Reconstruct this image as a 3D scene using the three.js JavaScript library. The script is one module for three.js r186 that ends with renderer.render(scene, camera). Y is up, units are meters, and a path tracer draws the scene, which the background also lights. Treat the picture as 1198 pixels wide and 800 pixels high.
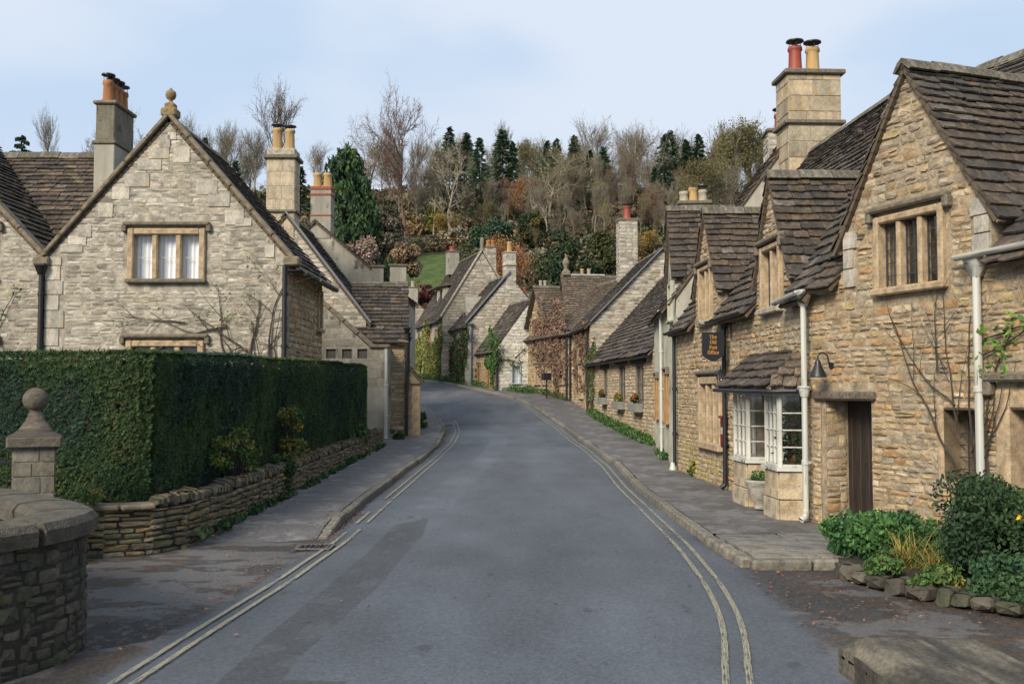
import * as THREE from 'three';
import { mergeGeometries } from 'three/addons/utils/BufferGeometryUtils.js';

// ------------------------------------------------------------------ camera, sky, sun, exposure
const scene = new THREE.Scene();
const FOCAL = 1165, PITCH = Math.atan(55 / FOCAL), EYE = 2.1;          // focal length in units of a 1198 x 800 frame
const camera = new THREE.PerspectiveCamera(2 * Math.atan(400 / FOCAL) * 180 / Math.PI, 1198 / 800, 0.1, 2500);
camera.position.set(0, EYE, 0);
camera.rotation.set(PITCH, 0, 0); camera.focus = 20; camera.userData.fStop = 6;
const renderer = new THREE.WebGLRenderer({ antialias: true });
renderer.toneMapping = THREE.LinearToneMapping;
renderer.toneMappingExposure = 3.8;
renderer.shadowMap.enabled = true;
const sun = new THREE.DirectionalLight(0xfff3e2, 1.5);
sun.position.set(-45, 55, 45); sun.target.position.set(0, 0, -25);
sun.shadow.radius = 44; sun.castShadow = true;
Object.assign(sun.shadow.camera, { left: -90, right: 90, top: 90, bottom: -90, near: 1, far: 300 });
sun.shadow.mapSize.set(2048, 2048);
sun.name = 'sun'; scene.add(sun, sun.target);

// ------------------------------------------------------------------ numbers
function rng(seed) { let a = seed >>> 0; return () => { a = (a + 0x6d2b79f5) | 0; let t = Math.imul(a ^ (a >>> 15), 1 | a); t = (t + Math.imul(t ^ (t >>> 7), 61 | t)) ^ t; return ((t ^ (t >>> 14)) >>> 0) / 4294967296; }; }
const R0 = rng(7), rr = (a, b, r = R0) => a + (b - a) * r(), pick = (a, r = R0) => a[Math.floor(r() * a.length) % a.length];
const clamp = (x, a = 0, b = 1) => Math.min(b, Math.max(a, x)), lerp = (a, b, t) => a + (b - a) * t, sst = (a, b, x) => { const t = clamp((x - a) / (b - a)); return t * t * (3 - 2 * t); };
const NT = new Float32Array(65536); { const r = rng(99); for (let i = 0; i < 65536; i++) NT[i] = r(); }
function vn(x, y, per = 256) {                                        // value noise that repeats every `per` cells
  const xi = Math.floor(x), yi = Math.floor(y), fx = x - xi, fy = y - yi, sx = fx * fx * (3 - 2 * fx), sy = fy * fy * (3 - 2 * fy);
  let x0 = xi % per, y0 = yi % per; if (x0 < 0) x0 += per; if (y0 < 0) y0 += per;
  const x1 = x0 + 1 === per ? 0 : x0 + 1, r0 = (y0 & 255) << 8, r1 = ((y0 + 1 === per ? 0 : y0 + 1) & 255) << 8, a = NT[(x0 & 255) + r0], b = NT[(x1 & 255) + r0], c = NT[(x0 & 255) + r1], d = NT[(x1 & 255) + r1];
  return (a + (b - a) * sx) * (1 - sy) + (c + (d - c) * sx) * sy;
}
function fbmT(x, y, o, per) { let s = 0, a = 0.5, n = 0; for (let i = 0; i < o; i++) { s += a * vn(x + i * 17, y + i * 31, per); n += a; a *= 0.5; x *= 2; y *= 2; per *= 2; if (per > 256) per = 256; } return s / n; }
const FT = new Float32Array(1024 * 1024); for (let j = 0; j < 1024; j++) for (let i = 0; i < 1024; i++) FT[j * 1024 + i] = fbmT(i / 32, j / 32, 5, 32);
function fbm(x, y, o = 4, per = 0) {                                  // layered noise; without a period it is read from a table
  if (per) return fbmT(x, y, o, per);
  x *= 32; y *= 32; const xi = Math.floor(x), yi = Math.floor(y), fx = x - xi, fy = y - yi, x0 = xi & 1023, x1 = (xi + 1) & 1023, y0 = (yi & 1023) << 10, y1 = ((yi + 1) & 1023) << 10;
  const a = FT[x0 + y0], b = FT[x1 + y0], c = FT[x0 + y1], d = FT[x1 + y1]; return (a + (b - a) * fx) * (1 - fy) + (c + (d - c) * fx) * fy;
}
const V3 = (x, y, z) => new THREE.Vector3(x, y, z), P = (x, y, d) => V3(x, y, -d);
function at(px, py, d) {                                              // the point seen at a spot of the photograph, at a given distance
  const x = (px - 599) / FOCAL, y = (400 - py) / FOCAL, c = Math.cos(PITCH), s = Math.sin(PITCH), k = d / (c - y * s);
  return { x: x * k, y: EYE + (y * c + s) * k, d };
}
// street level: flat by the bridge, then climbing to the bend
const GP = [[-60, 0], [22, 0], [29, 0.05], [36, 0.22], [44, 0.6], [50, 0.98], [60, 1.75], [70, 2.5], [80, 3.1], [100, 4]];
function g(d) {
  if (d <= GP[0][0]) return 0;
  for (let i = 0; i + 1 < GP.length; i++) if (d <= GP[i + 1][0]) return lerp(GP[i][1], GP[i + 1][1], (d - GP[i][0]) / (GP[i + 1][0] - GP[i][0]));
  return 4;
}
const HP = [[84, 0], [92, 3], [100, 7.2], [110, 12], [130, 19.5], [150, 25], [180, 30], [240, 34], [320, 30], [900, -10]];
function hill(d) { if (d <= 84) return 0; for (let i = 0; i + 1 < HP.length; i++) if (d <= HP[i + 1][0]) { const t = (d - HP[i][0]) / (HP[i + 1][0] - HP[i][0]); return lerp(HP[i][1], HP[i + 1][1], t); } return -10; }
const land = (x, d) => g(d) + hill(d) + (d > 84 ? (fbm(x * 0.03 + 9, d * 0.03, 3) - 0.5) * 3 * clamp((d - 84) / 25) : 0);
const poly = (pts) => (t) => { if (t <= pts[0][0]) return pts[0][1]; for (let i = 0; i + 1 < pts.length; i++) if (t <= pts[i + 1][0]) return lerp(pts[i][1], pts[i + 1][1], (t - pts[i][0]) / (pts[i + 1][0] - pts[i][0])); return pts[pts.length - 1][1]; };

// ------------------------------------------------------------------ sky: thin broken cloud over pale blue
{
  const W = 1024, H = 512, data = new Float32Array(W * H * 4);
  for (let j = 0; j < H; j++) {
    const el = ((j + 0.5) / H - 0.5) * Math.PI, y = Math.sin(el), c = Math.cos(el), yy = Math.max(0.0, y) + 0.16;
    for (let i = 0; i < W; i++) {
      const az = ((i + 0.5) / W - 0.5) * 2 * Math.PI, x = Math.cos(az) * c, z = Math.sin(az) * c;
      const u = x / yy * 1.5 + 40, v = z / yy * 1.5 + 40, n = fbm(u + 0.9 * fbm(u * 0.8 + 5, v * 0.8, 3), v + 0.9 * fbm(u * 0.8, v * 0.8 + 9, 3), 5);
      let k = 0.1 + 0.75 * sst(0.28, 0.72, n); k = lerp(k, 0.8, 1 - sst(0.02, 0.35, Math.abs(y)));
      const o = (j * W + i) * 4;
      data[o] = lerp(0.132, 0.202, k); data[o + 1] = lerp(0.176, 0.22, k); data[o + 2] = lerp(0.233, 0.25, k); data[o + 3] = 1;
    }
  }
  const t = new THREE.DataTexture(data, W, H, THREE.RGBAFormat, THREE.FloatType);
  t.mapping = THREE.EquirectangularReflectionMapping; t.magFilter = THREE.LinearFilter; t.needsUpdate = true;
  scene.background = t; scene.environment = t;
}

// ------------------------------------------------------------------ textures (what surfaces are made of)
function tex(W, H, f, srgb) {
  const d = new Uint8Array(W * H * 4);
  for (let j = 0; j < H; j++) for (let i = 0; i < W; i++) {
    const c = f(i / W, j / H, i, j), o = (j * W + i) * 4;
    if (typeof c === 'number') { d[o] = d[o + 1] = d[o + 2] = clamp(c) * 255; d[o + 3] = 255; } else { d[o] = clamp(c[0]) * 255; d[o + 1] = clamp(c[1]) * 255; d[o + 2] = clamp(c[2]) * 255; d[o + 3] = c.length > 3 ? clamp(c[3]) * 255 : 255; }
  }
  const t = new THREE.DataTexture(d, W, H); t.wrapS = t.wrapT = THREE.RepeatWrapping; t.magFilter = THREE.LinearFilter; t.minFilter = THREE.LinearMipmapLinearFilter; t.generateMipmaps = true;
  if (srgb) t.colorSpace = THREE.SRGBColorSpace; t.needsUpdate = true; return t;
}
const T = {};
T.grit = tex(512, 512, (u, v) => 0.55 * fbm(u * 16, v * 16, 5, 16) + 0.45 * fbm(u * 64, v * 64, 3, 64));
T.stone = tex(512, 512, (u, v) => {
  const a = fbm(u * 8, v * 8, 5, 8), b = fbm(u * 48 + 3, v * 48, 3, 48), l = sst(0.63, 0.72, fbm(u * 22 + 7, v * 22, 4, 22)), o = sst(0.66, 0.76, fbm(u * 12 + 60, v * 12 + 9, 4, 12)), k = 0.62 + 0.42 * a + 0.22 * (b - 0.5);
  return [lerp(lerp(k, 0.92, l * 0.5), 0.85, o * 0.4), lerp(lerp(k * 0.99, 0.92, l * 0.5), 0.68, o * 0.4), lerp(lerp(k * 0.97, 0.89, l * 0.5), 0.36, o * 0.4)];
}, true);
T.tile = tex(512, 512, (u, v) => {
  const a = fbm(u * 8, v * 8, 5, 8), b = fbm(u * 40 + 3, v * 40, 3, 40), l = sst(0.60, 0.66, fbm(u * 14 + 7, v * 14, 4, 14)), m = sst(0.60, 0.72, fbm(u * 6 + 70, v * 6 + 9, 4, 6)), k = 0.5 + 0.5 * a + 0.25 * (b - 0.5);
  return [lerp(k, 1, l * 0.8), lerp(k, 0.98, l * 0.8) * (1 - 0.02 * m), lerp(k, 0.93, l * 0.8) * (1 - 0.22 * m)];
}, true);
T.mortar = tex(512, 512, (u, v) => { const a = fbm(u * 10, v * 10, 5, 10), b = fbm(u * 80, v * 80, 2, 80), k = 0.55 + 0.5 * a + 0.25 * (b - 0.5); return [k, k * 0.985, k * 0.95]; }, true);
T.render = tex(512, 512, (u, v) => { const a = fbm(u * 5, v * 5, 5, 5), s = fbm(u * 26, v * 3, 4, 3), k = 0.68 + 0.25 * a + 0.08 * (s - 0.5) - 0.3 * sst(0.62, 0.8, fbm(u * 9 + 30, v * 7, 5, 9)); return [k, k, k * 0.97]; }, true);
T.wood = tex(256, 512, (u, v) => { const w = fbm(u * 26 + 2 * fbm(u * 4, v * 3, 2, 4), v * 3, 4, 26), k = 0.5 + 0.6 * w; return [k, k * 0.96, k * 0.9]; }, true);
T.bark = tex(256, 256, (u, v) => { const w = fbm(u * 22, v * 6, 4, 6), k = 0.5 + 0.6 * w; return [k, k * 0.98, k * 0.93]; }, true);
T.leaf = tex(256, 256, (u, v) => { const k = 0.6 + 0.55 * fbm(u * 12, v * 12, 4, 12); return [k, k, k * 0.9]; }, true);
T.asph = tex(1024, 1024, (u, v) => { const a = fbm(u * 6, v * 6, 5, 6), b = fbm(u * 128, v * 128, 2, 128), k = 0.62 + 0.26 * (a - 0.5) + 0.34 * (b - 0.5); return [k, k * 1.0, k * 1.01]; }, true);
T.grass = tex(512, 512, (u, v) => { const a = fbm(u * 8, v * 8, 5, 8), b = fbm(u * 60, v * 60, 3, 60), k = 0.5 + 0.4 * a + 0.3 * (b - 0.5), d = sst(0.55, 0.7, fbm(u * 5 + 40, v * 5, 4, 5)); return [lerp(k, k * 1.1, d), k, lerp(k * 0.8, k * 0.72, d)]; }, true);
const rep = (t, x, y = x) => { const c = t.clone(); c.repeat.set(x, y); c.needsUpdate = true; return c; };

// ------------------------------------------------------------------ materials
const mats = new Map();
function mat(key, make) { if (!mats.has(key)) { const m = make(); m.name = key; mats.set(key, m); } return mats.get(key); }
const lin = (c) => new THREE.Color().setRGB(c[0], c[1], c[2]);
const std = (key, c, o = {}) => mat(key, () => new THREE.MeshStandardMaterial({ color: lin(c), roughness: 0.9, side: THREE.DoubleSide, ...o }));
const M = {
  black: std('black_iron', [0.012, 0.012, 0.014], { roughness: 0.45 }),
  white: std('white_paint', [0.72, 0.72, 0.69], { roughness: 0.42, map: rep(T.render, 0.7) }),
  lead: std('lead_flashing', [0.20, 0.21, 0.235], { roughness: 0.55, map: rep(T.render, 0.8) }),
  glass: mat('window_glass', () => new THREE.MeshPhysicalMaterial({ color: 0xffffff, transmission: 1, thickness: 0, roughness: 0.03, ior: 1.5, side: THREE.DoubleSide })),
  lattice: std('window_lead', [0.035, 0.037, 0.04], { roughness: 0.5 }),
  curtain: std('net_curtain', [0.74, 0.75, 0.76], { roughness: 1 }),
  cream: std('cream_interior', [0.55, 0.50, 0.42], {}),
  oak: std('weathered_oak', [0.17, 0.145, 0.12], { map: T.wood, bumpMap: T.wood, bumpScale: 0.004 }),
  darkoak: std('dark_door_oak', [0.03, 0.021, 0.016], { map: T.wood, bumpMap: T.wood, bumpScale: 0.003, roughness: 0.65 }),
  paleoak: std('pale_oak_frame', [0.40, 0.25, 0.12], { map: T.wood }),
  roofbase: std('roof_underside', [0.15, 0.115, 0.078], { map: T.mortar }),
  mHoney: std('lime_mortar_honey', [0.43, 0.355, 0.25], { map: rep(T.mortar, 0.7), bumpMap: rep(T.grit, 1.5), bumpScale: 0.012 }),
  mGrey: std('lime_mortar_grey', [0.46, 0.43, 0.365], { map: rep(T.mortar, 0.7), bumpMap: rep(T.grit, 1.5), bumpScale: 0.012 }),
  mDark: std('earthy_joint', [0.035, 0.03, 0.024], { map: rep(T.mortar, 0.7) }),
  mWhite: std('limewash', [0.74, 0.72, 0.66], { map: rep(T.mortar, 0.5), bumpMap: rep(T.grit, 1.2), bumpScale: 0.02 }),
  greenwash: std('pale_green_limewash', [0.64, 0.63, 0.52], { map: rep(T.render, 0.35), bumpMap: rep(T.grit, 1.5), bumpScale: 0.012 }),
  cement: std('grey_cement_render', [0.40, 0.375, 0.33], { map: rep(T.render, 0.4), bumpMap: rep(T.grit, 1.5), bumpScale: 0.008 }),
  palecement: std('pale_render', [0.52, 0.485, 0.42], { map: rep(T.render, 0.4), bumpMap: rep(T.grit, 1.5), bumpScale: 0.008 }),
  dressed: std('dressed_golden_stone', [0.50, 0.385, 0.25], { map: rep(T.stone, 1.4), bumpMap: rep(T.grit, 2), bumpScale: 0.004 }),
  dressedPale: std('dressed_pale_stone', [0.47, 0.43, 0.35], { map: rep(T.stone, 1.2), bumpMap: rep(T.grit, 2), bumpScale: 0.005 }),
  drip: std('lichened_moulding', [0.20, 0.175, 0.13], { map: rep(T.stone, 2), bumpMap: rep(T.grit, 2), bumpScale: 0.01 }),
  coping: std('lichened_coping', [0.25, 0.21, 0.15], { map: rep(T.stone, 1.6), bumpMap: rep(T.grit, 2), bumpScale: 0.01 }),
  potA: std('terracotta_pot', [0.46, 0.20, 0.085], { map: rep(T.render, 1) }),
  potR: std('red_clay_pot', [0.36, 0.065, 0.035], { map: rep(T.render, 1), roughness: 0.6 }),
  potY: std('buff_clay_pot', [0.58, 0.38, 0.17], { map: rep(T.render, 1) }),
  brick: std('red_brick', [0.36, 0.11, 0.065], { map: rep(T.stone, 2) }),
  red: std('red_paint', [0.17, 0.012, 0.014], { roughness: 0.4 }),
  gold: std('gold_lettering', [0.55, 0.33, 0.07], { roughness: 0.4, metalness: 0.2 }),
  soil: std('dark_soil', [0.035, 0.026, 0.018], { map: rep(T.mortar, 1) }),
};
const toneMats = new Map();
function toneMat(kind, c) {
  const key = kind + '_' + c.map((x) => x.toFixed(3)).join('_');
  return mat(key, () => new THREE.MeshStandardMaterial({ color: lin(c), roughness: 0.92, flatShading: true, side: THREE.DoubleSide, map: kind === 'slate' ? T.tile : T.stone, bumpMap: T.grit, bumpScale: kind === 'slate' ? 0.004 : 0.008 }));
}
const massMat = (kind) => mat(kind + '_mass', () => new THREE.MeshStandardMaterial({ color: 0xffffff, vertexColors: true, roughness: 0.92, flatShading: true, side: THREE.DoubleSide, map: kind === 'slate' ? T.tile : T.stone, bumpMap: T.grit, bumpScale: kind === 'slate' ? 0.004 : 0.008 }));
const PAL = {
  honey: [[0.49, 0.365, 0.215], [0.56, 0.44, 0.285], [0.50, 0.315, 0.155], [0.40, 0.335, 0.245], [0.36, 0.26, 0.145], [0.61, 0.50, 0.355], [0.50, 0.39, 0.21], [0.44, 0.325, 0.195], [0.53, 0.405, 0.25], [0.47, 0.40, 0.30], [0.25, 0.215, 0.165], [0.50, 0.43, 0.16]],
  cream: [[0.56, 0.45, 0.30], [0.63, 0.53, 0.38], [0.50, 0.385, 0.245], [0.66, 0.57, 0.43], [0.58, 0.46, 0.29], [0.45, 0.37, 0.26]],
  grey: [[0.49, 0.455, 0.385], [0.38, 0.35, 0.295], [0.56, 0.525, 0.455], [0.28, 0.258, 0.22], [0.50, 0.44, 0.34], [0.60, 0.57, 0.505], [0.43, 0.40, 0.33], [0.52, 0.49, 0.425]],
  dry: [[0.17, 0.145, 0.10], [0.22, 0.19, 0.13], [0.125, 0.11, 0.08], [0.27, 0.235, 0.165], [0.19, 0.18, 0.10], [0.14, 0.14, 0.08], [0.23, 0.18, 0.09], [0.26, 0.20, 0.10]],
  pale: [[0.56, 0.52, 0.44], [0.48, 0.445, 0.37], [0.63, 0.59, 0.51], [0.42, 0.375, 0.30], [0.53, 0.475, 0.38]],
  bridge: [[0.075, 0.068, 0.053], [0.10, 0.092, 0.068], [0.06, 0.056, 0.044], [0.13, 0.12, 0.092], [0.085, 0.085, 0.05], [0.07, 0.072, 0.045]],
  ashlar: [[0.50, 0.405, 0.265], [0.44, 0.37, 0.26], [0.55, 0.45, 0.31], [0.37, 0.325, 0.24], [0.48, 0.42, 0.31]],
  quoin: [[0.54, 0.505, 0.435], [0.49, 0.46, 0.405], [0.60, 0.56, 0.48], [0.45, 0.425, 0.375]],
  flag: [[0.20, 0.195, 0.185], [0.25, 0.235, 0.205], [0.17, 0.168, 0.165], [0.22, 0.205, 0.18], [0.185, 0.185, 0.185]],
  slate: [[0.088, 0.07, 0.056], [0.066, 0.055, 0.046], [0.112, 0.085, 0.064], [0.08, 0.071, 0.063], [0.135, 0.102, 0.076], [0.055, 0.047, 0.041], [0.098, 0.083, 0.07], [0.17, 0.148, 0.125]],
  slateR: [[0.165, 0.125, 0.092], [0.14, 0.108, 0.082], [0.19, 0.145, 0.105], [0.12, 0.098, 0.078], [0.205, 0.165, 0.125]],
};

// ------------------------------------------------------------------ objects
const taken = new Map();
function numbered(n) { const k = taken.get(n) || 0; taken.set(n, k + 1); return k ? n + '_' + String(k).padStart(3, '0') : n; }
function thing(name, label, category, pos = [0, 0, 0], turn = 0, group) {
  const o = new THREE.Group(); o.name = numbered(name); o.position.set(...pos); o.rotation.y = turn; o.userData = { label, category }; if (group) o.userData.group = group; scene.add(o); return o;
}
function part(parent, name, geo, m, o = {}) {
  const b = new THREE.Mesh(geo, m); b.name = name; b.castShadow = b.receiveShadow = true;
  if (o.pos) b.position.set(...o.pos); if (o.rot) b.rotation.set(...o.rot); if (o.stuff) b.userData.kind = 'stuff'; if (o.label) b.userData.label = o.label;
  parent.add(b); return b;
}
function setting(name, geo, m, kind = 'structure', label, category) { const b = part(scene, numbered(name), geo, m); b.userData.kind = kind; if (label) { b.userData.label = label; b.userData.category = category; } return b; }
const box = (w, h, d, x = 0, y = 0, z = 0) => new THREE.BoxGeometry(w, h, d).translate(x, y, z);
function cbox(w, h, d, x = 0, y = 0, z = 0, b = 0.012) {                // a box with chamfered edges
  b = Math.min(b, w * 0.3, h * 0.3, d * 0.3);
  const X = w / 2, Y = h / 2, Z = d / 2, p = [], f = [];
  const q = (a, b2, c, e) => f.push(a, b2, c, a, c, e), key = new Map();
  const vtx = (sx, sy, sz, ax) => { const k = sx + ',' + sy + ',' + sz + ',' + ax; if (!key.has(k)) { key.set(k, p.length / 3); p.push(sx * (ax === 0 ? X : X - b), sy * (ax === 1 ? Y : Y - b), sz * (ax === 2 ? Z : Z - b)); } return key.get(k); };
  for (const s of [-1, 1]) { for (const [ax, i, j] of [[0, 1, 2], [1, 2, 0], [2, 0, 1]]) { const v = (a, c) => { const q2 = [0, 0, 0]; q2[ax] = s; q2[i] = a; q2[j] = c; return vtx(q2[0], q2[1], q2[2], ax); }; const L = [v(-1, -1), v(1, -1), v(1, 1), v(-1, 1)]; if (s > 0) q(...L); else q(...L.reverse()); } }
  for (const [ax, i, j] of [[0, 1, 2], [1, 2, 0], [2, 0, 1]]) for (const a of [-1, 1]) for (const c of [-1, 1]) {   // edges along ax
    const v = (t, n) => { const q2 = [0, 0, 0]; q2[ax] = t; q2[i] = a; q2[j] = c; return vtx(q2[0], q2[1], q2[2], n); }; const L = [v(-1, i), v(1, i), v(1, j), v(-1, j)]; if (a * c > 0) q(...L.reverse()); else q(...L);
  }
  for (const a of [-1, 1]) for (const c of [-1, 1]) for (const e of [-1, 1]) { const L = [vtx(a, c, e, 0), vtx(a, c, e, 1), vtx(a, c, e, 2)]; if (a * c * e < 0) L.reverse(); f.push(...L); }
  const G = new THREE.BufferGeometry(); G.setAttribute('position', new THREE.Float32BufferAttribute(p, 3)); G.setIndex(f);
  const n = G.toNonIndexed(); n.computeVertexNormals(); boxUV(n); n.translate(x, y, z); return n;
}
function boxUV(n) {                                                    // texture coordinates in metres, by the way each face points
  const p = n.attributes.position, m = n.attributes.normal, uv = new Float32Array(p.count * 2);
  for (let i = 0; i < p.count; i++) { const ax = Math.abs(m.getX(i)), ay = Math.abs(m.getY(i)), az = Math.abs(m.getZ(i)); let u, v; if (ax > ay && ax > az) { u = p.getZ(i); v = p.getY(i); } else if (ay > az) { u = p.getX(i); v = p.getZ(i); } else { u = p.getX(i); v = p.getY(i); } uv[i * 2] = u; uv[i * 2 + 1] = v; }
  n.setAttribute('uv', new THREE.BufferAttribute(uv, 2)); return n;
}
const flat = (gs) => mergeGeometries(gs.map((q) => { const n = q.index ? q.toNonIndexed() : q; if (!n.attributes.uv) boxUV(n); for (const k of Object.keys(n.attributes)) if (!['position', 'normal', 'uv'].includes(k)) n.deleteAttribute(k); return n; }));
function prism(pts, y0, y1, holes) {                                   // plan outline [[x, z]] (seen from above) stood up from y0 to y1
  const s = new THREE.Shape(pts.map(([x, z]) => new THREE.Vector2(x, -z)));
  const e = new THREE.ExtrudeGeometry(s, { depth: y1 - y0, bevelEnabled: false }); e.rotateX(-Math.PI / 2); e.translate(0, y0, 0); return e;
}
function panelGeo(outline, holes, thick) {
  const s = new THREE.Shape(outline.map(([u, v]) => new THREE.Vector2(u, v)));
  for (const [a, b, c, d] of holes) s.holes.push(new THREE.Path([new THREE.Vector2(a, b), new THREE.Vector2(a, d), new THREE.Vector2(c, d), new THREE.Vector2(c, b)]));
  return new THREE.ExtrudeGeometry(s, { depth: thick, bevelEnabled: false }).translate(0, 0, -thick);
}
function tube(pts, r0, r1 = r0, sides = 6, seg) {
  const c = new THREE.CatmullRomCurve3(pts.map((p) => p.isVector3 ? p : V3(...p))), n = seg || Math.max(2, pts.length * 3), t = new THREE.TubeGeometry(c, n, 1, sides, false), p = t.attributes.position, nn = t.attributes.normal;
  for (let i = 0; i <= n; i++) { const q = c.getPointAt(i / n), r = lerp(r0, r1, i / n); for (let j = 0; j <= sides; j++) { const k = i * (sides + 1) + j; p.setXYZ(k, q.x + nn.getX(k) * r, q.y + nn.getY(k) * r, q.z + nn.getZ(k) * r); } }
  return t;
}
const cyl = (r0, r1, h, x, y, z, n = 14) => new THREE.CylinderGeometry(r0, r1, h, n).translate(x, y, z);
const lathe = (prof, x = 0, y = 0, z = 0, n = 20) => new THREE.LatheGeometry(prof.map(([r, h]) => new THREE.Vector2(r, h)), n).translate(x, y, z);

// unit stones and slates, each a few variants
function unitStone(r, rough) {
  const A = [[-0.5, -0.5 + rr(0.1, 0.3, r)], [-0.5, 0.5 - rr(0.1, 0.3, r)], [-0.5 + rr(0.06, 0.2, r), 0.5], [0.5 - rr(0.06, 0.2, r), 0.5], [0.5, 0.5 - rr(0.1, 0.3, r)], [0.5, -0.5 + rr(0.1, 0.3, r)], [0.5 - rr(0.06, 0.2, r), -0.5], [-0.5 + rr(0.06, 0.2, r), -0.5]];
  if (!rough) A.forEach((a, i) => { a[0] = [-0.5, -0.5, -0.49, 0.49, 0.5, 0.5, 0.49, -0.49][i]; a[1] = [-0.48, 0.48, 0.5, 0.5, 0.48, -0.48, -0.5, -0.5][i]; });
  const p = [], uv = [], ou = r(), ov = r(), B = A.map(([x, y]) => [x * (rough ? rr(0.82, 0.95, r) : 0.975), y * (rough ? rr(0.74, 0.92, r) : 0.955), rough ? rr(0.55, 1, r) : 1]), c = [rr(-0.2, 0.2, r), rr(-0.15, 0.15, r), rough ? rr(0.85, 1.25, r) : 1];
  const put = (a) => { p.push(a[0], a[1], a[2]); uv.push(ou + a[0] * 0.3, ov + a[1] * 0.16 + a[2] * 0.03); };
  for (let i = 0; i < 8; i++) { const j = (i + 1) % 8, a = [...A[i], 0], b = [...A[j], 0], e = B[i], f = B[j]; [a, e, b, b, e, f].forEach(put); [e, c, f].forEach(put); }
  const q = new THREE.BufferGeometry(); q.setAttribute('position', new THREE.Float32BufferAttribute(p, 3)); q.setAttribute('uv', new THREE.Float32BufferAttribute(uv, 2)); q.computeVertexNormals(); return q;
}
function unitSlate(r) {                                                // x across, y from the lower edge (0) up, z thickness
  const n = 4, lo = []; for (let i = 0; i <= n; i++) lo.push([-0.49 + 0.98 * i / n, rr(-0.05, 0.03, r) + (i === 0 || i === n ? rr(0, 0.07, r) : 0)]);
  const top = [[0.49, 1], [-0.49, 1]], ring = [...lo, ...top], p = [], uv = [], ou = r(), ov = r(), put = (x, y, z) => { p.push(x, y, z); uv.push(ou + x * 0.3, ov + y * 0.25 + z * 0.02); };
  const zt = ring.map(() => rr(0.85, 1.1, r)), N = ring.length;
  for (let i = 1; i + 1 < N; i++) { put(ring[0][0], ring[0][1], zt[0]); put(ring[i][0], ring[i][1], zt[i]); put(ring[i + 1][0], ring[i + 1][1], zt[i + 1]); }
  for (let i = 0; i < N; i++) { if (i === N - 2) continue; const j = (i + 1) % N, a = ring[i], b = ring[j]; put(a[0], a[1], 0); put(b[0], b[1], 0); put(b[0], b[1], zt[j]); put(a[0], a[1], 0); put(b[0], b[1], zt[j]); put(a[0], a[1], zt[i]); }
  const q = new THREE.BufferGeometry(); q.setAttribute('position', new THREE.Float32BufferAttribute(p, 3)); q.setAttribute('uv', new THREE.Float32BufferAttribute(uv, 2)); q.computeVertexNormals(); return q;
}
const UR = [], UA = [], US = [], UB = []; { const r = rng(41); for (let i = 0; i < 14; i++) UR.push(unitStone(r, true)); for (const q of UR.slice(0, 8)) { const a = q.clone().translate(0, 0, -0.3), b = a.clone().rotateY(Math.PI); UB.push(mergeGeometries([a, b])); } for (let i = 0; i < 4; i++) UA.push(unitStone(r, false)); for (let i = 0; i < 12; i++) US.push(unitSlate(r)); }
function mass(list, kind) {                                            // many pieces joined, each in its own tone
  let n = 0; for (const s of list) n += s.geo.attributes.position.count;
  const pos = new Float32Array(n * 3), uv = new Float32Array(n * 2), col = new Float32Array(n * 3), r = rng(n + 5); let o = 0;
  for (const s of list) {
    const e = s.m.elements, p = s.geo.attributes.position.array, q = s.geo.attributes.uv.array, ou = r(), ov = r(), c = s.tone;
    for (let i = 0; i < p.length / 3; i++, o++) {
      const x = p[i * 3], y = p[i * 3 + 1], z = p[i * 3 + 2];
      pos[o * 3] = e[0] * x + e[4] * y + e[8] * z + e[12]; pos[o * 3 + 1] = e[1] * x + e[5] * y + e[9] * z + e[13]; pos[o * 3 + 2] = e[2] * x + e[6] * y + e[10] * z + e[14];
      uv[o * 2] = q[i * 2] + ou; uv[o * 2 + 1] = q[i * 2 + 1] + ov; col[o * 3] = c[0]; col[o * 3 + 1] = c[1]; col[o * 3 + 2] = c[2];
    }
  }
  const G = new THREE.BufferGeometry(); G.setAttribute('position', new THREE.BufferAttribute(pos, 3)); G.setAttribute('uv', new THREE.BufferAttribute(uv, 2)); G.setAttribute('color', new THREE.BufferAttribute(col, 3)); return G;
}

// ------------------------------------------------------------------ masonry and roofing laid piece by piece
const basis = (o, u, v, w) => new THREE.Matrix4().makeBasis(u, v, w).setPosition(o);
function cutHoles(ivs, holes, v0, v1, pad = 0.0) {
  for (const [a, b, c, d] of holes) { if (v1 <= b + 0.01 || v0 >= d - 0.01) continue; ivs = ivs.flatMap(([p, q]) => (q <= a - pad || p >= c + pad ? [[p, q]] : [[p, Math.min(q, a - pad)], [Math.max(p, c + pad), q]].filter(([x, y]) => y - x > 0.04))); }
  return ivs;
}
function inside(outline, v) {                                          // the stretches of a level that lie within an outline
  const xs = []; for (let i = 0; i < outline.length; i++) { const [x0, y0] = outline[i], [x1, y1] = outline[(i + 1) % outline.length]; if ((y0 <= v) !== (y1 <= v)) xs.push(x0 + (x1 - x0) * (v - y0) / (y1 - y0)); }
  xs.sort((a, b) => a - b); const r = []; for (let i = 0; i + 1 < xs.length; i += 2) r.push([xs[i], xs[i + 1]]); return r;
}
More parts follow.
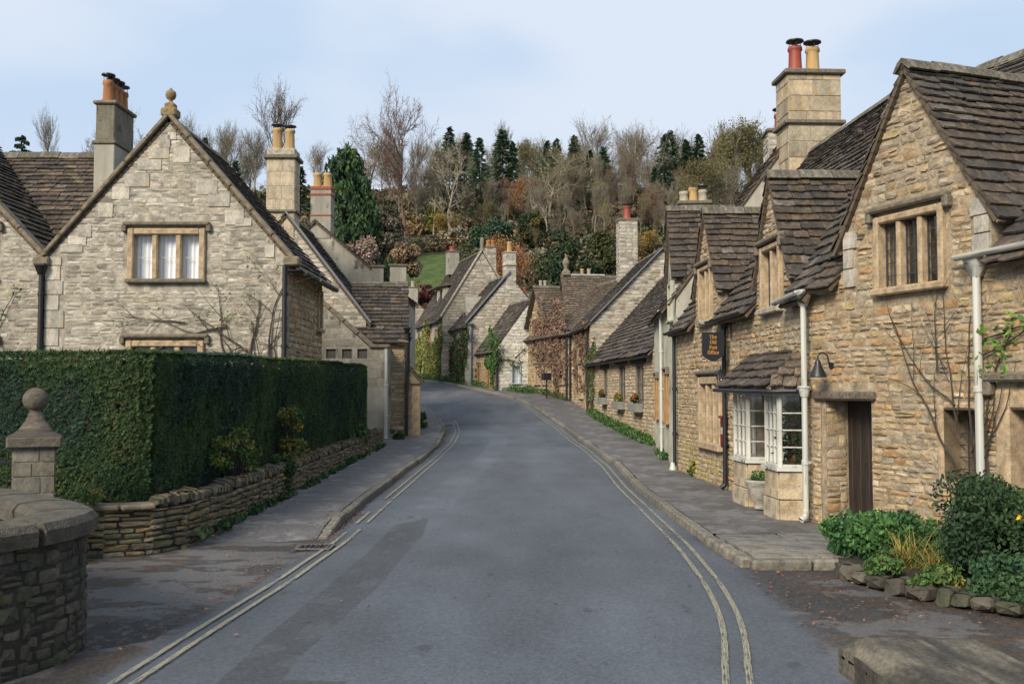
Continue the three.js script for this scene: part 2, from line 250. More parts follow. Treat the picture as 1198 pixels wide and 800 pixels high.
function lay(list, M4, outline, holes, o, r) {
  let v = o.from ?? Math.min(...outline.map((p) => p[1])); const top = o.to ?? Math.max(...outline.map((p) => p[1])), geos = o.ashlar ? UA : UR, gap = o.gap ?? 0.012;
  let k = 0;
  while (v < top - 0.03) {
    const h = Math.min(rr(o.h[0], o.h[1], r), top - v), a = inside(outline, v + 0.01), b = inside(outline, v + h - 0.01);
    let ivs = []; for (const [p, q] of a) for (const [s, t] of b) { const x = Math.max(p, s), y = Math.min(q, t); if (y - x > 0.05) ivs.push([x, y]); }
    ivs = cutHoles(ivs, holes, v, v + h);
    for (const [p, q] of ivs) {
      let x = p; k++;
      while (x < q - 0.02) {
        let w = rr(o.w[0], o.w[1], r); if (r() < 0.15) w *= 1.5; if (q - x - w < o.w[0] * 0.6) w = q - x;
        const jump = !o.ashlar && r() < 0.07 && w > h, n = jump ? 1 : (!o.ashlar && r() < 0.12 && h > 0.09 ? 2 : 1);
        for (let s = 0; s < n; s++) {
          const hh = h / n, cy = v + hh * (s + 0.5) + (o.ashlar ? 0 : rr(-0.008, 0.008, r)), cx = x + w / 2, proj = rr(o.proj[0], o.proj[1], r);
          let i = Math.floor(r() * (o.pal === PAL.honey ? 10 : o.pal.length)); const st = fbm(cx * 0.9 + (o.seed || 0), cy * 0.9, 3); if (o.toneAt) { const q = o.toneAt(cx, cy, r); if (q !== undefined) i = q; } if (o.stain && st < o.stain && r() < 0.75) i = o.dark[Math.floor(r() * o.dark.length)];
          const f = rr(0.9, 1.08, r), c = o.pal[i % o.pal.length].map((t) => t * 1); const m = M4.clone().multiply(new THREE.Matrix4().compose(V3(cx, cy, -0.02), new THREE.Quaternion().setFromAxisAngle(V3(0, 0, 1), o.ashlar ? 0 : rr(-0.035, 0.035, r)), V3((w - gap) * (r() < 0.5 ? 1 : -1) || 1, hh - gap, proj + 0.02)));
          list.push({ geo: pick(geos, r), m, tone: c, area: w * hh });
        }
        x += w;
      }
    }
    v += h;
  }
}
class Building {
  constructor(name, label, category, A, B, y0, o = {}) {               // A, B: the ends of the front, left and right as seen from outside, as [x, d]
    const dx = B[0] - A[0], dz = -(B[1] - A[1]); this.L = Math.hypot(dx, dz);
    this.g = thing(name, label, category, [A[0], y0, -A[1]], Math.atan2(-dz, dx), o.group); if (o.size) { this.g.scale.setScalar(o.size); this.L /= o.size; }
    this.g.updateMatrix(); this.stones = []; this.slates = []; this.r = rng(o.seed || Math.floor(Math.abs(A[0] * 131 + A[1] * 977)) + 3); this.keep = o.keep ?? 300; this.keepS = o.keepS ?? this.keep; this.pal = o.pal || PAL.honey;
  }
  face(side, D = 0, off = 0) {
    if (side === 'front') return basis(V3(0, 0, off), V3(1, 0, 0), V3(0, 1, 0), V3(0, 0, 1));
    if (side === 'right') return basis(V3(this.L + off + 0.003, 0, 0), V3(0, 0, -1), V3(0, 1, 0), V3(1, 0, 0));
    if (side === 'left') return basis(V3(-off - 0.003, 0, -D), V3(0, 0, 1), V3(0, 1, 0), V3(-1, 0, 0));
    return basis(V3(this.L, 0, -D - off - 0.003), V3(-1, 0, 0), V3(0, 1, 0), V3(0, 0, -1));
  }
  wall(M4, outline, holes = [], m = M.mHoney, o = {}) {
    outline = outline.map(([u, v]) => [u, v === 0 ? -0.3 : v]); const b = part(this.g, 'wall', panelGeo(outline, holes, o.thick ?? 0.3).applyMatrix4(M4), m);
    if (o.lay) { const n = this.stones.length; lay(this.stones, M4, outline, [...holes, ...(o.skip || [])], o.lay, this.r); for (let i = n; i < this.stones.length; i++) this.stones[i].host = b; }
    return b;
  }
  blocks(host, M4, rects, pal, proj = 0.03) { for (const [a, b, c, d] of rects) this.stones.push({ geo: pick(UA, this.r), m: M4.clone().multiply(new THREE.Matrix4().compose(V3((a + c) / 2, (b + d) / 2, -0.02), new THREE.Quaternion(), V3(c - a - 0.008, d - b - 0.008, proj + 0.02))), tone: pick(pal, this.r), area: (c - a) * (d - b) * 3, host }); }
  roof(O, U, S, smax, ivals, o = {}) {
    const r = this.r, N = U.clone().cross(S), pal = o.pal || PAL.slate, e0 = o.e0 ?? 0.24, e1 = o.e1 ?? 0.13, w0 = o.w ?? [0.2, 0.46], t0 = o.t ?? 0.028, geos = [], n = this.slates.length; let s = 0;
    const courses = []; while (s < smax - 0.03) { const e = Math.min(lerp(e0, e1, s / smax) * rr(0.93, 1.07, r), smax - s); courses.push([s, e]); s += e; }
    const host = part(this.g, 'roof', new THREE.BufferGeometry(), M.roofbase);
    for (const [s0, e] of courses) for (const [a, b] of ivals(s0 + e * 0.5)) {
      if (b - a < 0.06) continue;
      const q = box(b - a, e + 0.02, 0.06, (a + b) / 2, s0 + e / 2, -0.035); geos.push(q.applyMatrix4(basis(O, U, S, N)));
      let x = a - rr(0, 0.03, r), bow = 0;
      while (x < b - 0.02) {
        let w = rr(w0[0], w0[1], r) * lerp(1.12, 0.85, s0 / smax); if (b - x - w < w0[0] * 0.5) w = b - x + rr(0, 0.04, r);
        const t = t0 * rr(0.75, 1.3, r), tilt = Math.atan2(t0 * 1.5, e), len = e * 1.35, sag = (o.sag || 0) * (fbm((x + (o.seed || 0)) * 0.5, s0 * 0.6, 2) - 0.5);
        const qt = new THREE.Quaternion().setFromEuler(new THREE.Euler(-tilt + rr(-0.03, 0.03, r), rr(-0.025, 0.025, r), rr(-0.02, 0.02, r)));
        const m = basis(O, U, S, N).multiply(new THREE.Matrix4().compose(V3(x + w / 2, s0 - 0.015 + rr(-0.02, 0.015, r), t0 * 1.35 + sag), qt, V3(w - 0.006, len, t)));
        let i = Math.floor(r() * pal.length); const big = fbm(x * 0.6 + (o.seed || 0) + 30, s0 * 0.6, 3); if (big > 0.56 && r() < 0.5) i = 2; 
        this.slates.push({ geo: pick(US, r), m, tone: pal[i % pal.length], area: w * e, host }); x += w;
      }
    }
    host.geometry = flat(geos); return host;
  }
  ridge(A, B, o = {}) {                                                // a row of ridge stones from A to B (local)
    const L = A.distanceTo(B), n = Math.max(1, Math.round(L / (o.len || 0.5))), U = B.clone().sub(A).normalize(), W = V3(0, 1, 0).cross(U).normalize(), Vv = U.clone().cross(W);
    const host = o.host || this.g;
    for (let i = 0; i < n; i++) {
      const l = L / n, h = o.h || 0.17, w = o.w || 0.2, s = new THREE.Shape([[-w, -h * 0.9], [-w * 0.5, -h * 0.1], [0, h * 0.25], [w * 0.5, -h * 0.1], [w, -h * 0.9], [w * 0.8, -h], [0, -h * 0.2], [-w * 0.8, -h]].map(([x, y]) => new THREE.Vector2(x, y)));
      const e = new THREE.ExtrudeGeometry(s, { depth: l - 0.012, bevelEnabled: false });
      const b = part(host, 'ridge_stone', e, o.m || mat('ridge_' + (i % 3), () => new THREE.MeshStandardMaterial({ color: lin([[0.17, 0.15, 0.115], [0.21, 0.19, 0.155], [0.145, 0.13, 0.095]][i % 3]), roughness: 0.95, map: rep(T.tile, 1.5 + i % 3), bumpMap: rep(T.grit, 2), bumpScale: 0.015 })));
      b.matrixAutoUpdate = true; const m = new THREE.Matrix4().makeBasis(W.clone().negate(), Vv, U.clone()); // x across, y up, z along
      const mm = new THREE.Matrix4().makeBasis(V3().crossVectors(Vv, U), Vv, U); b.quaternion.setFromRotationMatrix(mm); b.position.copy(A).addScaledVector(U, l * i).add(V3(0, rr(-0.012, 0.012, this.r) + (o.up || 0), 0));
    }
  }
  finish() {
    const eye = camera.position, v = new THREE.Vector3(); this.g.updateMatrixWorld();
    for (const [list, name, kind, keep, rest] of [[this.stones, 'stone', 'stone', this.keep, 'stonework'], [this.slates, 'roof_tile', 'slate', this.keepS, 'roof_tiling']]) {
      for (const s of list) { v.setFromMatrixPosition(s.m).applyMatrix4(this.g.matrixWorld); s.score = s.area / v.distanceToSquared(eye); const x = Math.abs(v.x / v.z); if (v.z > -2 || x > 0.53) s.score *= 0.01; }
      const sorted = [...list].sort((a, b) => b.score - a.score), own = sorted.slice(0, keep), others = sorted.slice(keep);
      for (const s of own) { const b = part(s.host, name, s.geo, toneMat(kind, s.tone)); s.m.decompose(b.position, b.quaternion, b.scale); }
      if (others.length) part(this.g, rest, mass(others, kind), massMat(kind), { stuff: true });
    }
    return this.g;
  }
  group(name, M4) { const q = new THREE.Group(); q.name = name; M4.decompose(q.position, q.quaternion, q.scale); this.g.add(q); return q; }
  // a stone-mullioned window standing in an opening [u0, v0, u1, v1] of a wall
  window(M4, [u0, v0, u1, v1], o = {}) {
    const q = this.group('window', M4), lights = o.lights || 2, j = o.jamb ?? 0.1, mu = o.mull ?? 0.085, m = o.m || M.dressed, z0 = -0.2, dp = 0.24, W = u1 - u0, H = v1 - v0, out = o.out ?? 0.035;
    part(q, 'jamb', cbox(j, H, dp, u0 + j / 2, (v0 + v1) / 2, z0 + dp / 2 + out, 0.02), m); part(q, 'jamb', cbox(j, H, dp, u1 - j / 2, (v0 + v1) / 2, z0 + dp / 2 + out, 0.02), m);
    part(q, 'head', cbox(W - 2 * j, j, dp - 0.006, (u0 + u1) / 2, v1 - j / 2, z0 + dp / 2 + out - 0.004, 0.02), m); part(q, 'sill', cbox(W + 0.06, o.sill ?? 0.09, dp + 0.05, (u0 + u1) / 2, v0 + 0.02, z0 + dp / 2 + out + 0.02, 0.02), o.sillM || m);
    const iw = (W - 2 * j - mu * (lights - 1)) / lights, b = v0 + 0.06, t = v1 - j;
    for (let i = 0; i < lights; i++) {
      const a = u0 + j + i * (iw + mu); if (i) part(q, 'mullion', cbox(mu, t - b, dp * 0.8, a - mu / 2, (b + t) / 2, z0 + dp / 2 + out - 0.01, 0.025), m);
      part(q, 'pane', box(iw, t - b, 0.006, a + iw / 2, (b + t) / 2, -0.09), M.glass);
      const bars = [], [c, rw] = o.lead || [2, 4], fm = o.frame || 0.016;
      for (let k = 1; k < c; k++) bars.push(box(0.012, t - b, 0.012, a + iw * k / c, (b + t) / 2, -0.086)); for (let k = 1; k < rw; k++) bars.push(box(iw, 0.012, 0.012, a + iw / 2, b + (t - b) * k / rw, -0.085));
      bars.push(box(fm, t - b, 0.02, a + fm / 2, (b + t) / 2, -0.08), box(fm, t - b, 0.02, a + iw - fm / 2, (b + t) / 2, -0.08), box(iw, fm, 0.022, a + iw / 2, b + fm / 2, -0.079), box(iw, fm, 0.022, a + iw / 2, t - fm / 2, -0.079));
      part(q, 'leading', flat(bars), o.barM || M.lattice);
      if (o.curtain) { const pts = []; const cg = new THREE.PlaneGeometry(iw + mu, t - b, 24, 1), cp = cg.attributes.position; for (let k = 0; k < cp.count; k++) cp.setZ(k, 0.02 * Math.sin(cp.getX(k) * 55 + i) + 0.01 * Math.sin(cp.getX(k) * 131)); cg.computeVertexNormals(); part(q, 'curtain', cg.translate(a + iw / 2, (b + t) / 2, -0.2), M.curtain); }
    }
    if (o.drip) { const x0 = u0 - 0.1, x1 = u1 + 0.1, y = v1 + 0.05; part(q, 'drip_mould', flat([cbox(x1 - x0, 0.09, 0.13, (x0 + x1) / 2, y + 0.045, 0.055, 0.03), cbox(0.1, 0.15, 0.12, x0 + 0.03, y - 0.05, 0.05, 0.02), cbox(0.1, 0.15, 0.12, x1 - 0.03, y - 0.05, 0.05, 0.02)]), M.drip); }
    return q;
  }
  chimney(x, z, w, dp, y0, y1, o = {}) {                               // centre, plan size, foot and head; pots: [[dx, dz, kind, h, cowl]]
    const b = part(this.g, 'chimney', cbox(w, y1 - y0, dp, x, (y0 + y1) / 2, z, 0.02), o.m || M.cement);
    if (o.lay) for (const f of ['front', 'left', 'right']) {
      const M4 = f === 'front' ? basis(V3(x - w / 2, 0, z + dp / 2), V3(1, 0, 0), V3(0, 1, 0), V3(0, 0, 1)) : f === 'right' ? basis(V3(x + w / 2, 0, z + dp / 2), V3(0, 0, -1), V3(0, 1, 0), V3(1, 0, 0)) : basis(V3(x - w / 2, 0, z - dp / 2), V3(0, 0, 1), V3(0, 1, 0), V3(-1, 0, 0));
      const W = f === 'front' ? w : dp, n = this.stones.length; lay(this.stones, M4, [[0, y0], [W, y0], [W, y1], [0, y1]], [], o.lay, this.r); for (let i = n; i < this.stones.length; i++) this.stones[i].host = b;
    }
    for (const [y, h, out] of o.bands || []) part(b, 'string_course', cbox(w + out * 2, h, dp + out * 2, x, y, z, 0.02), o.bandM || M.drip);
    part(b, 'cap', cbox(w + (o.capOut ?? 0.06) * 2, o.capH ?? 0.1, dp + (o.capOut ?? 0.06) * 2, x, y1 + (o.capH ?? 0.1) / 2, z, 0.025), o.capM || M.drip);
    const yt = y1 + (o.capH ?? 0.1);
    for (const [dx, dz, kind, h, cowl] of o.pots || []) {
      const rad = o.potR ?? 0.13, m = kind === 'r' ? M.potR : kind === 'y' ? M.potY : kind === 'b' ? M.dressedPale : M.potA, sh = lathe([[rad * 1.12, 0], [rad * 1.12, 0.06], [rad, 0.08], [rad * 0.93, h * 0.45], [rad * 0.88, h - 0.12], [rad * 1.05, h - 0.1], [rad * 1.05, h - 0.04], [rad * 0.95, h], [rad * 0.75, h], [rad * 0.75, h - 0.2]], x + dx, yt, z + dz, 16);
      part(b, 'chimney_pot', sh, m);
      if (cowl) part(b, 'cowl', flat([cyl(rad * 1.25, rad * 1.3, 0.03, x + dx, yt + h + 0.14, z + dz, 16), cyl(rad * 0.3, rad * 1.25, 0.04, x + dx, yt + h + 0.175, z + dz, 16), ...[0, 1.57, 3.14, 4.71].map((a) => cyl(0.008, 0.008, 0.15, x + dx + rad * 0.85 * Math.cos(a), yt + h + 0.06, z + dz + rad * 0.85 * Math.sin(a), 5))]), M.black);
    }
    return b;
  }
}
function pipe(parent, name, m, x, z, y0, y1, r = 0.04, o = {}) {        // a downpipe with collars, its hopper and its shoe
  const gs = [cyl(r, r, y1 - y0 - 0.1, x, (y0 + y1) / 2 + 0.05, z, 12)]; for (let y = y0 + 0.9; y < y1 - 0.3; y += 1.1) gs.push(cyl(r * 1.28, r * 1.28, 0.07, x, y, z, 12), box(r * 3, 0.035, 0.03, x, y, z - r));
  gs.push(tube([[x, y0 + 0.2, z], [x, y0 + 0.1, z + 0.01], [x, y0 + 0.04, z + 0.09]], r * 1.05, r * 1.1, 10));
  if (o.hopper) gs.push(new THREE.CylinderGeometry(r * 3, r * 1.4, 0.2, 4, 1).rotateY(Math.PI / 4).translate(x, y1 + 0.05, z), cbox(r * 4.6, 0.05, r * 4.4, x, y1 + 0.17, z, 0.01));
  return part(parent, name, flat(gs), m);
}

// ------------------------------------------------------------------ the lie of the land
function gridGeo(xs, ds, h, uvf) {
  const p = [], uv = [], ix = [], n = xs.length;
  for (const d of ds) for (const x of xs) { p.push(x, h(x, d), -d); uv.push(...uvf(x, d)); }
  for (let j = 0; j + 1 < ds.length; j++) for (let i = 0; i + 1 < n; i++) { const a = j * n + i; ix.push(a, a + 1, a + n + 1, a, a + n + 1, a + n); }
  const q = new THREE.BufferGeometry(); q.setAttribute('position', new THREE.Float32BufferAttribute(p, 3)); q.setAttribute('uv', new THREE.Float32BufferAttribute(uv, 2)); q.setIndex(ix); q.computeVertexNormals(); return q;
}
const range = (a, b, s) => { const r = []; for (let x = a; x < b - 1e-6; x += s) r.push(x); r.push(b); return r; };
setting('ground', gridGeo([...range(-700, -120, 60), ...range(-110, 110, 5), ...range(120, 700, 60)], [...range(-150, -20, 20), ...range(-15, 80, 5), ...range(84, 260, 4), ...range(280, 900, 40)], (x, d) => land(x, d) - (d < 84 ? 0.09 : 0), (x, d) => [x * 0.25, d * 0.25]), std('rough_grass', [0.055, 0.062, 0.028], { map: T.grass, bumpMap: rep(T.grit, 2), bumpScale: 0.05 }));
// the lawn on the hillside
setting('lawn', gridGeo(range(-12.5, -6, 1.3), range(102, 115, 2), (x, d) => land(x, d) + 0.12, (x, d) => [x * 0.2, d * 0.2]), std('mown_grass', [0.085, 0.15, 0.035], { map: T.grass }));

// kerbs and lines as x for each distance d
const kerbL = poly([[13.8, -2.62], [18.8, -2.71], [26, -2.65], [33.2, -2.46], [40.6, -2.66], [45.9, -3.3], [51.8, -4.48], [57, -6.4], [64, -9.5], [74, -14.5]]);
const kerbR = poly([[11.9, 2.74], [13.6, 2.64], [16.4, 2.61], [20.6, 2.6], [27.2, 2.8], [35.1, 2.54], [41.4, 2.16], [50.8, 1.32], [57.5, 0.05], [61.9, -1.54], [66.4, -3.36], [73.2, -6.2], [82, -11]]);
const yelL = poly([[5.5, -2.92], [7.2, -2.8], [8.9, -2.68], [11, -2.51], [13.9, -2.36], [18.3, -2.36], [22.2, -2.33], [28.3, -2.24], [34.5, -2.1], [39.8, -2.16], [43.9, -2.5], [49.3, -3.34], [54.8, -4.8], [60, -6.6]]);
const yelR = poly([[4.5, 1.2], [5.5, 1.34], [7.2, 1.6], [8.7, 1.93], [10.1, 2.11], [11.6, 2.21], [13.4, 2.29], [21.4, 2.36], [27, 2.5], [32, 2.42], [41.8, 1.86], [50.8, 0.98], [55.3, 0.35], [59.9, -1.0], [63.2, -2.25], [67.8, -4.15], [72.7, -6.4]]);
// road: worn asphalt, with trench patches, mud and pale scuffs drawn where they lie
{
  const W = 2048, H = 2048, X0 = -8, X1 = 8, D0 = 3, D1 = 43;
  const inPoly = (pts, x, y) => { let c = false; for (let i = 0, j = pts.length - 1; i < pts.length; j = i++) { const [a, b] = pts[i], [e, f] = pts[j]; if ((b > y) !== (f > y) && x < (e - a) * (y - b) / (f - b) + a) c = !c; } return c; };
  const trench = [[-2.08, 5.6], [-2.12, 7.4], [-2.1, 8.8], [-1.98, 10.6], [-1.88, 12.6], [-1.82, 15.6], [-1.62, 15.9], [-1.36, 16.4], [-1.3, 14.4], [-1.38, 12.2], [-1.45, 10.4], [-1.6, 8.9], [-1.66, 7.95], [-1.68, 7.3], [-1.2, 7.25], [-1.16, 5.6]];
  const strip = (x, d) => x > lerp(-1.42, -0.5, sst(17, 36, d)) - 0.32 + 0.02 * vn(d * 3, 1) && x < lerp(-1.42, -0.5, sst(17, 36, d)) + 0.36 && d > 17.6 && d < 37;
  const pot = [[-3.75, 8.1], [-3.4, 8.25], [-3.05, 8.55], [-3.0, 9.0], [-3.25, 9.25], [-3.8, 9.2]];
  const leafy = [];
  const t = tex(W, H, (u, v) => {
    const x = X0 + (X1 - X0) * u, d = D0 + (D1 - D0) * v;
    const fine = vn(x * 110, d * 110) * 0.5 + vn(x * 48 + 9, d * 48) * 0.5, mid = fbm(x * 1.6 + 20, d * 0.7 + 20, 5), big = fbm(x * 0.45 + 50, d * 0.16 + 10, 4);
    let k = 0.308 + 0.13 * (fine - 0.5) + 0.10 * (mid - 0.5) + 0.09 * (big - 0.5), c = [k * 0.94, k * 1.0, k * 1.085];
    const wob = 0.05 * (fbm(x * 3, d * 3, 3) - 0.5);
    // two worn wheel paths, polished paler
    const tr = Math.exp(-(((x - 0.75) / 0.42) ** 2)) + Math.exp(-(((x + 0.75) / 0.42) ** 2)); c = c.map((q) => q * (1 + 0.05 * tr * (0.5 + big)));
    if (strip(x + wob, d)) c = c.map((q) => q * (1.06 + 0.1 * (fine - 0.5)));
    if (inPoly(trench, x + wob * 0.8, d + wob)) { const e = 0.235 + 0.13 * (fine - 0.5) + 0.08 * (mid - 0.5) + 0.035 * sst(0.56, 0.66, fbm(x * 5 + 3, d * 2.2, 4)); c = [e * 0.96, e, e * 1.05]; }
    // tar joints and cracks
    const crack = Math.abs(fbm(x * 0.55 + 11, d * 0.4 + 3, 4) - 0.5); if (crack < 0.0009 && d < 26 && mid > 0.5) c = c.map((q) => q * 0.86);
    // oil spots
    const sp = fbm(x * 4.2 + 80, d * 2.2 + 33, 3); if (sp > 0.745) c = c.map((q) => q * lerp(1, 0.82, sst(0.745, 0.82, sp)));
    // unmade margins: dark damp grit and mud with paler worn islands of old asphalt
    const lx = yelL(d) - 0.16, rx = d < 12.2 ? yelR(d) + 0.35 + 0.1 * Math.max(0, 10 - d) : kerbR(d) - 0.18;
    const ml = x < lx + wob ? 1 : 0, mr = x > rx + 2 * wob ? 1 : 0;
    if (ml || mr) {
      const isl = sst(0.47, 0.60, 0.35 * (fbm(x * 7 + 2, d * 9, 3) - 0.5) + fbm(x * 1.3 + (ml ? 4 : 71), d * (ml ? 2.6 : 1.9) + 13, 5) + (ml ? 0.10 * sst(0.25, 0.8, lx - x) : -0.01));
      const mud = 0.19 + 0.2 * (fine - 0.5) + 0.1 * (mid - 0.5), pale = 0.315 + 0.12 * (fine - 0.5) + 0.1 * (mid - 0.5), br = sst(0.45, 0.62, fbm(x * 2.1, d * 2.1 + 60, 4));
      const cm = [mud * lerp(1.06, 1.26, br), mud * lerp(1.0, 1.05, br), mud * lerp(0.98, 0.88, br)], cp = [pale * 1.02, pale * 1.0, pale * 0.985];
      const near = ml ? sst(0, 0.2, lx - x) : sst(0, 0.4, x - rx); c = [0, 1, 2].map((i) => lerp(c[i], lerp(cm[i], cp[i], isl), near));
    }
    if (inPoly(pot, x + 2 * wob, d + 2 * wob)) { const e = 0.13 + 0.2 * (fine - 0.5) + 0.14 * sst(0.6, 0.66, fbm(x * 16, d * 16, 3)); c = [e * 1.05, e, e * 0.95]; }
    return c;
  }, true);
  t.wrapS = t.wrapT = THREE.ClampToEdgeWrapping;
  const near = std('worn_asphalt', [1, 1, 1], { map: t, roughness: 0.72, bumpMap: rep(T.grit, 8, 20), bumpScale: 0.004 });
  const hump = (x, d) => g(d) - 0.035 * clamp(Math.abs(x) / 2.6 - 0.3) ** 2 + 0.006 * (fbm(x * 1.2, d * 0.8, 3) - 0.5);
  setting('road', gridGeo(range(-8, 8, 0.4), range(3, 43, 0.5), hump, (x, d) => [(x - X0) / (X1 - X0), (d - D0) / (D1 - D0)]), near);
  const far = std('far_asphalt', [0.205, 0.22, 0.243], { map: rep(T.asph, 1), roughness: 0.75 });
  setting('road', gridGeo(range(-30, 8, 1), range(43, 88, 1), (x, d) => hump(clamp(x, -8, 8) * 0 + 1, d), (x, d) => [x * 0.25, d * 0.1]), far);
  setting('road', gridGeo(range(-8, 8, 1), range(-20, 3, 1), hump, (x, d) => [x * 0.25, d * 0.25]), far);
}
// yellow lines: two worn strips of paint each side
{
  const wear = tex(512, 2048, (u, v) => { const k = fbm(u * 30, v * 190, 4, 256), f = vn(u * 60, v * 1400), e = Math.min(u, 1 - u), a = k * 0.72 + f * 0.28 - 0.26 * (1 - sst(0, 0.14, e)) - 0.10 * sst(0.55, 0.7, fbm(3, v * 40, 3)), q = 0.8 + 0.25 * (k - 0.5); return [0.665 * q, 0.645 * q, 0.55 * q, a > 0.42 ? 1 : 0]; }, true);
  const pm = mat('worn_yellow_paint', () => new THREE.MeshStandardMaterial({ map: wear, alphaTest: 0.5, roughness: 0.7, side: THREE.DoubleSide }));
  const line = (f, off, w, d0, d1) => { const p = [], uv = [], ix = []; let n = 0; for (let d = d0; d <= d1 + 1e-6; d += 0.25) { const s = (f(d + 0.6) - f(d - 0.6)) / 1.2, k = Math.hypot(1, s), fx = (f(d - 0.5) + f(d) + f(d + 0.5)) / 3; for (const e of [-0.5, 0.5]) { const x = fx + (off + e * w) * k; p.push(x, g(d) - 0.035 * clamp(Math.abs(x) / 2.6 - 0.3) ** 2 + 0.006 * (fbm(x * 1.2, d * 0.8, 3) - 0.5) + 0.017, -d); uv.push(e + 0.5, d / 24); } if (n) { const a = (n - 1) * 2; ix.push(a, a + 1, a + 3, a, a + 3, a + 2); } n++; } const q = new THREE.BufferGeometry(); q.setAttribute('position', new THREE.Float32BufferAttribute(p, 3)); q.setAttribute('uv', new THREE.Float32BufferAttribute(uv, 2)); q.setIndex(ix); q.computeVertexNormals(); return q; };
  for (const [o, a, b] of [[-0.08, 4, 14.9], [0.08, 4, 15.2], [-0.08, 15.7, 17.4], [0.08, 15.8, 18.8], [-0.08, 19.2, 60], [0.08, 19.1, 60]]) setting('road_marking', line(yelL, o, 0.062, a, b), pm);
  for (const o of [-0.085, 0.085]) setting('road_marking', line(yelR, o, 0.062, 4, 72), pm);
}
// pavements: asphalt footways behind kerb stones
const wallL = poly([[13, -4.5], [15.7, -4.35], [19.9, -4.38], [27, -4.5], [33, -4.4], [36, -4.3], [45, -4.05], [52, -6], [60, -10], [74, -18]]);
const wallR = poly([[11, 5.5], [15.1, 4.7], [24.7, 4.3], [33.2, 4.9], [48.4, 3.95], [54.2, 3.5], [62.8, 1.2], [66, -1], [74, -4], [82, -9]]);
const kerbMats = [[0.24, 0.225, 0.19], [0.205, 0.195, 0.17], [0.28, 0.26, 0.215], [0.18, 0.172, 0.15]].map((c, i) => std('kerb_stone_' + i, c, { map: rep(T.stone, 1.5), bumpMap: rep(T.grit, 2), bumpScale: 0.012 }));
function footway(label, kerb, wall, d0, d1, sgn, raise) {
  const p = [], uv = [], ix = []; const ds = range(d0, d1, 0.5), K = 7;
  ds.forEach((d, j) => { for (let i = 0; i <= K; i++) { const x = lerp(kerb(d) + sgn * 0.15, wall(d) + sgn * 0.3, i / K); p.push(x, g(d) + raise(d) + 0.006 * (fbm(x * 1.5, d * 1.1 + 40, 3) - 0.5), -d); uv.push(x * 0.33, d * 0.33); } });
  for (let j = 0; j + 1 < ds.length; j++) for (let i = 0; i < K; i++) { const a = j * (K + 1) + i, b = a + K + 1; if (sgn > 0) ix.push(a, a + 1, b + 1, a, b + 1, b); else ix.push(a, b + 1, a + 1, a, b, b + 1); }
  const q = new THREE.BufferGeometry(); q.setAttribute('position', new THREE.Float32BufferAttribute(p, 3)); q.setAttribute('uv', new THREE.Float32BufferAttribute(uv, 2)); q.setIndex(ix); q.computeVertexNormals();
  const b = setting('pavement', q, pavM); const r = rng(d0 * 100 + 7); let d = d0;
  while (d < d1 - 0.3) {
    const l = Math.min(rr(0.55, 1.0, r), d1 - d), e = d + l, x0 = kerb(d), x1 = kerb(e), y = (g(d) + g(e)) / 2 + (raise(d) + raise(e)) / 2, len = Math.hypot(l, x1 - x0);
    const s = part(b, 'kerb_stone', cbox(0.15, 0.3, len - 0.014, 0, 0, 0, 0.018), kerbMats[Math.floor(r() * 4)]); s.position.set((x0 + x1) / 2 + sgn * 0.075 + rr(-0.012, 0.012, r), y - 0.145 + rr(-0.008, 0.008, r), -(d + e) / 2); s.rotation.set(Math.atan2(g(e) + raise(e) - g(d) - raise(d), l), Math.atan2(-(x1 - x0), l), 0); d = e;
  }
  return b;
}
const pavTex = tex(1024, 1024, (u, v) => { const a = fbm(u * 5, v * 5, 5, 5), s = 0.6 * fbm(u * 7 + 40, v * 7 + 3, 5, 7) + 0.4 * fbm(u * 24 + 4, v * 24, 4, 24), b = fbm(u * 120, v * 120, 2, 120), w = sst(0.5, 0.58, s), k = lerp(0.37, 0.45, w) + 0.16 * (a - 0.5) + 0.13 * (b - 0.5); return [k * 1.02, k, k * 0.98]; }, true);
const pavM = std('footway_asphalt', [0.74, 0.735, 0.75], { map: pavTex, roughness: 0.7, bumpMap: rep(T.grit, 2), bumpScale: 0.004 });
footway('', kerbL, wallL, 13.9, 56, -1, (d) => 0.145 * sst(13.9, 15.4, d) - 0.045);
const rp = footway('', kerbR, wallR, 13.9, 74, 1, () => 0.1);
// flagstones at the near end of the right-hand pavement
{
  const r = rng(88); let d = 11.95;
  while (d < 13.86) {
    const l = Math.min(rr(0.34, 0.6, r), 13.9 - d); let x = kerbR(d) + 0.16; const xe = wallR(d) + 0.1;
    while (x < xe) { const w = rr(0.45, 0.95, r); const s = part(rp, 'flagstone', cbox(w - 0.02, 0.12, l - 0.02, 0, 0, 0, 0.012), toneMat('flag', pick(PAL.flag, r))); s.position.set(x + w / 2, g(d) + 0.045 + rr(-0.007, 0.006, r), -(d + l / 2)); s.rotation.set(rr(-0.008, 0.008, r), rr(-0.02, 0.02, r), rr(-0.008, 0.008, r)); x += w; }
    const k = part(rp, 'kerb_stone', cbox(0.16, 0.26, l - 0.012, 0, 0, 0, 0.03), kerbMats[Math.floor(r() * 4)]); k.position.set(kerbR(d + l / 2) + 0.07, g(d) - 0.03, -(d + l / 2)); k.rotation.y = rr(-0.03, 0.03, r); d += l;
  }
  let x = 2.82; while (x < 4.7) { const w = rr(0.5, 0.8, r), s = part(rp, 'kerb_stone', cbox(w - 0.015, 0.24, 0.17, 0, 0, 0, 0.03), kerbMats[Math.floor(r() * 4)]); s.position.set(x + w / 2, -0.03, -11.9 - 0.06 * (x - 2.8)); s.rotation.y = 0.06; x += w; }
  part(rp, 'bedding', box(1.9, 0.05, 1.8, 3.95, 0.0, -12.95), M.soil);
}
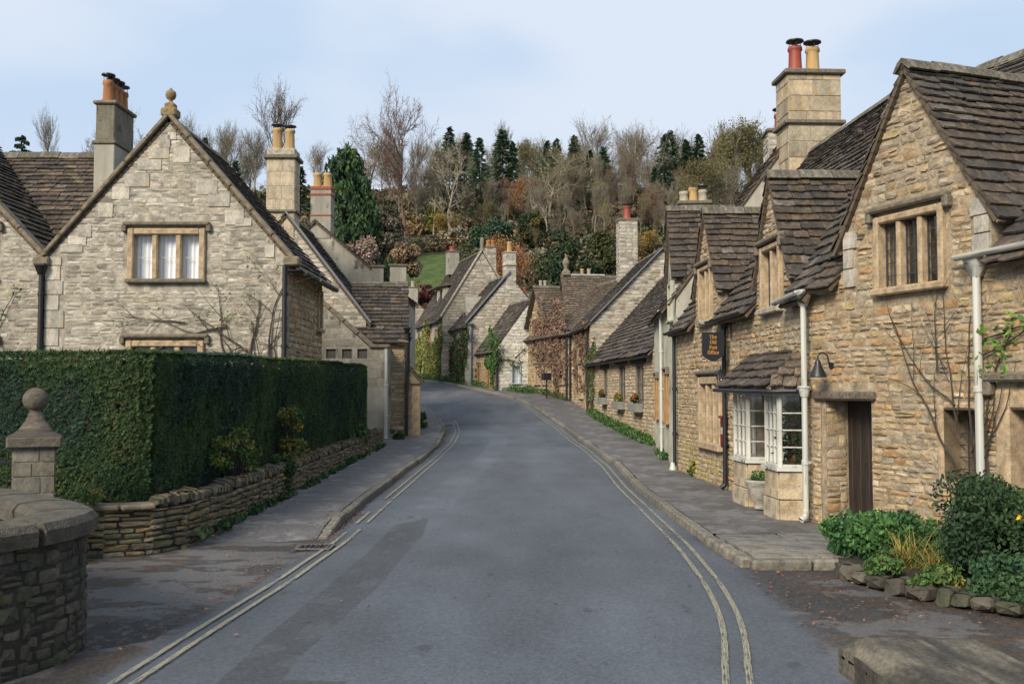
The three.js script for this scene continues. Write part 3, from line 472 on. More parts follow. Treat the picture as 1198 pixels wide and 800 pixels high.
// drain grate by the left-hand kerb
{ const q = thing('drain_grate', 'iron gully grate in the road at the near end of the left kerb', 'drain', [-2.62, 0.004, -13.35]); for (let i = 0; i < 7; i++) part(q, 'bar', cbox(0.03, 0.02, 0.34, -0.18 + i * 0.06, 0, 0, 0.004), M.black); part(q, 'frame', flat([cbox(0.46, 0.022, 0.04, 0, 0, 0.19, 0.004), cbox(0.46, 0.022, 0.04, 0, 0, -0.19, 0.004), cbox(0.04, 0.022, 0.34, 0.22, 0, 0, 0.004), cbox(0.04, 0.022, 0.34, -0.22, 0, 0, 0.004)]), std('worn_iron', [0.09, 0.08, 0.072], { roughness: 0.5 })); }

// ------------------------------------------------------------------ right-hand row
const rubble = (pal, o = {}) => ({ h: [0.06, 0.135], w: [0.1, 0.32], proj: [0.004, 0.028], pal, ...o });
const sub = (a, b) => a.clone().sub(b), slopeDir = (dz, dy) => V3(0, dy, -dz).normalize();
// a long roof over a range whose eaves run along the front: front and back slopes; skip(u, h) leaves out what dormers cover
function longRoof(b, x0, x1, eave, ridgeY, ridgeZ, o = {}) {
  const over = o.over ?? 0.22, k = (ridgeY - eave) / ridgeZ, S = slopeDir(ridgeZ, ridgeY - eave), L = Math.hypot(ridgeZ + over, k * (ridgeZ + over));
  const O = V3(0, eave - over * k, over);
  const front = b.roof(O, V3(1, 0, 0), S, L, (s) => { const h = O.y + s * S.y; let iv = [[x0, o.end ? o.end(h) : x1]]; for (const q of o.dormers || []) { const w = h < q.foot ? q.half : q.half * (q.apex - h) / (q.apex - q.foot); if (w > 0) iv = iv.flatMap(([p, r]) => [[p, Math.min(r, q.u - w)], [Math.max(p, q.u + w), r]].filter(([m, n]) => n - m > 0.05)); } return iv; }, o);
  const back = part(b.g, 'roof', box((o.end ? o.end(ridgeY) : x1) - x0, Math.hypot(ridgeZ, ridgeY - eave), 0.08).rotateX(Math.atan2(ridgeZ, ridgeY - eave)).translate((x0 + (o.end ? o.end(ridgeY) : x1)) / 2, (eave + ridgeY) / 2, -ridgeZ * 1.5), M.roofbase);
  b.ridge(V3(x0, ridgeY + 0.03, -ridgeZ), V3(o.end ? o.end(ridgeY) : x1, ridgeY + 0.03, -ridgeZ), { host: front });
  return front;
}
// a gable roof that runs back from the front face into the main slope
function crossRoof(b, u, half, foot, apex, zBack, o = {}) {              // zBack(h): how far back the slope reaches at height h
  const out = o.out ?? 0.08, ov = o.over ?? 0.14, k = (apex - foot) / half, H = half + ov, y0 = apex - k * H, L = Math.hypot(H, k * H), hosts = [];
  for (const sg of [1, -1]) { const S = V3(-sg * H, k * H, 0).normalize(), O = V3(u + sg * H, y0, out); hosts.push(b.roof(O, V3(0, 0, -sg), S, L, (s) => { const h = y0 + s * S.y, len = out - zBack(h); return len > 0.1 ? (sg > 0 ? [[0, len]] : [[-len, 0]]) : []; }, o)); }
  b.ridge(V3(u, apex + 0.05, out + 0.03), V3(u, apex + 0.05, zBack(apex) + 0.1), { host: hosts[0], w: 0.17, h: 0.15 });
  // lead and mortar under the verge
  for (const sg of [1, -1]) { const a = V3(u + sg * H, y0 - 0.045, out - 0.07), c = V3(u, apex - 0.045, out - 0.07), l = a.distanceTo(c), m = part(hosts[0], 'verge_mortar', box(l, 0.035, 0.12), o.vergeM || M.mHoney); m.position.copy(a.clone().add(c).multiplyScalar(0.5)); m.rotation.z = Math.atan2(c.y - a.y, c.x - a.x); }
  return hosts;
}
const closeBox = (b, D, eave, m, keep = []) => { for (const f of ['left', 'right', 'back']) if (!keep.includes(f)) { const W = f === 'back' ? b.L : D; b.wall(b.face(f, D), [[0.02, 0], [W - 0.02, 0], [W - 0.02, eave], [0.02, eave]], [], m); } };
const gut = (parent, m, a, b, r = 0.055) => { const L = a.distanceTo(b), q = new THREE.CylinderGeometry(r, r, L, 10, 1, true, 0, Math.PI).rotateZ(Math.PI / 2).rotateX(Math.PI), p = part(parent, 'gutter', q, m); p.position.copy(a.clone().add(b).multiplyScalar(0.5)); p.rotation.z = Math.atan2(b.y - a.y, b.x - a.x); p.rotation.y = 0; return p; };

// the near cottage with the steep gable
{
  const b = new Building('gabled_cottage', 'near honey stone cottage with steep gable, white downpipe and dark plank door', 'house', [4.55, 15.1], [6.5, 9.7], 0, { seed: 31 });
  const gu = 2.15, half = 1.34, foot = 4.36, ap = 6.42, eave = 3.8, D = 6.4, slope = (7.3 - eave) / 3.2;
  const out = [[0, 0], [5.74, 0], [5.74, eave], [gu + half, eave], [gu + half, foot], [gu, ap], [gu - half, foot], [gu - half, eave], [0, eave]];
  const win = [1.48, 3.4, 2.77, 4.46], door = [0.2, 0.1, 1.32, 1.93], sw = [2.66, 0.95, 3.2, 1.84], dr = [3.62, 0.0, 4.7, 2.02];
  const lintel = [0.1, 1.93, 1.42, 2.07];
  const w = b.wall(b.face('front'), out, [win, door, sw, dr], M.mHoney, { thick: 0.5, lay: rubble(PAL.honey, { stain: 0.42, dark: [3, 3, 0], seed: 5, toneAt: (u, v, r) => (v > 4.55 && r() < 0.35 + 0.25 * (v - 4.55) ? [3, 9, 10, 3, 9][Math.floor(r() * 5)] : undefined) }), skip: [[1.4, 3.28, 2.85, 4.66], lintel, [2.56, 0.85, 3.3, 1.95], [gu - half, 3.55, gu - half + 0.26, foot], [gu + half - 0.3, 3.7, gu + half, foot + 0.1], [3.5, 0, 4.8, 2.3]] });
  b.blocks(w, b.face('front'), [[gu - half, 3.55, gu - half + 0.24, 3.82], [gu - half, 3.82, gu - half + 0.2, 4.1], [gu - half, 4.1, gu - half + 0.28, 4.36], [gu + half - 0.28, 3.7, gu + half, 3.98], [gu + half - 0.24, 3.98, gu + half, 4.2], [gu + half - 0.3, 4.2, gu + half, 4.42]], PAL.quoin, 0.04);
  closeBox(b, D, eave, M.mHoney);
  b.wall(basis(V3(gu - half, 0, 0), V3(0, 0, 1), V3(0, 1, 0), V3(-1, 0, 0)), [[-2, eave], [-0.5, eave], [-0.5, foot], [-1.4, foot]], [], M.mHoney, { thick: 0.2 });
  const zb = (h) => -Math.max(0.1, (h - eave) / slope) - 0.15;
  longRoof(b, 0.2, 6.0, eave, 7.3, 3.2, { dormers: [{ u: gu, half: half + 0.1, foot: foot, apex: ap }], seed: 3 });
  crossRoof(b, gu, half, foot, ap, zb, { w: [0.2, 0.44], e0: 0.21, e1: 0.13, t: 0.026, sag: 0.08, over: 0.16 });
  b.window(b.face('front'), win, { lights: 3, lead: [2, 5], drip: true, curtain: false, sill: 0.1 });
  // timber lintel, recessed plank door
  const dq = b.group('door', b.face('front'));
  part(dq, 'lintel', cbox(1.34, 0.13, 0.34, 0.76, 2.0, -0.09, 0.03), M.oak);
  for (let i = 0; i < 6; i++) part(dq, 'plank', cbox(0.18, 1.82, 0.05, 0.29 + i * 0.185, 1.02, -0.44, 0.008), M.darkoak);
  part(dq, 'threshold', cbox(1.1, 0.1, 0.4, 0.76, 0.06, -0.22, 0.02), M.coping);
  part(dq, 'reveal_post', cbox(0.07, 1.82, 0.1, 0.24, 1.02, -0.4, 0.01), M.darkoak);
  { const n = b.stones.length, F = basis(V3(0.3, 0, -0.02), V3(0, 0, -1), V3(0, 1, 0), V3(1, 0, 0)); lay(b.stones, F, [[0, 0.1], [0.36, 0.1], [0.36, 1.93], [0, 1.93]], [], { h: [0.1, 0.2], w: [0.16, 0.3], proj: [0.004, 0.02], pal: PAL.honey }, b.r); for (let i = n; i < b.stones.length; i++) b.stones[i].host = w; }
  // small deep window
  const sq = b.group('window', b.face('front'));
  for (const [n, x, y, W, H] of [['jamb', 2.61, 1.4, 0.1, 1.0], ['jamb', 3.25, 1.4, 0.1, 1.0], ['head', 2.93, 1.89, 0.54, 0.1], ['sill', 2.93, 0.9, 0.62, 0.1]]) part(sq, n, cbox(W, H, 0.34, x, y, -0.14, 0.03), M.dressed);
  part(sq, 'pane', box(0.54, 0.9, 0.006, 2.93, 1.39, -0.27), M.glass);
  const lb = []; for (let i = 1; i < 4; i++) lb.push(box(0.012, 0.9, 0.014, 2.66 + 0.135 * i, 1.39, -0.262)); for (let i = 1; i < 6; i++) lb.push(box(0.54, 0.012, 0.014, 2.93, 0.94 + 0.15 * i, -0.261)); part(sq, 'leading', flat(lb), M.lattice);
  // porch doorway at the frame's edge
  const pq = b.group('doorway', b.face('front'));
  part(pq, 'jamb', cbox(0.2, 2.1, 0.4, 3.6, 1.05, -0.16, 0.03), M.dressed); part(pq, 'jamb', cbox(0.2, 2.1, 0.4, 4.72, 1.05, -0.16, 0.03), M.dressed); part(pq, 'head', cbox(0.92, 0.24, 0.38, 4.16, 1.98, -0.16, 0.03), M.dressed);
  part(pq, 'drip_mould', flat([cbox(1.5, 0.12, 0.16, 4.16, 2.24, 0.06, 0.03), cbox(0.12, 0.2, 0.14, 3.45, 2.12, 0.05, 0.02)]), M.drip); part(pq, 'door', cbox(0.92, 1.86, 0.06, 4.16, 0.95, -0.42, 0.01), M.darkoak);
  // rainwater goods
  const wp = pipe(b.g, 'downpipe', M.white, 3.33, 0.09, 0.1, 3.5, 0.05, { hopper: true });
  gut(b.g, M.white, V3(3.12, 3.72, 0.2), V3(5.7, 3.8, 0.2), 0.065);
  const wq = pipe(b.g, 'downpipe', M.white, 0.03, 0.16, 0.1, 3.4, 0.045, { hopper: true });
  part(b.g, 'pipe_collar', flat([cyl(0.09, 0.06, 0.14, 0.03, 2.05, 0.16, 12), cyl(0.1, 0.1, 0.03, 0.03, 2.13, 0.16, 12)]), M.white);
  b.finish();
}
// wall lamp by the door
{
  const q = thing('wall_lamp', 'black swan-neck wall lamp with cone shade above the plank door', 'lamp', [4.72, 2.27, -14.63], Math.atan2(-5.4, 1.95) + Math.PI * 0);
  q.rotation.y = Math.atan2(-5.4, 1.95);
  q.scale.setScalar(0.85);
  part(q, 'wall_plate', cyl(0.06, 0.06, 0.03, 0, 0, 0).rotateX(Math.PI / 2).translate(0, 0.2, 0.03), M.black);
  part(q, 'arm', tube([[0, 0.2, 0.03], [0, 0.24, 0.08], [0, 0.38, 0.12], [0, 0.42, 0.22], [0, 0.38, 0.3], [0, 0.28, 0.31]], 0.013, 0.013, 8), M.black);
  part(q, 'shade', lathe([[0.03, 0.3], [0.05, 0.27], [0.05, 0.22], [0.065, 0.2], [0.14, 0.03], [0.145, 0.0], [0.135, 0.0], [0.055, 0.19]], 0, 0, 0.31), M.black);
  part(q, 'bulb', new THREE.SphereGeometry(0.035, 12, 8).translate(0, 0.07, 0.31), std('bulb_glass', [0.6, 0.58, 0.52], { roughness: 0.2 }));
}
// the old post office: dormers, tiled hood, twin bay windows
let PO;
{
  const b = PO = new Building('bay_window_cottage', 'honey stone cottage with two gabled dormers and white bay windows under a tiled hood', 'house', [4.09, 24.7], [4.55, 15.1], 0, { seed: 77 });
  const eave = 3.72, rz = 3.2, ry = 7.9, k = (ry - eave) / rz, D = 6.4, L = b.L;
  const dm = [{ u: 3.1, half: 0.98, foot: 4.36, apex: 6.0, win: [2.55, 3.5, 3.65, 4.78] }, { u: 7.75, half: 0.9, foot: 4.16, apex: 5.78, win: [7.2, 3.42, 8.3, 4.58] }];
  const out = [[0, 0], [L, 0], [L, eave]]; for (const q of [dm[1], dm[0]]) out.push([q.u + q.half, eave], [q.u + q.half, q.foot], [q.u, q.apex], [q.u - q.half, q.foot], [q.u - q.half, eave]); out.push([0, eave]);
  const gw = [2.45, 0.87, 4.35, 2.36], bay1 = [6.6, 0.1, 7.72, 2.1], shop = [7.8, 0.1, 8.4, 2.05], bay2 = [8.46, 0.1, 9.42, 2.1];
  const w = b.wall(b.face('front'), out, [dm[0].win, dm[1].win, gw, bay1, shop, bay2], M.mHoney, { thick: 0.4, lay: rubble(PAL.honey, { seed: 15, stain: 0.4, dark: [4, 0, 8], toneAt: (u, v, r) => (v < 0.9 && u < 5 && vn(u * 1.1, v * 2) > 0.5 && r() < 0.6 ? 11 : v > 2.7 && u > 5.5 && vn(u, v * 1.3 + 9) > 0.55 && r() < 0.6 ? 9 : undefined) }), skip: dm.flatMap((q) => [[q.win[0] - 0.06, q.win[1] - 0.14, q.win[2] + 0.06, q.win[3] + 0.05]]).concat([[2.35, 0.7, 4.45, 2.5]]) });
  closeBox(b, D, eave, M.mHoney);
  longRoof(b, -0.05, L, eave, ry, rz, { end: (h) => Math.min(L + 0.25 + Math.max(0, (h - eave) / k - 0.15) / 0.3, L + 1.6, lerp(L + 1.2, 5.6, clamp((h - 5.7) / (ry - 5.7)))), dormers: dm.map((q) => ({ ...q, half: q.half + 0.06 })), seed: 8, sag: 0.05 });
  for (const q of dm) {
    crossRoof(b, q.u, q.half, q.foot, q.apex, (h) => -Math.max(0.1, (h - eave) / k) - 0.12, { w: [0.19, 0.4], e0: 0.2, e1: 0.13, t: 0.026, sag: 0.07, seed: q.u, out: 0.07, over: 0.13 });
    for (const sg of [-1, 1]) b.wall(basis(V3(q.u + sg * q.half, 0, 0), V3(0, 0, -sg), V3(0, 1, 0), V3(sg, 0, 0)), sg > 0 ? [[0.2, eave - 0.1], [0.8, q.foot], [0.2, q.foot]] : [[-0.2, eave - 0.1], [-0.2, q.foot], [-0.8, q.foot]], [], M.mHoney, { thick: 0.12 });
    b.window(b.face('front'), q.win, { lights: 2, lead: [2, 5], sill: 0.11, sillM: M.dressedPale, frame: 0.03 });
    const a = q.win, y = a[3] + 0.02; part(b.g, 'drip_mould', flat([cbox(a[2] - a[0] + 0.3, 0.09, 0.14, (a[0] + a[2]) / 2, y + 0.05, 0.06, 0.03), cbox(0.11, 0.17, 0.13, a[0] - 0.1, y - 0.06, 0.055, 0.02), cbox(0.11, 0.17, 0.13, a[2] + 0.1, y - 0.06, 0.055, 0.02)]), M.drip);
  }
  b.window(b.face('front'), gw, { lights: 3, jamb: 0.16, mull: 0.14, lead: [2, 5], drip: true, sill: 0.16, sillM: M.dressed });
  // chimney at the far gable, of big ashlar blocks
  b.chimney(0.6, -3.2, 0.9, 1.3, 6.2, 9.72, { m: M.dressedPale, lay: { h: [0.34, 0.4], w: [0.4, 0.62], proj: [0.012, 0.02], pal: PAL.ashlar, ashlar: true, gap: 0.01 }, bands: [[8.55, 0.1, 0.09]], capH: 0.12, capOut: 0.1, pots: [[-0.05, 0.3, 'r', 0.72, true], [0, -0.12, 'y', 0.68, true]], potR: 0.17 });
  // bays
  for (const [a0, a1] of [[6.6, 7.72], [8.46, 9.42]]) {
    const q = b.group('bay_window', b.face('front')), z = 0.42, pl = [[a0, -0.1], [a0, 0], [a0 + 0.16, z], [a1 - 0.12, z], [a1, 0], [a1, -0.1]], y0 = 0.06, y1 = 0.84, yt = 2.06;
    const plan = (o) => { const c = (a0 + a1) / 2; return pl.map(([x, zz]) => [x + Math.sign(x - c) * o, zz > 0 ? zz + o : zz]); };
    part(q, 'plinth', prism(plan(-0.03), y0, y1), M.dressed);
    const faces = [[pl[1], pl[2]], [pl[2], pl[3]], [pl[3], pl[4]]];
    faces.forEach(([s, e], fi) => {                                   // plinth ashlars and the sash above
      const U = V3(e[0] - s[0], 0, e[1] - s[1]), len = U.length(); U.normalize(); const N = U.clone().cross(V3(0, 1, 0)), F = basis(V3(s[0], 0, s[1]).addScaledVector(N, 0), U, V3(0, 1, 0), N).multiply(new THREE.Matrix4());
      const put = (name, gq, m) => { const p = part(q, name, gq, m); F.decompose(p.position, p.quaternion, p.scale); return p; };
      for (const [ya, yb, n] of [[0.07, 0.4, 1], [0.4, 0.83, fi === 1 ? 2 : 1]]) for (let i = 0; i < n; i++) put('plinth_block', cbox(len / n - 0.01, yb - ya - 0.01, 0.06, len * (i + 0.5) / n, (ya + yb) / 2, ya < 0.2 ? 0.02 : -0.005, 0.01), toneMat('plinth', PAL.ashlar[(fi + i + (ya < 0.2 ? 3 : 0)) % 5]));
      const cols = fi === 1 ? 3 : 1, rows = 4, fr = 0.05, b0 = y1 + 0.05, bt = yt - 0.02, iw = len - fr * 2, ih = bt - b0 - fr * 2;
      put('sash_frame', flat([cbox(fr, bt - b0, 0.06, fr / 2, (b0 + bt) / 2, -0.01, 0.008), cbox(fr, bt - b0, 0.06, len - fr / 2, (b0 + bt) / 2, -0.01, 0.008), cbox(len - 2 * fr, fr, 0.06, len / 2, b0 + fr / 2, -0.012, 0.008), cbox(len - 2 * fr, fr, 0.06, len / 2, bt - fr / 2, -0.012, 0.008)]), M.white);
      for (let i = 1; i < cols; i++) put('glazing_bar', cbox(0.024, ih, 0.04, fr + iw * i / cols, b0 + fr + ih / 2, -0.015, 0.006), M.white);
      for (let i = 1; i < rows; i++) put('glazing_bar', cbox(iw, 0.022, 0.038, fr + iw / 2, b0 + fr + ih * i / rows, -0.016, 0.006), M.white);
      for (let i = 0; i < cols; i++) for (let j = 0; j < rows; j++) put('pane', box(iw / cols - 0.02, ih / rows - 0.02, 0.005, fr + iw * (i + 0.5) / cols, b0 + fr + ih * (j + 0.5) / rows, -0.02), M.glass);
    });
    part(q, 'sill', prism(plan(0.06), y1, y1 + 0.055), M.white); part(q, 'head', prism(plan(0.03), yt - 0.02, yt + 0.07), M.white);
    part(q, 'display_back', box(a1 - a0 + 0.5, 1.9, 0.03, (a0 + a1) / 2, 1.5, -0.75), M.cream); part(q, 'display_side', box(0.03, 1.9, 0.4, a0 - 0.12, 1.5, -0.56), M.cream);
  }
  // shop door between the bays
  const sd = b.group('shop_door', b.face('front')); part(sd, 'door_leaf', cbox(0.6, 1.95, 0.06, 8.1, 1.08, -0.08, 0.01), std('cream_paint', [0.62, 0.58, 0.48], { roughness: 0.5 })); part(sd, 'handle', cbox(0.03, 0.14, 0.05, 7.9, 1.15, -0.03, 0.006), M.black); part(sd, 'step', cbox(0.62, 0.12, 0.4, 8.1, 0.08, 0.12, 0.02), M.coping);
  // hood over the bays: a lean-to of slates with a hipped near end
  { const u0 = 6.3, u1 = 9.3, u2 = 9.58, zt = 0.6, yb = 2.13, yt = 2.72, S = V3(0, yt - yb, -zt).normalize(), L1 = Math.hypot(zt, yt - yb);
    b.roof(V3(0, yb, zt), V3(1, 0, 0), S, L1, (s) => [[u0 + 0.22 * s, u1 - 0.3 * s / L1]], { e0: 0.2, e1: 0.17, w: [0.16, 0.34], t: 0.03 });
    const A = V3(u1, yb, zt), B = V3(u2, yb, 0), C = V3(u1 - 0.3, yt, 0), U = sub(B, A).normalize(), ac = sub(C, A), h = ac.clone().addScaledVector(U, -ac.dot(U)), Lh = h.length(), wA = A.distanceTo(B), px = ac.dot(U);
    b.roof(A, U, h.clone().normalize(), Lh, (s) => { const t = s / Lh; return [[px * t, lerp(wA, px, t) + 0.02]]; }, { e0: 0.2, e1: 0.17, w: [0.16, 0.3], t: 0.03, pal: PAL.slateR });
    const hq = part(b.g, 'hood_board', flat([cbox(u1 - u0 + 0.06, 0.06, 0.05, (u0 + u1) / 2, yb - 0.06, zt - 0.02, 0.01)]), M.black); const rt = part(b.g, 'hood_board', cbox(wA, 0.06, 0.05, 0, 0, 0, 0.01), M.black); rt.position.set((u1 + u2) / 2, yb - 0.06, zt / 2); rt.rotation.y = -Math.atan2(B.z - A.z, B.x - A.x);
    part(b.g, 'hood_soffit', prism([[u0 + 0.05, 0], [u0 + 0.05, zt - 0.05], [u1, zt - 0.05], [u2, 0]], yb - 0.04, yb - 0.015), M.white);
    part(b.g, 'gutter', tube([[u0 - 0.05, 2.08, zt + 0.05], [u1, 2.06, zt + 0.05], [9.58, 2.07, 0.22]], 0.035, 0.035, 8, 30), M.black); }
  // black downpipes, gutters
  pipe(b.g, 'downpipe', M.black, 4.85, 0.09, 0.1, 3.35, 0.045, { hopper: true }); pipe(b.g, 'downpipe', M.black, 0.12, 0.09, 0.1, 3.4, 0.045, { hopper: true });
  part(b.g, 'pipe_foot', cyl(0.05, 0.1, 0.2, 0.12, 0.2, 0.14, 8), M.white);
  gut(b.g, M.white, V3(8.65, 3.5, 0.27), V3(9.75, 3.56, 0.27), 0.06); gut(b.g, M.black, V3(4.2, 3.48, 0.27), V3(6.8, 3.5, 0.27), 0.06); gut(b.g, M.black, V3(-0.1, 3.48, 0.27), V3(2.1, 3.5, 0.27), 0.06);
  b.finish();
}
// local point of the post office front
const poAt = (u, y, z) => V3(u, y, z).applyMatrix4(PO.g.matrixWorld), poTurn = PO.g.rotation.y;
// hanging sign
{
  const p = poAt(5.2, 2.6, 0.02), q = thing('hanging_sign', 'black shield sign in gold letters hanging from a scrolled iron bracket', 'sign', [p.x, p.y, p.z], poTurn);
  part(q, 'bracket', flat([cbox(0.025, 0.5, 0.02, 0, 0.72, 0.02, 0.004), tube([[0, 0.76, 0.02], [0, 0.76, 0.4], [0, 0.76, 0.66]], 0.011, 0.011, 6, 10), tube([[0, 0.88, 0.03], [0, 0.96, 0.12], [0, 0.93, 0.22], [0, 0.84, 0.24], [0, 0.83, 0.15], [0, 0.88, 0.14]], 0.009, 0.008, 6, 24), tube([[0, 0.77, 0.26], [0, 0.86, 0.36], [0, 0.84, 0.46], [0, 0.78, 0.48]], 0.008, 0.008, 6, 16), new THREE.TorusGeometry(0.03, 0.008, 6, 14).rotateY(Math.PI / 2).translate(0, 0.79, 0.68), cyl(0.006, 0.006, 0.12, 0, 0.69, 0.24, 6), cyl(0.006, 0.006, 0.12, 0, 0.69, 0.54, 6)]), M.black);
  const sh = new THREE.Shape(); sh.moveTo(-0.27, 0.27); sh.lineTo(0.27, 0.27); sh.lineTo(0.27, -0.2); sh.quadraticCurveTo(0.2, -0.3, 0, -0.35); sh.quadraticCurveTo(-0.2, -0.3, -0.27, -0.2); sh.closePath();
  const brd = part(q, 'board', new THREE.ExtrudeGeometry(sh, { depth: 0.03, bevelEnabled: true, bevelSize: 0.008, bevelThickness: 0.008, bevelSegments: 2 }).translate(0, 0, -0.015).scale(0.78, 0.9, 1).rotateY(Math.PI / 2).translate(0, 0.36, 0.38), std('sign_black', [0.012, 0.015, 0.02], { roughness: 0.4 }));
  const cv = document.createElement('canvas'); cv.width = 256; cv.height = 288; const c = cv.getContext('2d'); c.clearRect(0, 0, 256, 288); c.fillStyle = '#c8903c'; c.textAlign = 'center'; c.font = '58px serif'; ['The', 'Old', 'Post', 'Office'].forEach((t, i) => c.fillText(t, 128, 62 + i * 62));
  const ct = new THREE.CanvasTexture(cv); ct.colorSpace = THREE.SRGBColorSpace; const lm = mat('sign_lettering', () => new THREE.MeshStandardMaterial({ map: ct, alphaTest: 0.4, transparent: false, roughness: 0.45, side: THREE.DoubleSide }));
  for (const sg of [1, -1]) { const l = part(brd, 'lettering', new THREE.PlaneGeometry(0.36, 0.47), lm); l.position.set(sg * 0.027, 0.35, 0.38); l.rotation.y = sg * Math.PI / 2; }
}
{ const p = poAt(5.15, 2.1, 0.02), q = thing('wall_lantern', 'small black glazed lantern on the wall beneath the hanging sign', 'lantern', [p.x, p.y, p.z], poTurn);
  part(q, 'bracket', tube([[0, 0.1, 0], [0, 0.02, 0.1], [0, 0.06, 0.22]], 0.012, 0.012, 6), M.black); part(q, 'cage', flat([cyl(0.09, 0.06, 0.015, 0, 0.08, 0.22, 4), cyl(0.02, 0.13, 0.1, 0, 0.33, 0.22, 4), cyl(0.012, 0.012, 0.08, 0, 0.41, 0.22, 6), ...[0, 1, 2, 3].map((i) => tube([[0.055 * Math.cos(i * 1.571), 0.08, 0.22 + 0.055 * Math.sin(i * 1.571)], [0.09 * Math.cos(i * 1.571), 0.29, 0.22 + 0.09 * Math.sin(i * 1.571)]], 0.007, 0.007, 4, 2))]), M.black); part(q, 'pane', cyl(0.085, 0.053, 0.2, 0, 0.185, 0.22, 4), M.glass); }
{ const p = poAt(4.66, 0.92, -0.1), q = thing('post_box', 'red wall post box set beside the black downpipe', 'post box', [p.x, p.y, p.z], poTurn); part(q, 'case', cbox(0.25, 0.6, 0.2, 0, 0.3, 0.1, 0.02), M.red); part(q, 'hood', cbox(0.28, 0.05, 0.24, 0, 0.62, 0.12, 0.015), M.red); part(q, 'slot', cbox(0.17, 0.025, 0.02, 0, 0.51, 0.2, 0.004), M.black); part(q, 'notice_plate', cbox(0.14, 0.14, 0.01, 0, 0.34, 0.202, 0.003), M.white); part(q, 'door', cbox(0.2, 0.26, 0.012, 0, 0.17, 0.2, 0.004), M.red); }
{ const p = poAt(8.1, 0.12, 0.36), q = thing('stone_urn', 'pale stone urn planted with greenery between the two bay windows', 'urn', [p.x, p.y, p.z]); part(q, 'urn', lathe([[0.1, 0], [0.12, 0.04], [0.08, 0.09], [0.17, 0.17], [0.22, 0.34], [0.24, 0.42], [0.26, 0.44], [0.26, 0.48], [0.22, 0.48], [0.2, 0.4]]), std('urn_stone', [0.40, 0.38, 0.33], { map: rep(T.stone, 2) })); part(q, 'soil', cyl(0.21, 0.21, 0.02, 0, 0.43, 0), M.soil); q.userData.plant = 1; }

// the pale green rendered house
{
  const b = new Building('rendered_house', 'pale green limewashed house with a gabled dormer, third along the right-hand row', 'house', [4.75, 33.2], [4.09, 24.7], 0, { seed: 51, keep: 60, keepS: 220 });
  const eave = 4.5, rz = 3.2, ry = 8.9, k = (ry - eave) / rz, D = 6.4, L = b.L, q = { u: 7.1, half: 1.1, foot: 5.1, apex: 6.85, win: [6.6, 3.85, 7.6, 4.9] };
  const out = [[0, -0.1], [L, -0.1], [L, eave], [q.u + q.half, eave], [q.u + q.half, q.foot], [q.u, q.apex], [q.u - q.half, q.foot], [q.u - q.half, eave], [0, eave]], w1 = [1.0, 1.15, 2.0, 2.5], w2 = [5.0, 1.15, 6.1, 2.57];
  b.wall(b.face('front'), out, [q.win, w1, w2], M.greenwash, { thick: 0.4 });
  closeBox(b, D, eave, M.greenwash, ['right']);
  b.wall(b.face('right'), [[0.02, 0], [D, 0], [D, eave], [rz, ry - 0.06], [0.02, eave]], [], M.palecement, { thick: 0.3 });
  longRoof(b, -0.1, L + 0.06, eave, ry, rz, { dormers: [{ ...q, half: q.half + 0.06 }], seed: 21, over: 0.2 });
  crossRoof(b, q.u, q.half, q.foot, q.apex, (h) => -Math.max(0.1, (h - eave) / k) - 0.12, { w: [0.24, 0.48], e0: 0.23, e1: 0.15, t: 0.032, out: 0.1 });
  for (const sg of [-1, 1]) b.wall(basis(V3(q.u + sg * q.half, 0, 0), V3(0, 0, -sg), V3(0, 1, 0), V3(sg, 0, 0)), sg > 0 ? [[0.2, eave - 0.1], [0.8, q.foot], [0.2, q.foot]] : [[-0.2, eave - 0.1], [-0.2, q.foot], [-0.8, q.foot]], [], M.greenwash, { thick: 0.12 });
  b.window(b.face('front'), q.win, { lights: 2, m: M.greenwash, lead: [2, 4] });
  for (const a of [w1, w2]) b.window(b.face('front'), a, { lights: 2, m: M.paleoak, jamb: 0.08, mull: 0.08, lead: [1, 3], drip: true });
  b.chimney(1.2, -1.2, 1.2, 0.92, 5.0, 7.95, { m: M.palecement, lay: { h: [0.3, 0.36], w: [0.35, 0.6], proj: [0.01, 0.018], pal: PAL.ashlar, ashlar: true, gap: 0.01 }, capH: 0.12, capOut: 0.08, pots: [[0.1, -0.3, 'b', 0.42, true], [0.1, 0, 'y', 0.5], [0.1, 0.3, 'b', 0.38]], potR: 0.15 });
  b.chimney(4.8, -3.3, 0.8, 0.8, 7.6, 9.35, { m: M.cement, lay: { h: [0.13, 0.2], w: [0.2, 0.4], proj: [0.01, 0.02], pal: PAL.grey }, bands: [[8.5, 0.08, 0.06]], capH: 0.1, pots: [[0, 0, 'r', 0.5, true]], potR: 0.16 });
  pipe(b.g, 'downpipe', M.white, 4.2, 0.08, 0.1, 4.2, 0.045, { hopper: true });
  b.finish();
}
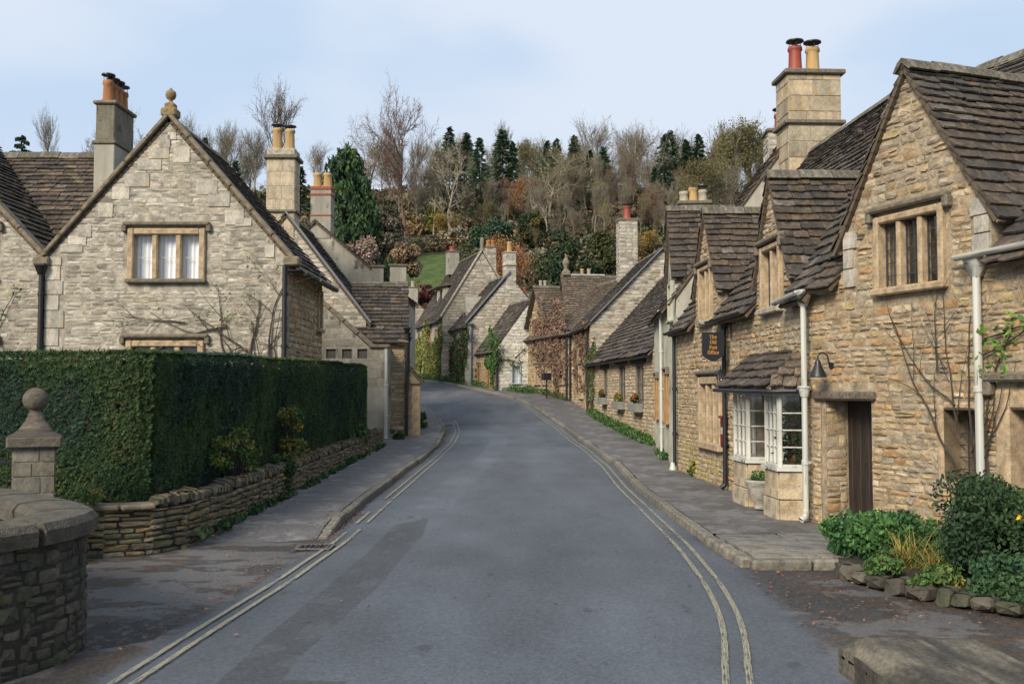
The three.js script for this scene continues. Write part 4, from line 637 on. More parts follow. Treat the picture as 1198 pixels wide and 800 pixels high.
// single-storey cottage with flower boxes
const boxSpots = [];
{
  const b = new Building('flower_box_cottage', 'low stone cottage with three dark-lintelled windows and flower boxes', 'house', [3.8, 48.4], [4.75, 33.2], 0, { seed: 61, keep: 260, keepS: 220 });
  const eave = 3.5, rz = 3.6, ry = 7.5, L = b.L, D = 7, ws = [[4.2, 1.75, 5.35, 3.0], [8.2, 1.62, 9.7, 3.08], [11.8, 1.6, 13.4, 3.02]];
  b.wall(b.face('front'), [[0, -0.1], [L, -0.1], [L, eave], [0, eave]], ws, M.mHoney, { thick: 0.4, lay: { h: [0.1, 0.17], w: [0.26, 0.6], proj: [0.008, 0.03], pal: PAL.cream, seed: 9 }, skip: ws.map((w) => [w[0] - 0.5, w[3], w[2] + 0.5, w[3] + 0.18]) });
  closeBox(b, D, eave, M.mHoney); longRoof(b, -0.05, L - 0.05, eave, ry, rz, { seed: 40, w: [0.3, 0.7], e0: 0.27, e1: 0.16, t: 0.034, sag: 0.1 });
  for (const w of ws) {
    b.window(b.face('front'), w, { lights: 2, m: std('grey_timber', [0.20, 0.19, 0.17], { map: T.wood }), jamb: 0.1, mull: 0.1, lead: [2, 4], out: -0.05 });
    part(b.g, 'lintel', cbox(w[2] - w[0] + 0.9, 0.17, 0.2, (w[0] + w[2]) / 2, w[3] + 0.09, 0.0, 0.02), std('dark_lintel', [0.045, 0.04, 0.036], { map: T.wood }));
    boxSpots.push([(w[0] + w[2]) / 2, w[1], w[2] - w[0]]);
  }
  gut(b.g, M.black, V3(0, 3.22, 0.26), V3(L, 3.22, 0.26), 0.07); b.finish();
  const names = ['farthest', 'middle', 'nearest'];
  boxSpots.forEach(([u, y, w], i) => {
    const p = V3(u, y - 0.32, 0.16).applyMatrix4(b.g.matrixWorld), q = thing('window_box', 'grey window box of geraniums, ' + names[i] + ' of the three on the low cottage', 'window box', [p.x, p.y, p.z], b.g.rotation.y, 'window boxes on the low cottage');
    part(q, 'trough', flat([cbox(w, 0.3, 0.04, 0, 0.15, 0.13, 0.01), cbox(w, 0.3, 0.04, 0, 0.15, -0.13, 0.01), cbox(0.04, 0.3, 0.22, -w / 2 + 0.02, 0.15, 0, 0.01), cbox(0.04, 0.3, 0.22, w / 2 - 0.02, 0.15, 0, 0.01)]), std('grey_trough', [0.30, 0.30, 0.29], { map: rep(T.render, 2) }));
    part(q, 'soil', box(w - 0.08, 0.03, 0.22, 0, 0.26, 0), M.soil); q.userData.plantBox = w; boxSpots[i].q = q;
  });
}
// two-storey stone house, its gable above the low cottage
{
  const b = new Building('tall_gabled_house', 'stone house with tall square chimney and red pot behind the low cottage', 'house', [3.35, 54.2], [3.8, 48.4], 0.7, { seed: 71, keep: 60, keepS: 120 });
  const eave = 4.65, rz = 3.6, ry = 8.3, L = b.L, D = 7.2, ws = [[2.3, 0.9, 3.6, 2.6], [2.2, 3.2, 3.3, 4.3]];
  b.wall(b.face('front'), [[0, 0], [L, 0], [L, eave], [0, eave]], ws, M.mHoney, { thick: 0.4, lay: { h: [0.13, 0.2], w: [0.3, 0.6], proj: [0.008, 0.03], pal: PAL.honey, seed: 19 } });
  b.wall(b.face('right'), [[0.02, 2.4], [D, 2.4], [D, eave], [rz, ry], [0.02, eave]], [], M.mGrey, { thick: 0.3, lay: { h: [0.13, 0.2], w: [0.28, 0.6], proj: [0.008, 0.028], pal: PAL.grey, seed: 29, from: 2.6 } });
  closeBox(b, D, eave, M.mHoney, ['right']); longRoof(b, -0.1, L + 0.1, eave, ry, rz, { seed: 60, over: 0.3 });
  const vq = part(b.g, 'verge_flashing', box(Math.hypot(rz, ry - eave), 0.06, 0.2), M.lead); vq.position.set(L + 0.1, (eave + ry) / 2 + 0.02, -rz / 2); vq.rotation.set(0, Math.PI / 2, 0); vq.rotateZ(Math.atan2(ry - eave, rz)); 
  for (const w of ws) b.window(b.face('front'), w, { lights: 2, lead: [2, 4], drip: true });
  b.chimney(-1.6, -3.3, 1.0, 1.05, 6.5, 10.85, { m: M.cement, lay: { h: [0.16, 0.24], w: [0.25, 0.5], proj: [0.01, 0.025], pal: PAL.grey }, capH: 0.14, capOut: 0.05, pots: [[0, 0, 'r', 0.75, true]], potR: 0.22 });
  pipe(b.g, 'downpipe', M.black, L - 0.25, 0.1, 0.1, 4.4, 0.06, { hopper: true });
  b.finish();
}
// creeper-clad houses where the street bends
{
  const b = new Building('creeper_house', 'stone house clad in brown leafless creeper by the bend', 'house', [1.0, 62.8], [3.35, 54.2], 1.45, { seed: 81, keep: 40, keepS: 160 });
  const eave = 3.9, L = b.L, D = 6.6, rz = 3.3, ry = 6.9, ws = [[1.6, 0.9, 2.8, 2.1], [3.2, 0.9, 4.4, 2.1], [6.6, 0.9, 7.5, 2.1]], dr = [5.2, 0, 6.2, 2.2];
  b.wall(b.face('front'), [[0, -0.6], [L, -0.6], [L, eave], [0, eave]], [...ws, dr], M.mHoney, { thick: 0.4, lay: { h: [0.14, 0.22], w: [0.35, 0.8], proj: [0.008, 0.03], pal: PAL.honey, seed: 39 } });
  closeBox(b, D, eave, M.mHoney, ['right']);
  b.wall(b.face('right'), [[0.02, 0], [D, 0], [D, eave], [rz, ry], [0.02, eave]], [], M.mGrey, { thick: 0.3 });
  longRoof(b, -0.15, L + 0.1, eave, ry, rz, { seed: 70, pal: PAL.slateR, over: 0.3 });
  // two cross wings whose slopes face down the street
  for (const [u, half, foot, ap] of [[2.2, 1.9, 4.6, 6.9]]) { crossRoof(b, u, half, foot, ap, () => -3.4, { pal: PAL.slateR, out: 0.3, w: [0.25, 0.55] }); b.wall(b.face('front'), [[u - half, eave], [u + half, eave], [u + half, foot], [u, ap - 0.05], [u - half, foot]], [], M.mHoney, { thick: 0.3, lay: { h: [0.14, 0.22], w: [0.3, 0.7], proj: [0.01, 0.03], pal: PAL.honey } }); }
  for (const w of ws) b.window(b.face('front'), w, { lights: 2, lead: [2, 3], drip: true });
  const dq = b.group('door', b.face('front')); for (let i = 0; i < 5; i++) part(dq, 'plank', cbox(0.19, 2.1, 0.05, 5.32 + i * 0.195, 1.1, -0.12, 0.008), M.paleoak); part(dq, 'lintel', cbox(1.3, 0.2, 0.2, 5.7, 2.3, 0, 0.03), M.dressed);
  for (const u of [L - 0.3, 7.9 - 1.5]) pipe(b.g, 'downpipe', M.black, u === L - 0.3 ? u : 8.0, 0.1, 0.0, 3.7, 0.06, { hopper: true });
  b.finish();
  // brown rear wing with its ridge across the street line
  const c = new Building('tiled_rear_house', 'brown tiled house with a lead-capped ridge beside the tall chimney', 'house', [3.3, 57.6], [6.6, 57.9], 1.5, { seed: 83, keep: 0, keepS: 150 });
  c.wall(c.face('front'), [[0, 0], [c.L, 0], [c.L, 4.2], [0, 4.2]], [], M.mHoney, { thick: 0.3 }); closeBox(c, 5, 4.2, M.mHoney);
  longRoof(c, -0.1, c.L, 4.2, 7.45, 2.6, { pal: PAL.slateR, seed: 33 }); part(c.g, 'lead_ridge', cbox(2.2, 0.12, 0.4, 1.5, 7.5, -2.6, 0.03), std('white_lead', [0.5, 0.5, 0.5], { map: rep(T.render, 0.5) })); 
  part(c.g, 'finial', flat([cbox(0.5, 0.3, 0.4, 0.2, 7.6, -2.5, 0.05), lathe([[0.2, 7.7], [0.1, 7.95], [0.2, 8.15], [0.22, 8.3], [0.05, 8.6], [0, 8.65]], 0.2, 0, -2.5, 10)]), M.coping); c.finish();
}

// ------------------------------------------------------------------ left-hand houses
// a house whose gable is its front: walls, two slopes running back, coping along the gable
function gableFront(b, eave, ap, D, o = {}) {
  const L = b.L, c = o.apexU ?? L / 2, eR = o.eaveR ?? eave, base = o.base ?? 0;
  const w = b.wall(b.face('front'), [[0, base], [L, base], [L, eR], [c, ap], [0, eave]], o.holes || [], o.m || M.mGrey, { thick: 0.4, lay: o.lay, skip: o.skip });
  const sides = {}; for (const f of ['left', 'right']) sides[f] = b.wall(b.face(f, D), [[0.02, 0], [D - 0.02, 0], [D - 0.02, f === 'left' ? eave : eR], [0.02, f === 'left' ? eave : eR]], f === 'right' ? o.holesR || [] : o.holesL || [], o.mSide || o.m || M.mGrey, { thick: 0.35, lay: f === 'right' ? o.layR : o.layL });
  b.wall(b.face('back', D), [[0, 0], [L, 0], [L, eave], [L - c, ap], [0, eR]], [], o.m || M.mGrey, { thick: 0.3 });
  const hosts = [], over = o.over ?? 0.25;
  for (const sg of [1, -1]) { const half = sg > 0 ? L - c : c, ey = sg > 0 ? eR : eave, k = (ap - ey) / half, H = half + over, y0 = ap - k * H, S = V3(-sg * H, k * H, 0).normalize(), O = V3(c + sg * H, y0, o.front ?? 0.02); hosts.push(b.roof(O, V3(0, 0, -sg), S, Math.hypot(H, k * H), (s) => { const h = y0 + s * S.y, len = o.zBack ? (o.front ?? 0.02) - o.zBack(h) : (o.front ?? 0.02) + D + (o.backOver ?? 0.15); return sg > 0 ? [[0, len]] : [[-len, 0]]; }, { e0: 0.22, e1: 0.13, ...(o.roof || {}) })); }
  b.ridge(V3(c, ap + 0.04, o.front ?? 0.02), V3(c, ap + 0.04, -D - (o.backOver ?? 0.15)), { host: hosts[0] });
  if (o.coping) for (const sg of [1, -1]) {                           // slabs laid down the gable's slopes
    const half = sg > 0 ? L - c : c, ey = sg > 0 ? eR : eave, a = V3(c + sg * (half + 0.12), ey - 0.12 * (ap - ey) / half + 0.05, 0), t = V3(c, ap + 0.1, 0), l = a.distanceTo(t), n = Math.round(l / 0.75), ang = Math.atan2(t.y - a.y, t.x - a.x);
    for (let i = 0; i < n; i++) { const s = part(w, 'coping_stone', cbox(l / n - 0.012, o.copH ?? 0.1, 0.34, 0, 0, 0, 0.02), o.copM || M.coping); s.position.copy(a.clone().lerp(t, (i + 0.5) / n)).add(V3(0, 0, -0.06)); s.rotation.z = ang; }
    if (o.kneeler !== false) part(w, 'kneeler', cbox(0.34, 0.2, 0.36, c + sg * (half + 0.06), ey - 0.12, -0.06, 0.03), o.copM || M.coping);
  }
  return { w, sides, hosts };
}
const greyLay = (o = {}) => ({ h: [0.06, 0.125], w: [0.14, 0.42], proj: [0.001, 0.013], gap: 0.009, pal: PAL.grey, stain: 0.46, dark: [1, 3, 6], ...o });
// the gabled wing with the ball finial
{
  const b = new Building('manor_gable_wing', 'grey stone gabled wing with ball finial and espaliered climber above the hedge', 'house', [-11.55, 24.5], [-5.52, 24.5], -0.35, { seed: 111, size: 1.1667 });
  const ew = [1.75, 4.36, 3.4, 5.5], lw = [1.75, 1.7, 3.4, 3.12];
  const { w, sides } = gableFront(b, 4.92, 7.86, 3.7, { holes: [ew, lw], m: M.mGrey, mSide: M.mHoney, lay: greyLay({ from: 1.3, seed: 3, stain: 0.43 }), layR: { h: [0.1, 0.17], w: [0.2, 0.42], proj: [0.01, 0.035], pal: PAL.honey, from: 1.4 }, holesR: [[3.0, 3.5, 3.5, 4.5]], coping: true, copH: 0.09, over: 0.3, roof: { sag: 0.06, seed: 12 }, skip: [[0, 0, 0.42, 5], [4.86, 0, 5.17, 5], [ew[0] - 0.08, ew[1] - 0.15, ew[2] + 0.08, ew[3] + 0.17], [lw[0] - 0.08, lw[1], lw[2] + 0.08, lw[3] + 0.17]] });
  const qs = []; let y = 1.3; const r = rng(4); while (y < 4.85) { const h = Math.min(rr(0.26, 0.42, r), 4.9 - y); qs.push([0, y, rr(0.24, 0.44, r), y + h]); qs.push([5.17 - rr(0.16, 0.32, r), y, 5.17, y + h]); y += h; }
  for (const sg of [-1, 1]) for (let t = 0.1; t < 0.93;) { const hh = rr(0.16, 0.34, r), u = 2.585 + sg * 2.585 * (1 - t), yy = 4.92 + 2.94 * t, w2 = Math.min(rr(0.2, 0.56, r), 2.4 * (1 - t)), a = sg < 0 ? u + 0.05 : u - 0.05 - w2; if (r() < 0.8) qs.push([a, yy - hh - 0.05, a + w2, yy - 0.05]); t += (hh + 0.01) / 2.94; }
  b.blocks(w, b.face('front'), qs, PAL.quoin, 0.022);
  b.window(b.face('front'), ew, { lights: 3, jamb: 0.13, mull: 0.12, lead: [1, 2], drip: true, curtain: true, sillM: M.drip, barM: M.white });
  b.window(b.face('front'), lw, { lights: 3, jamb: 0.13, mull: 0.12, lead: [1, 2], drip: true });
  b.window(b.face('right'), [3.0, 3.5, 3.5, 4.5], { lights: 1, jamb: 0.08, lead: [2, 4] });
  part(b.g, 'finial', flat([cbox(0.34, 0.2, 0.34, 2.585, 7.99, -0.06, 0.04), cbox(0.22, 0.14, 0.22, 2.585, 8.14, -0.06, 0.03), lathe([[0.08, 8.2], [0.04, 8.24], [0.04, 8.28], [0.09, 8.31], [0.115, 8.39], [0.1, 8.46], [0.04, 8.5], [0.025, 8.53], [0, 8.55]], 2.585, 0, -0.06, 16)]), std('ochre_lichen_stone', [0.30, 0.22, 0.11], { map: rep(T.stone, 3), bumpMap: rep(T.grit, 3), bumpScale: 0.01 }));
  pipe(b.g, 'downpipe', M.black, -0.04, 0.09, 1.0, 4.55, 0.05, { hopper: true }); pipe(b.g, 'downpipe', M.black, 5.1, 0.09, 1.0, 4.7, 0.05, {});
  gut(b.g, M.black, V3(5.17, 4.6, 0.1), V3(5.5, 4.62, 0.1));
  const eg = part(b.g, 'gutter', cyl(0.06, 0.06, 3.8, 0, 0, 0, 10), M.black); eg.rotation.x = Math.PI / 2; eg.position.set(5.52, 4.56, -1.85);
  b.finish();
}
// its neighbour wing, at the left edge
{
  const b = new Building('manor_side_wing', 'grey stone gable end at the left edge, beside the finialled wing', 'house', [-19.02, 24.44], [-11.64, 24.44], -0.35, { size: 1.1667, seed: 121, keep: 120, keepS: 40 });
  const ew = [3.15, 4.4, 5.42, 5.5], lw = [3.15, 1.7, 5.42, 3.1];
  const { w } = gableFront(b, 4.98, 8.3, 1.3, { zBack: (h) => -1.35 - Math.max(0, (h - 5) / 1.19),  holes: [ew, lw], lay: greyLay({ from: 1.3, seed: 23 }), coping: true, over: 0.05, copH: 0.09, kneeler: false, skip: [[ew[0] - 0.08, ew[1] - 0.15, ew[2] + 0.08, ew[3] + 0.17], [lw[0] - 0.08, lw[1], lw[2] + 0.08, lw[3] + 0.17]] });
  for (const q of [ew, lw]) b.window(b.face('front'), q, { lights: 3, jamb: 0.13, mull: 0.12, lead: [1, 2], drip: true, curtain: q === ew });
  b.finish();
}
// the main range behind both wings
{
  const b = new Building('manor_main_range', 'long brown tiled roof with four-pot chimney behind the gabled wings', 'house', [-28, 26.0], [-9.68, 26.0], -0.35, { size: 1.1667, seed: 131, keep: 0, keepS: 260 });
  b.wall(b.face('front'), [[0, 0], [b.L, 0], [b.L, 5], [0, 5]], [], M.mGrey, { thick: 0.3 }); closeBox(b, 5, 5, M.mGrey, ['right']); b.wall(b.face('right'), [[0.02, 0], [5, 0], [5, 5], [2.5, 7.95], [0.02, 5]], [], M.mGrey, { thick: 0.3 });
  longRoof(b, 0, b.L, 5, 7.98, 2.5, { over: 0.2, seed: 44, pal: PAL.slate.concat(PAL.slateR), e0: 0.2, e1: 0.14 });
  b.chimney(14.3, -1.75, 0.45, 1.2, 6.2, 8.88, { m: std('stained_stack', [0.25, 0.225, 0.175], { map: rep(T.render, 0.9), bumpMap: rep(T.grit, 3), bumpScale: 0.02 }), bands: [[7.96, 0.09, 0.06]], capH: 0.09, capOut: 0.06, capM: M.coping, pots: [[0, 0.45, 'a', 0.52, true], [0, 0.15, 'a', 0.5, true], [0, -0.15, 'a', 0.52, true], [0, -0.45, 'a', 0.5, true]], potR: 0.125 });
  part(b.g, 'stack_base', cbox(0.49, 1.75, 1.24, 14.3, 7.05, -1.75, 0.02), M.palecement);
  b.finish();
}
// house behind the lean-to: steep slope, tall pale chimney
{
  const b = new Building('lead_verge_house', 'stone house with lead verge and tall pale ashlar chimney beyond the gabled wing', 'house', [-11.6, 37.4], [-5.5, 37.4], 0.2, { seed: 141, keep: 60, keepS: 120 });
  gableFront(b, 4.55, 8.5, 4.4, { lay: { h: [0.12, 0.2], w: [0.3, 0.65], proj: [0.006, 0.025], pal: PAL.grey, from: 2.5 }, over: 0.2, front: 0.1 });
  for (const sg of [1]) { const m = part(b.g, 'verge_flashing', box(Math.hypot(3.25, 4.2), 0.07, 0.3), M.lead); m.position.set(3.05 + 1.62, 6.5, 0.0); m.rotation.z = -Math.atan2(3.95, 3.05); }
  b.chimney(2.83, -0.42, 1.06, 0.9, 7.4, 10.75, { m: M.dressedPale, lay: { h: [0.5, 0.62], w: [0.5, 0.8], proj: [0.008, 0.012], pal: [[0.55, 0.47, 0.345], [0.52, 0.44, 0.32], [0.57, 0.49, 0.37]], ashlar: true, gap: 0.014 }, bands: [[8.62, 0.1, 0.09], [10.7, 0.14, 0.12]], capH: 0.28, capOut: 0, capM: M.dressedPale, pots: [[-0.24, 0, 'y', 0.85, true], [0.24, 0, 'y', 0.8, true]], potR: 0.19 });
  b.finish();
}
// low rendered lean-to against the garden
{
  const b = new Building('lean_to', 'grey rendered lean-to with three square blocked openings beyond the hedge', 'outbuilding', [-7.1, 36.0], [-4.5, 36.0], 0.15, { seed: 151, keep: 0, keepS: 60 });
  const out = [[0, 0], [2.6, 0], [2.6, 3.45], [1.95, 3.45], [0.05, 5.2], [0, 5.2]], h = [[0.36, 3.05, 0.72, 3.4], [0.94, 3.05, 1.3, 3.4], [1.5, 3.05, 1.86, 3.4]];
  b.wall(b.face('front'), out, h, M.palecement, { thick: 0.3, lay: { h: [0.3, 0.42], w: [0.4, 0.8], proj: [0.003, 0.01], pal: [[0.44, 0.41, 0.34], [0.38, 0.35, 0.29], [0.48, 0.44, 0.36], [0.33, 0.305, 0.25]], ashlar: true, from: 2.0 } }); for (const q of h) part(b.g, 'blocked_opening', box(q[2] - q[0], q[3] - q[1], 0.05, (q[0] + q[2]) / 2, (q[1] + q[3]) / 2, -0.1), std('dark_infill', [0.13, 0.125, 0.115], { map: rep(T.mortar, 1) }));
  b.wall(b.face('right', 1.3), [[0.02, 0], [1.3, 0], [1.3, 3.43], [0.02, 3.43]], [], M.cement, { thick: 0.3 });
  const a = V3(0, 5.3, 0), c = V3(2.05, 3.5, 0), l = a.distanceTo(c); for (let i = 0; i < 4; i++) { const s = part(b.g, 'coping_stone', cbox(l / 4 - 0.02, 0.14, 0.4, 0, 0, 0, 0.02), M.coping); s.position.copy(a.clone().lerp(c, (i + 0.5) / 4)).add(V3(0, 0, -0.1)); s.rotation.z = Math.atan2(c.y - a.y, c.x - a.x); }
  part(b.g, 'coping_stone', cbox(0.75, 0.12, 0.42, 2.3, 3.5, -0.1, 0.02), M.coping);
  const hst = b.roof(V3(2.0, 3.4, -0.3), V3(0, 0, -1), V3(-2, 1.75, 0).normalize(), 2.6, () => [[0, 1.0]], {}); pipe(b.g, 'downpipe', M.white, 2.56, 0.1, 0.1, 3.4, 0.06);
  b.finish();
}
// rendered gable with the brick-banded chimney
{
  const b = new Building('rendered_gable_house', 'pale rendered gable with grey brick-banded chimney and two buff pots', 'house', [-12.2, 42.2], [-4.6, 42.2], 0.5, { seed: 161, keep: 0, keepS: 60 });
  gableFront(b, 5.6, 8.75, 5, { m: M.palecement, over: 0.15, front: 0.12, roof: { e0: 0.26, e1: 0.16 } });
  b.chimney(4.03, -0.37, 0.88, 0.8, 8.0, 10.1, { m: M.cement, bands: [[9.0, 0.08, 0.02], [9.9, 0.1, 0.03]], bandM: M.brick, capH: 0.16, capOut: 0.02, capM: M.brick, pots: [[-0.22, 0, 'y', 0.62], [0.22, 0, 'y', 0.62]], potR: 0.19 });
  b.finish();
}
// small street house with its tiled slope facing down the road, its porch and black pipes
{
  const b = new Building('porch_house', 'tiled street house with stone porch beyond the lean-to', 'house', [-6.1, 36.9], [-4.02, 37.1], 0.2, { seed: 171, keep: 60, keepS: 140 });
  const D = 7.2; b.wall(b.face('front'), [[0, 0], [b.L, 0], [b.L, 3.75], [0, 3.75]], [], M.mHoney, { thick: 0.3, lay: { h: [0.13, 0.2], w: [0.3, 0.5], proj: [0.01, 0.03], pal: PAL.honey } });
  b.wall(b.face('right'), [[0.02, 0], [D, 0], [D, 4.2], [3.9, 4.2], [2.6, 6.0], [0.02, 3.75]], [[1.6, 0.9, 2.6, 2.2], [4.6, 1.1, 5.8, 2.4]], M.mHoney, { thick: 0.3, lay: { h: [0.13, 0.2], w: [0.3, 0.6], proj: [0.01, 0.03], pal: PAL.honey } });
  closeBox(b, D, 3.75, M.mHoney, ['right']); longRoof(b, 0, b.L + 0.12, 3.75, 6.1, 2.6, { e0: 0.27, e1: 0.19, w: [0.25, 0.5], t: 0.04, over: 0.2 });
  for (const q of [[1.6, 0.9, 2.6, 2.2], [4.6, 1.1, 5.8, 2.4]]) b.window(b.face('right'), q, { lights: 2, drip: true });
  const f = b.group('porch', b.face('right')); part(f, 'pier', cbox(0.35, 2.2, 0.62, 0.25, 1.15, 0.3, 0.03), M.dressed); part(f, 'pier', cbox(0.35, 2.2, 0.62, 1.35, 1.15, 0.3, 0.03), M.dressed); part(f, 'arch', cbox(0.75, 0.35, 0.5, 0.8, 2.08, 0.3, 0.05), M.dressed);
  b.roof(V3(b.L + 0.7, 2.15, 0.08), V3(0, 0, -1), V3(-0.75, 0.85, 0).normalize(), 1.1, () => [[0, 1.75]], { e0: 0.24, e1: 0.2 });
  b.wall(basis(V3(b.L, 0, 0.02), V3(1, 0, 0), V3(0, 1, 0), V3(0, 0, 1)), [[0, 2.1], [0.6, 2.1], [0, 2.85]], [], M.mHoney, { thick: 0.25 });
  const bp = (z) => { const q = pipe(b.g, 'downpipe', M.black, b.L + 0.1, -z, 0.0, 4.0, 0.06, { hopper: true }); return q; }; bp(-0.12); bp(3.4); bp(7.0);
  b.chimney(0.9, -5.0, 0.5, 0.55, 5.2, 7.0, { m: M.cement, pots: [], capH: 0.1 }); b.chimney(1.75, -5.4, 0.7, 0.7, 5.0, 7.1, { m: M.palecement, pots: [], capH: 0.1 });
  part(b.g, 'roof', box(b.L + 0.2, 0.1, 4.4, b.L / 2, 4.35, -5.2), M.roofbase);
  b.finish();
}

// ------------------------------------------------------------------ houses beyond the bend
{
  const dir = [0.961, 0.276], B = (A, w) => [A[0] + dir[0] * w, A[1] + dir[1] * w], far = (pal, o = {}) => ({ h: [0.16, 0.26], w: [0.35, 0.8], proj: [0.008, 0.03], pal, ...o });
  let b = new Building('mossy_gable_house', 'grey gabled house with finial, roof dormers and mossy ridge beyond the bend', 'house', [-5.0, 71.2], B([-5.0, 71.2], 5.9), 2.55, { seed: 201, keep: 0, keepS: 60 });
  let q = gableFront(b, 4.85, 9.6, 10, { lay: far(PAL.pale), m: M.mGrey, mSide: M.palecement, over: 0.3, coping: true, copM: M.dressedPale, copH: 0.12, kneeler: false, holesL: [[2.2, 2.8, 3.4, 4.0], [5, 2.8, 6.2, 4.0], [7.4, 2.8, 8.6, 4]] });
  for (const h of [[2.2, 2.8, 3.4, 4.0], [5, 2.8, 6.2, 4.0], [7.4, 2.8, 8.6, 4]]) b.window(b.face('left', 10), h, { lights: 2, lead: [2, 3] });
  part(b.g, 'finial', flat([lathe([[0.2, 9.6], [0.12, 9.9], [0.16, 10.2], [0.12, 10.5], [0, 10.6]], b.L / 2, 0, -0.05, 10)]), M.coping);
  b.chimney(2.4, -7.5, 0.9, 0.9, 8.6, 10.4, { m: M.cement, pots: [[0, 0, 'r', 0.4]], potR: 0.25 });
  b.chimney(b.L - 0.9, -5.5, 0.8, 0.8, 6.5, 10.6, { m: M.cement, lay: far(PAL.grey), pots: [[-0.15, 0, 'a', 0.5], [0.2, 0, 'a', 0.5]], potR: 0.2 });
  for (const z of [4.6, 6.6]) { const d = b.group('dormer', basis(V3(0.95, 6.6, -z), V3(0, 0, 1), V3(0, 1, 0), V3(-1, 0, 0))); part(d, 'cheek', cbox(1.1, 1.3, 1.5, 0, 0, -0.7, 0.02), M.palecement); part(d, 'window', box(0.7, 0.8, 0.03, 0, 0.1, 0.07), M.lattice); part(d, 'dormer_roof', cbox(1.5, 0.12, 2.1, 0, 0.78, -0.6, 0.02).rotateX(0.18), M.roofbase); }
  b.finish();
  b = new Building('chimney_gable_house', 'stone house with tall pale chimney at its gable peak and red climber', 'house', [-2.95, 66.6], B([-2.95, 66.6], 5.8), 2.2, { seed: 211, keep: 0, keepS: 60 });
  q = gableFront(b, 4.35, 7.7, 7, { lay: far(PAL.pale, { seed: 8 }), m: M.mGrey, mSide: M.palecement, over: 0.3, holesL: [[1.6, 1, 2.8, 2.3], [4.6, 1, 5.8, 2.3]] }); for (const h of [[1.6, 1, 2.8, 2.3], [4.6, 1, 5.8, 2.3]]) b.window(b.face('left', 7), h, { lights: 2, lead: [2, 3] });
  { const m = part(b.g, 'verge_flashing', box(Math.hypot(3.1, 3.6), 0.08, 0.3), M.lead); m.position.set(1.45 - 0.1, 6.1, 0.02); m.rotation.z = Math.atan2(3.35, 2.9); }
  { const d = b.group('dormer', basis(V3(0.7, 4.9, -3.0), V3(0, 0, 1), V3(0, 1, 0), V3(-1, 0, 0))); part(d, 'gable', new THREE.ExtrudeGeometry(new THREE.Shape([[-0.5, -0.6], [0.5, -0.6], [0.5, 0.4], [0, 1.5], [-0.5, 0.4]].map((v) => new THREE.Vector2(...v))), { depth: 1.2, bevelEnabled: false }).translate(0, 0, -1.0), M.palecement); part(d, 'window', box(0.4, 0.7, 0.03, 0, 0, 0.22), M.lattice); }
  b.chimney(3.0, -0.4, 0.7, 0.85, 6.6, 9.15, { m: M.dressedPale, lay: { h: [0.3, 0.4], w: [0.4, 0.7], proj: [0.01, 0.014], pal: PAL.quoin, ashlar: true }, bands: [[8.3, 0.08, 0.05]], capH: 0.1, capM: M.dressedPale, pots: [[0, 0, 'y', 0.7, true]], potR: 0.18 });
  const dp = pipe(b.g, 'downpipe', std('grey_pipe', [0.18, 0.2, 0.22], { roughness: 0.5 }), 0.15, 0.1, 0.0, 4.1, 0.09, { hopper: true });
  b.finish();
  b = new Building('whitewashed_cottage', 'low cottage with whitewashed gable, small blue-white window and climbing rose', 'house', [-1.0, 62.2], B([-1.0, 62.2], 4.6), 1.85, { seed: 221, keep: 0, keepS: 60 });
  const pw = [1.0, 0.55, 1.62, 1.75], sl = [[1.2, 0.7, 2.1, 1.9], [3.7, 0.2, 4.6, 2.1]];
  q = gableFront(b, 2.85, 5.95, 6, { lay: far([[0.74, 0.72, 0.66], [0.70, 0.68, 0.61], [0.78, 0.76, 0.7], [0.64, 0.61, 0.53]]), m: M.mWhite, mSide: M.mHoney, layL: far(PAL.honey), over: 0.25, holes: [pw], holesL: sl, roof: { e0: 0.3, e1: 0.2, w: [0.3, 0.6] } });
  b.window(b.face('front'), pw, { lights: 1, m: std('blue_grey_frame', [0.25, 0.32, 0.38]), jamb: 0.06, lead: [2, 4], curtain: true, barM: M.white, frame: 0.03 });
  for (const h of sl) b.window(b.face('left', 6), h, { lights: 1, m: M.paleoak, lead: [2, 3], drip: true });
  pipe(b.g, 'downpipe', M.black, 0.02, 0.12, 0.0, 2.7, 0.06);
  b.finish();
  // distant roofs between
  for (const [lab, A, w, y0, e, ap, D, m, pal] of [['distant stone gable with a red brick stack showing over the bend roofs', [3.4, 78], 5, 2.8, 4.2, 7.0, 8, M.mGrey, PAL.slate], ['distant low roof with pale chimneys right of the orange shrub', [0.6, 84], 6, 3.2, 4.4, 6.6, 7, M.mGrey, PAL.slate], ['distant dark roof left of the mossy gabled house', [-11.5, 84], 6, 3.3, 4.2, 6.4, 7, M.mGrey, PAL.slate]]) {
    b = new Building('distant_house', lab, 'house', A, [A[0] + w, A[1] + 1.5], y0, { seed: 300 + Math.floor(A[0] * 10), keep: 0, keepS: 0 });
    gableFront(b, e, ap, D, { m, over: 0.25, roof: { e0: 0.35, e1: 0.25, w: [0.4, 0.8], pal } });
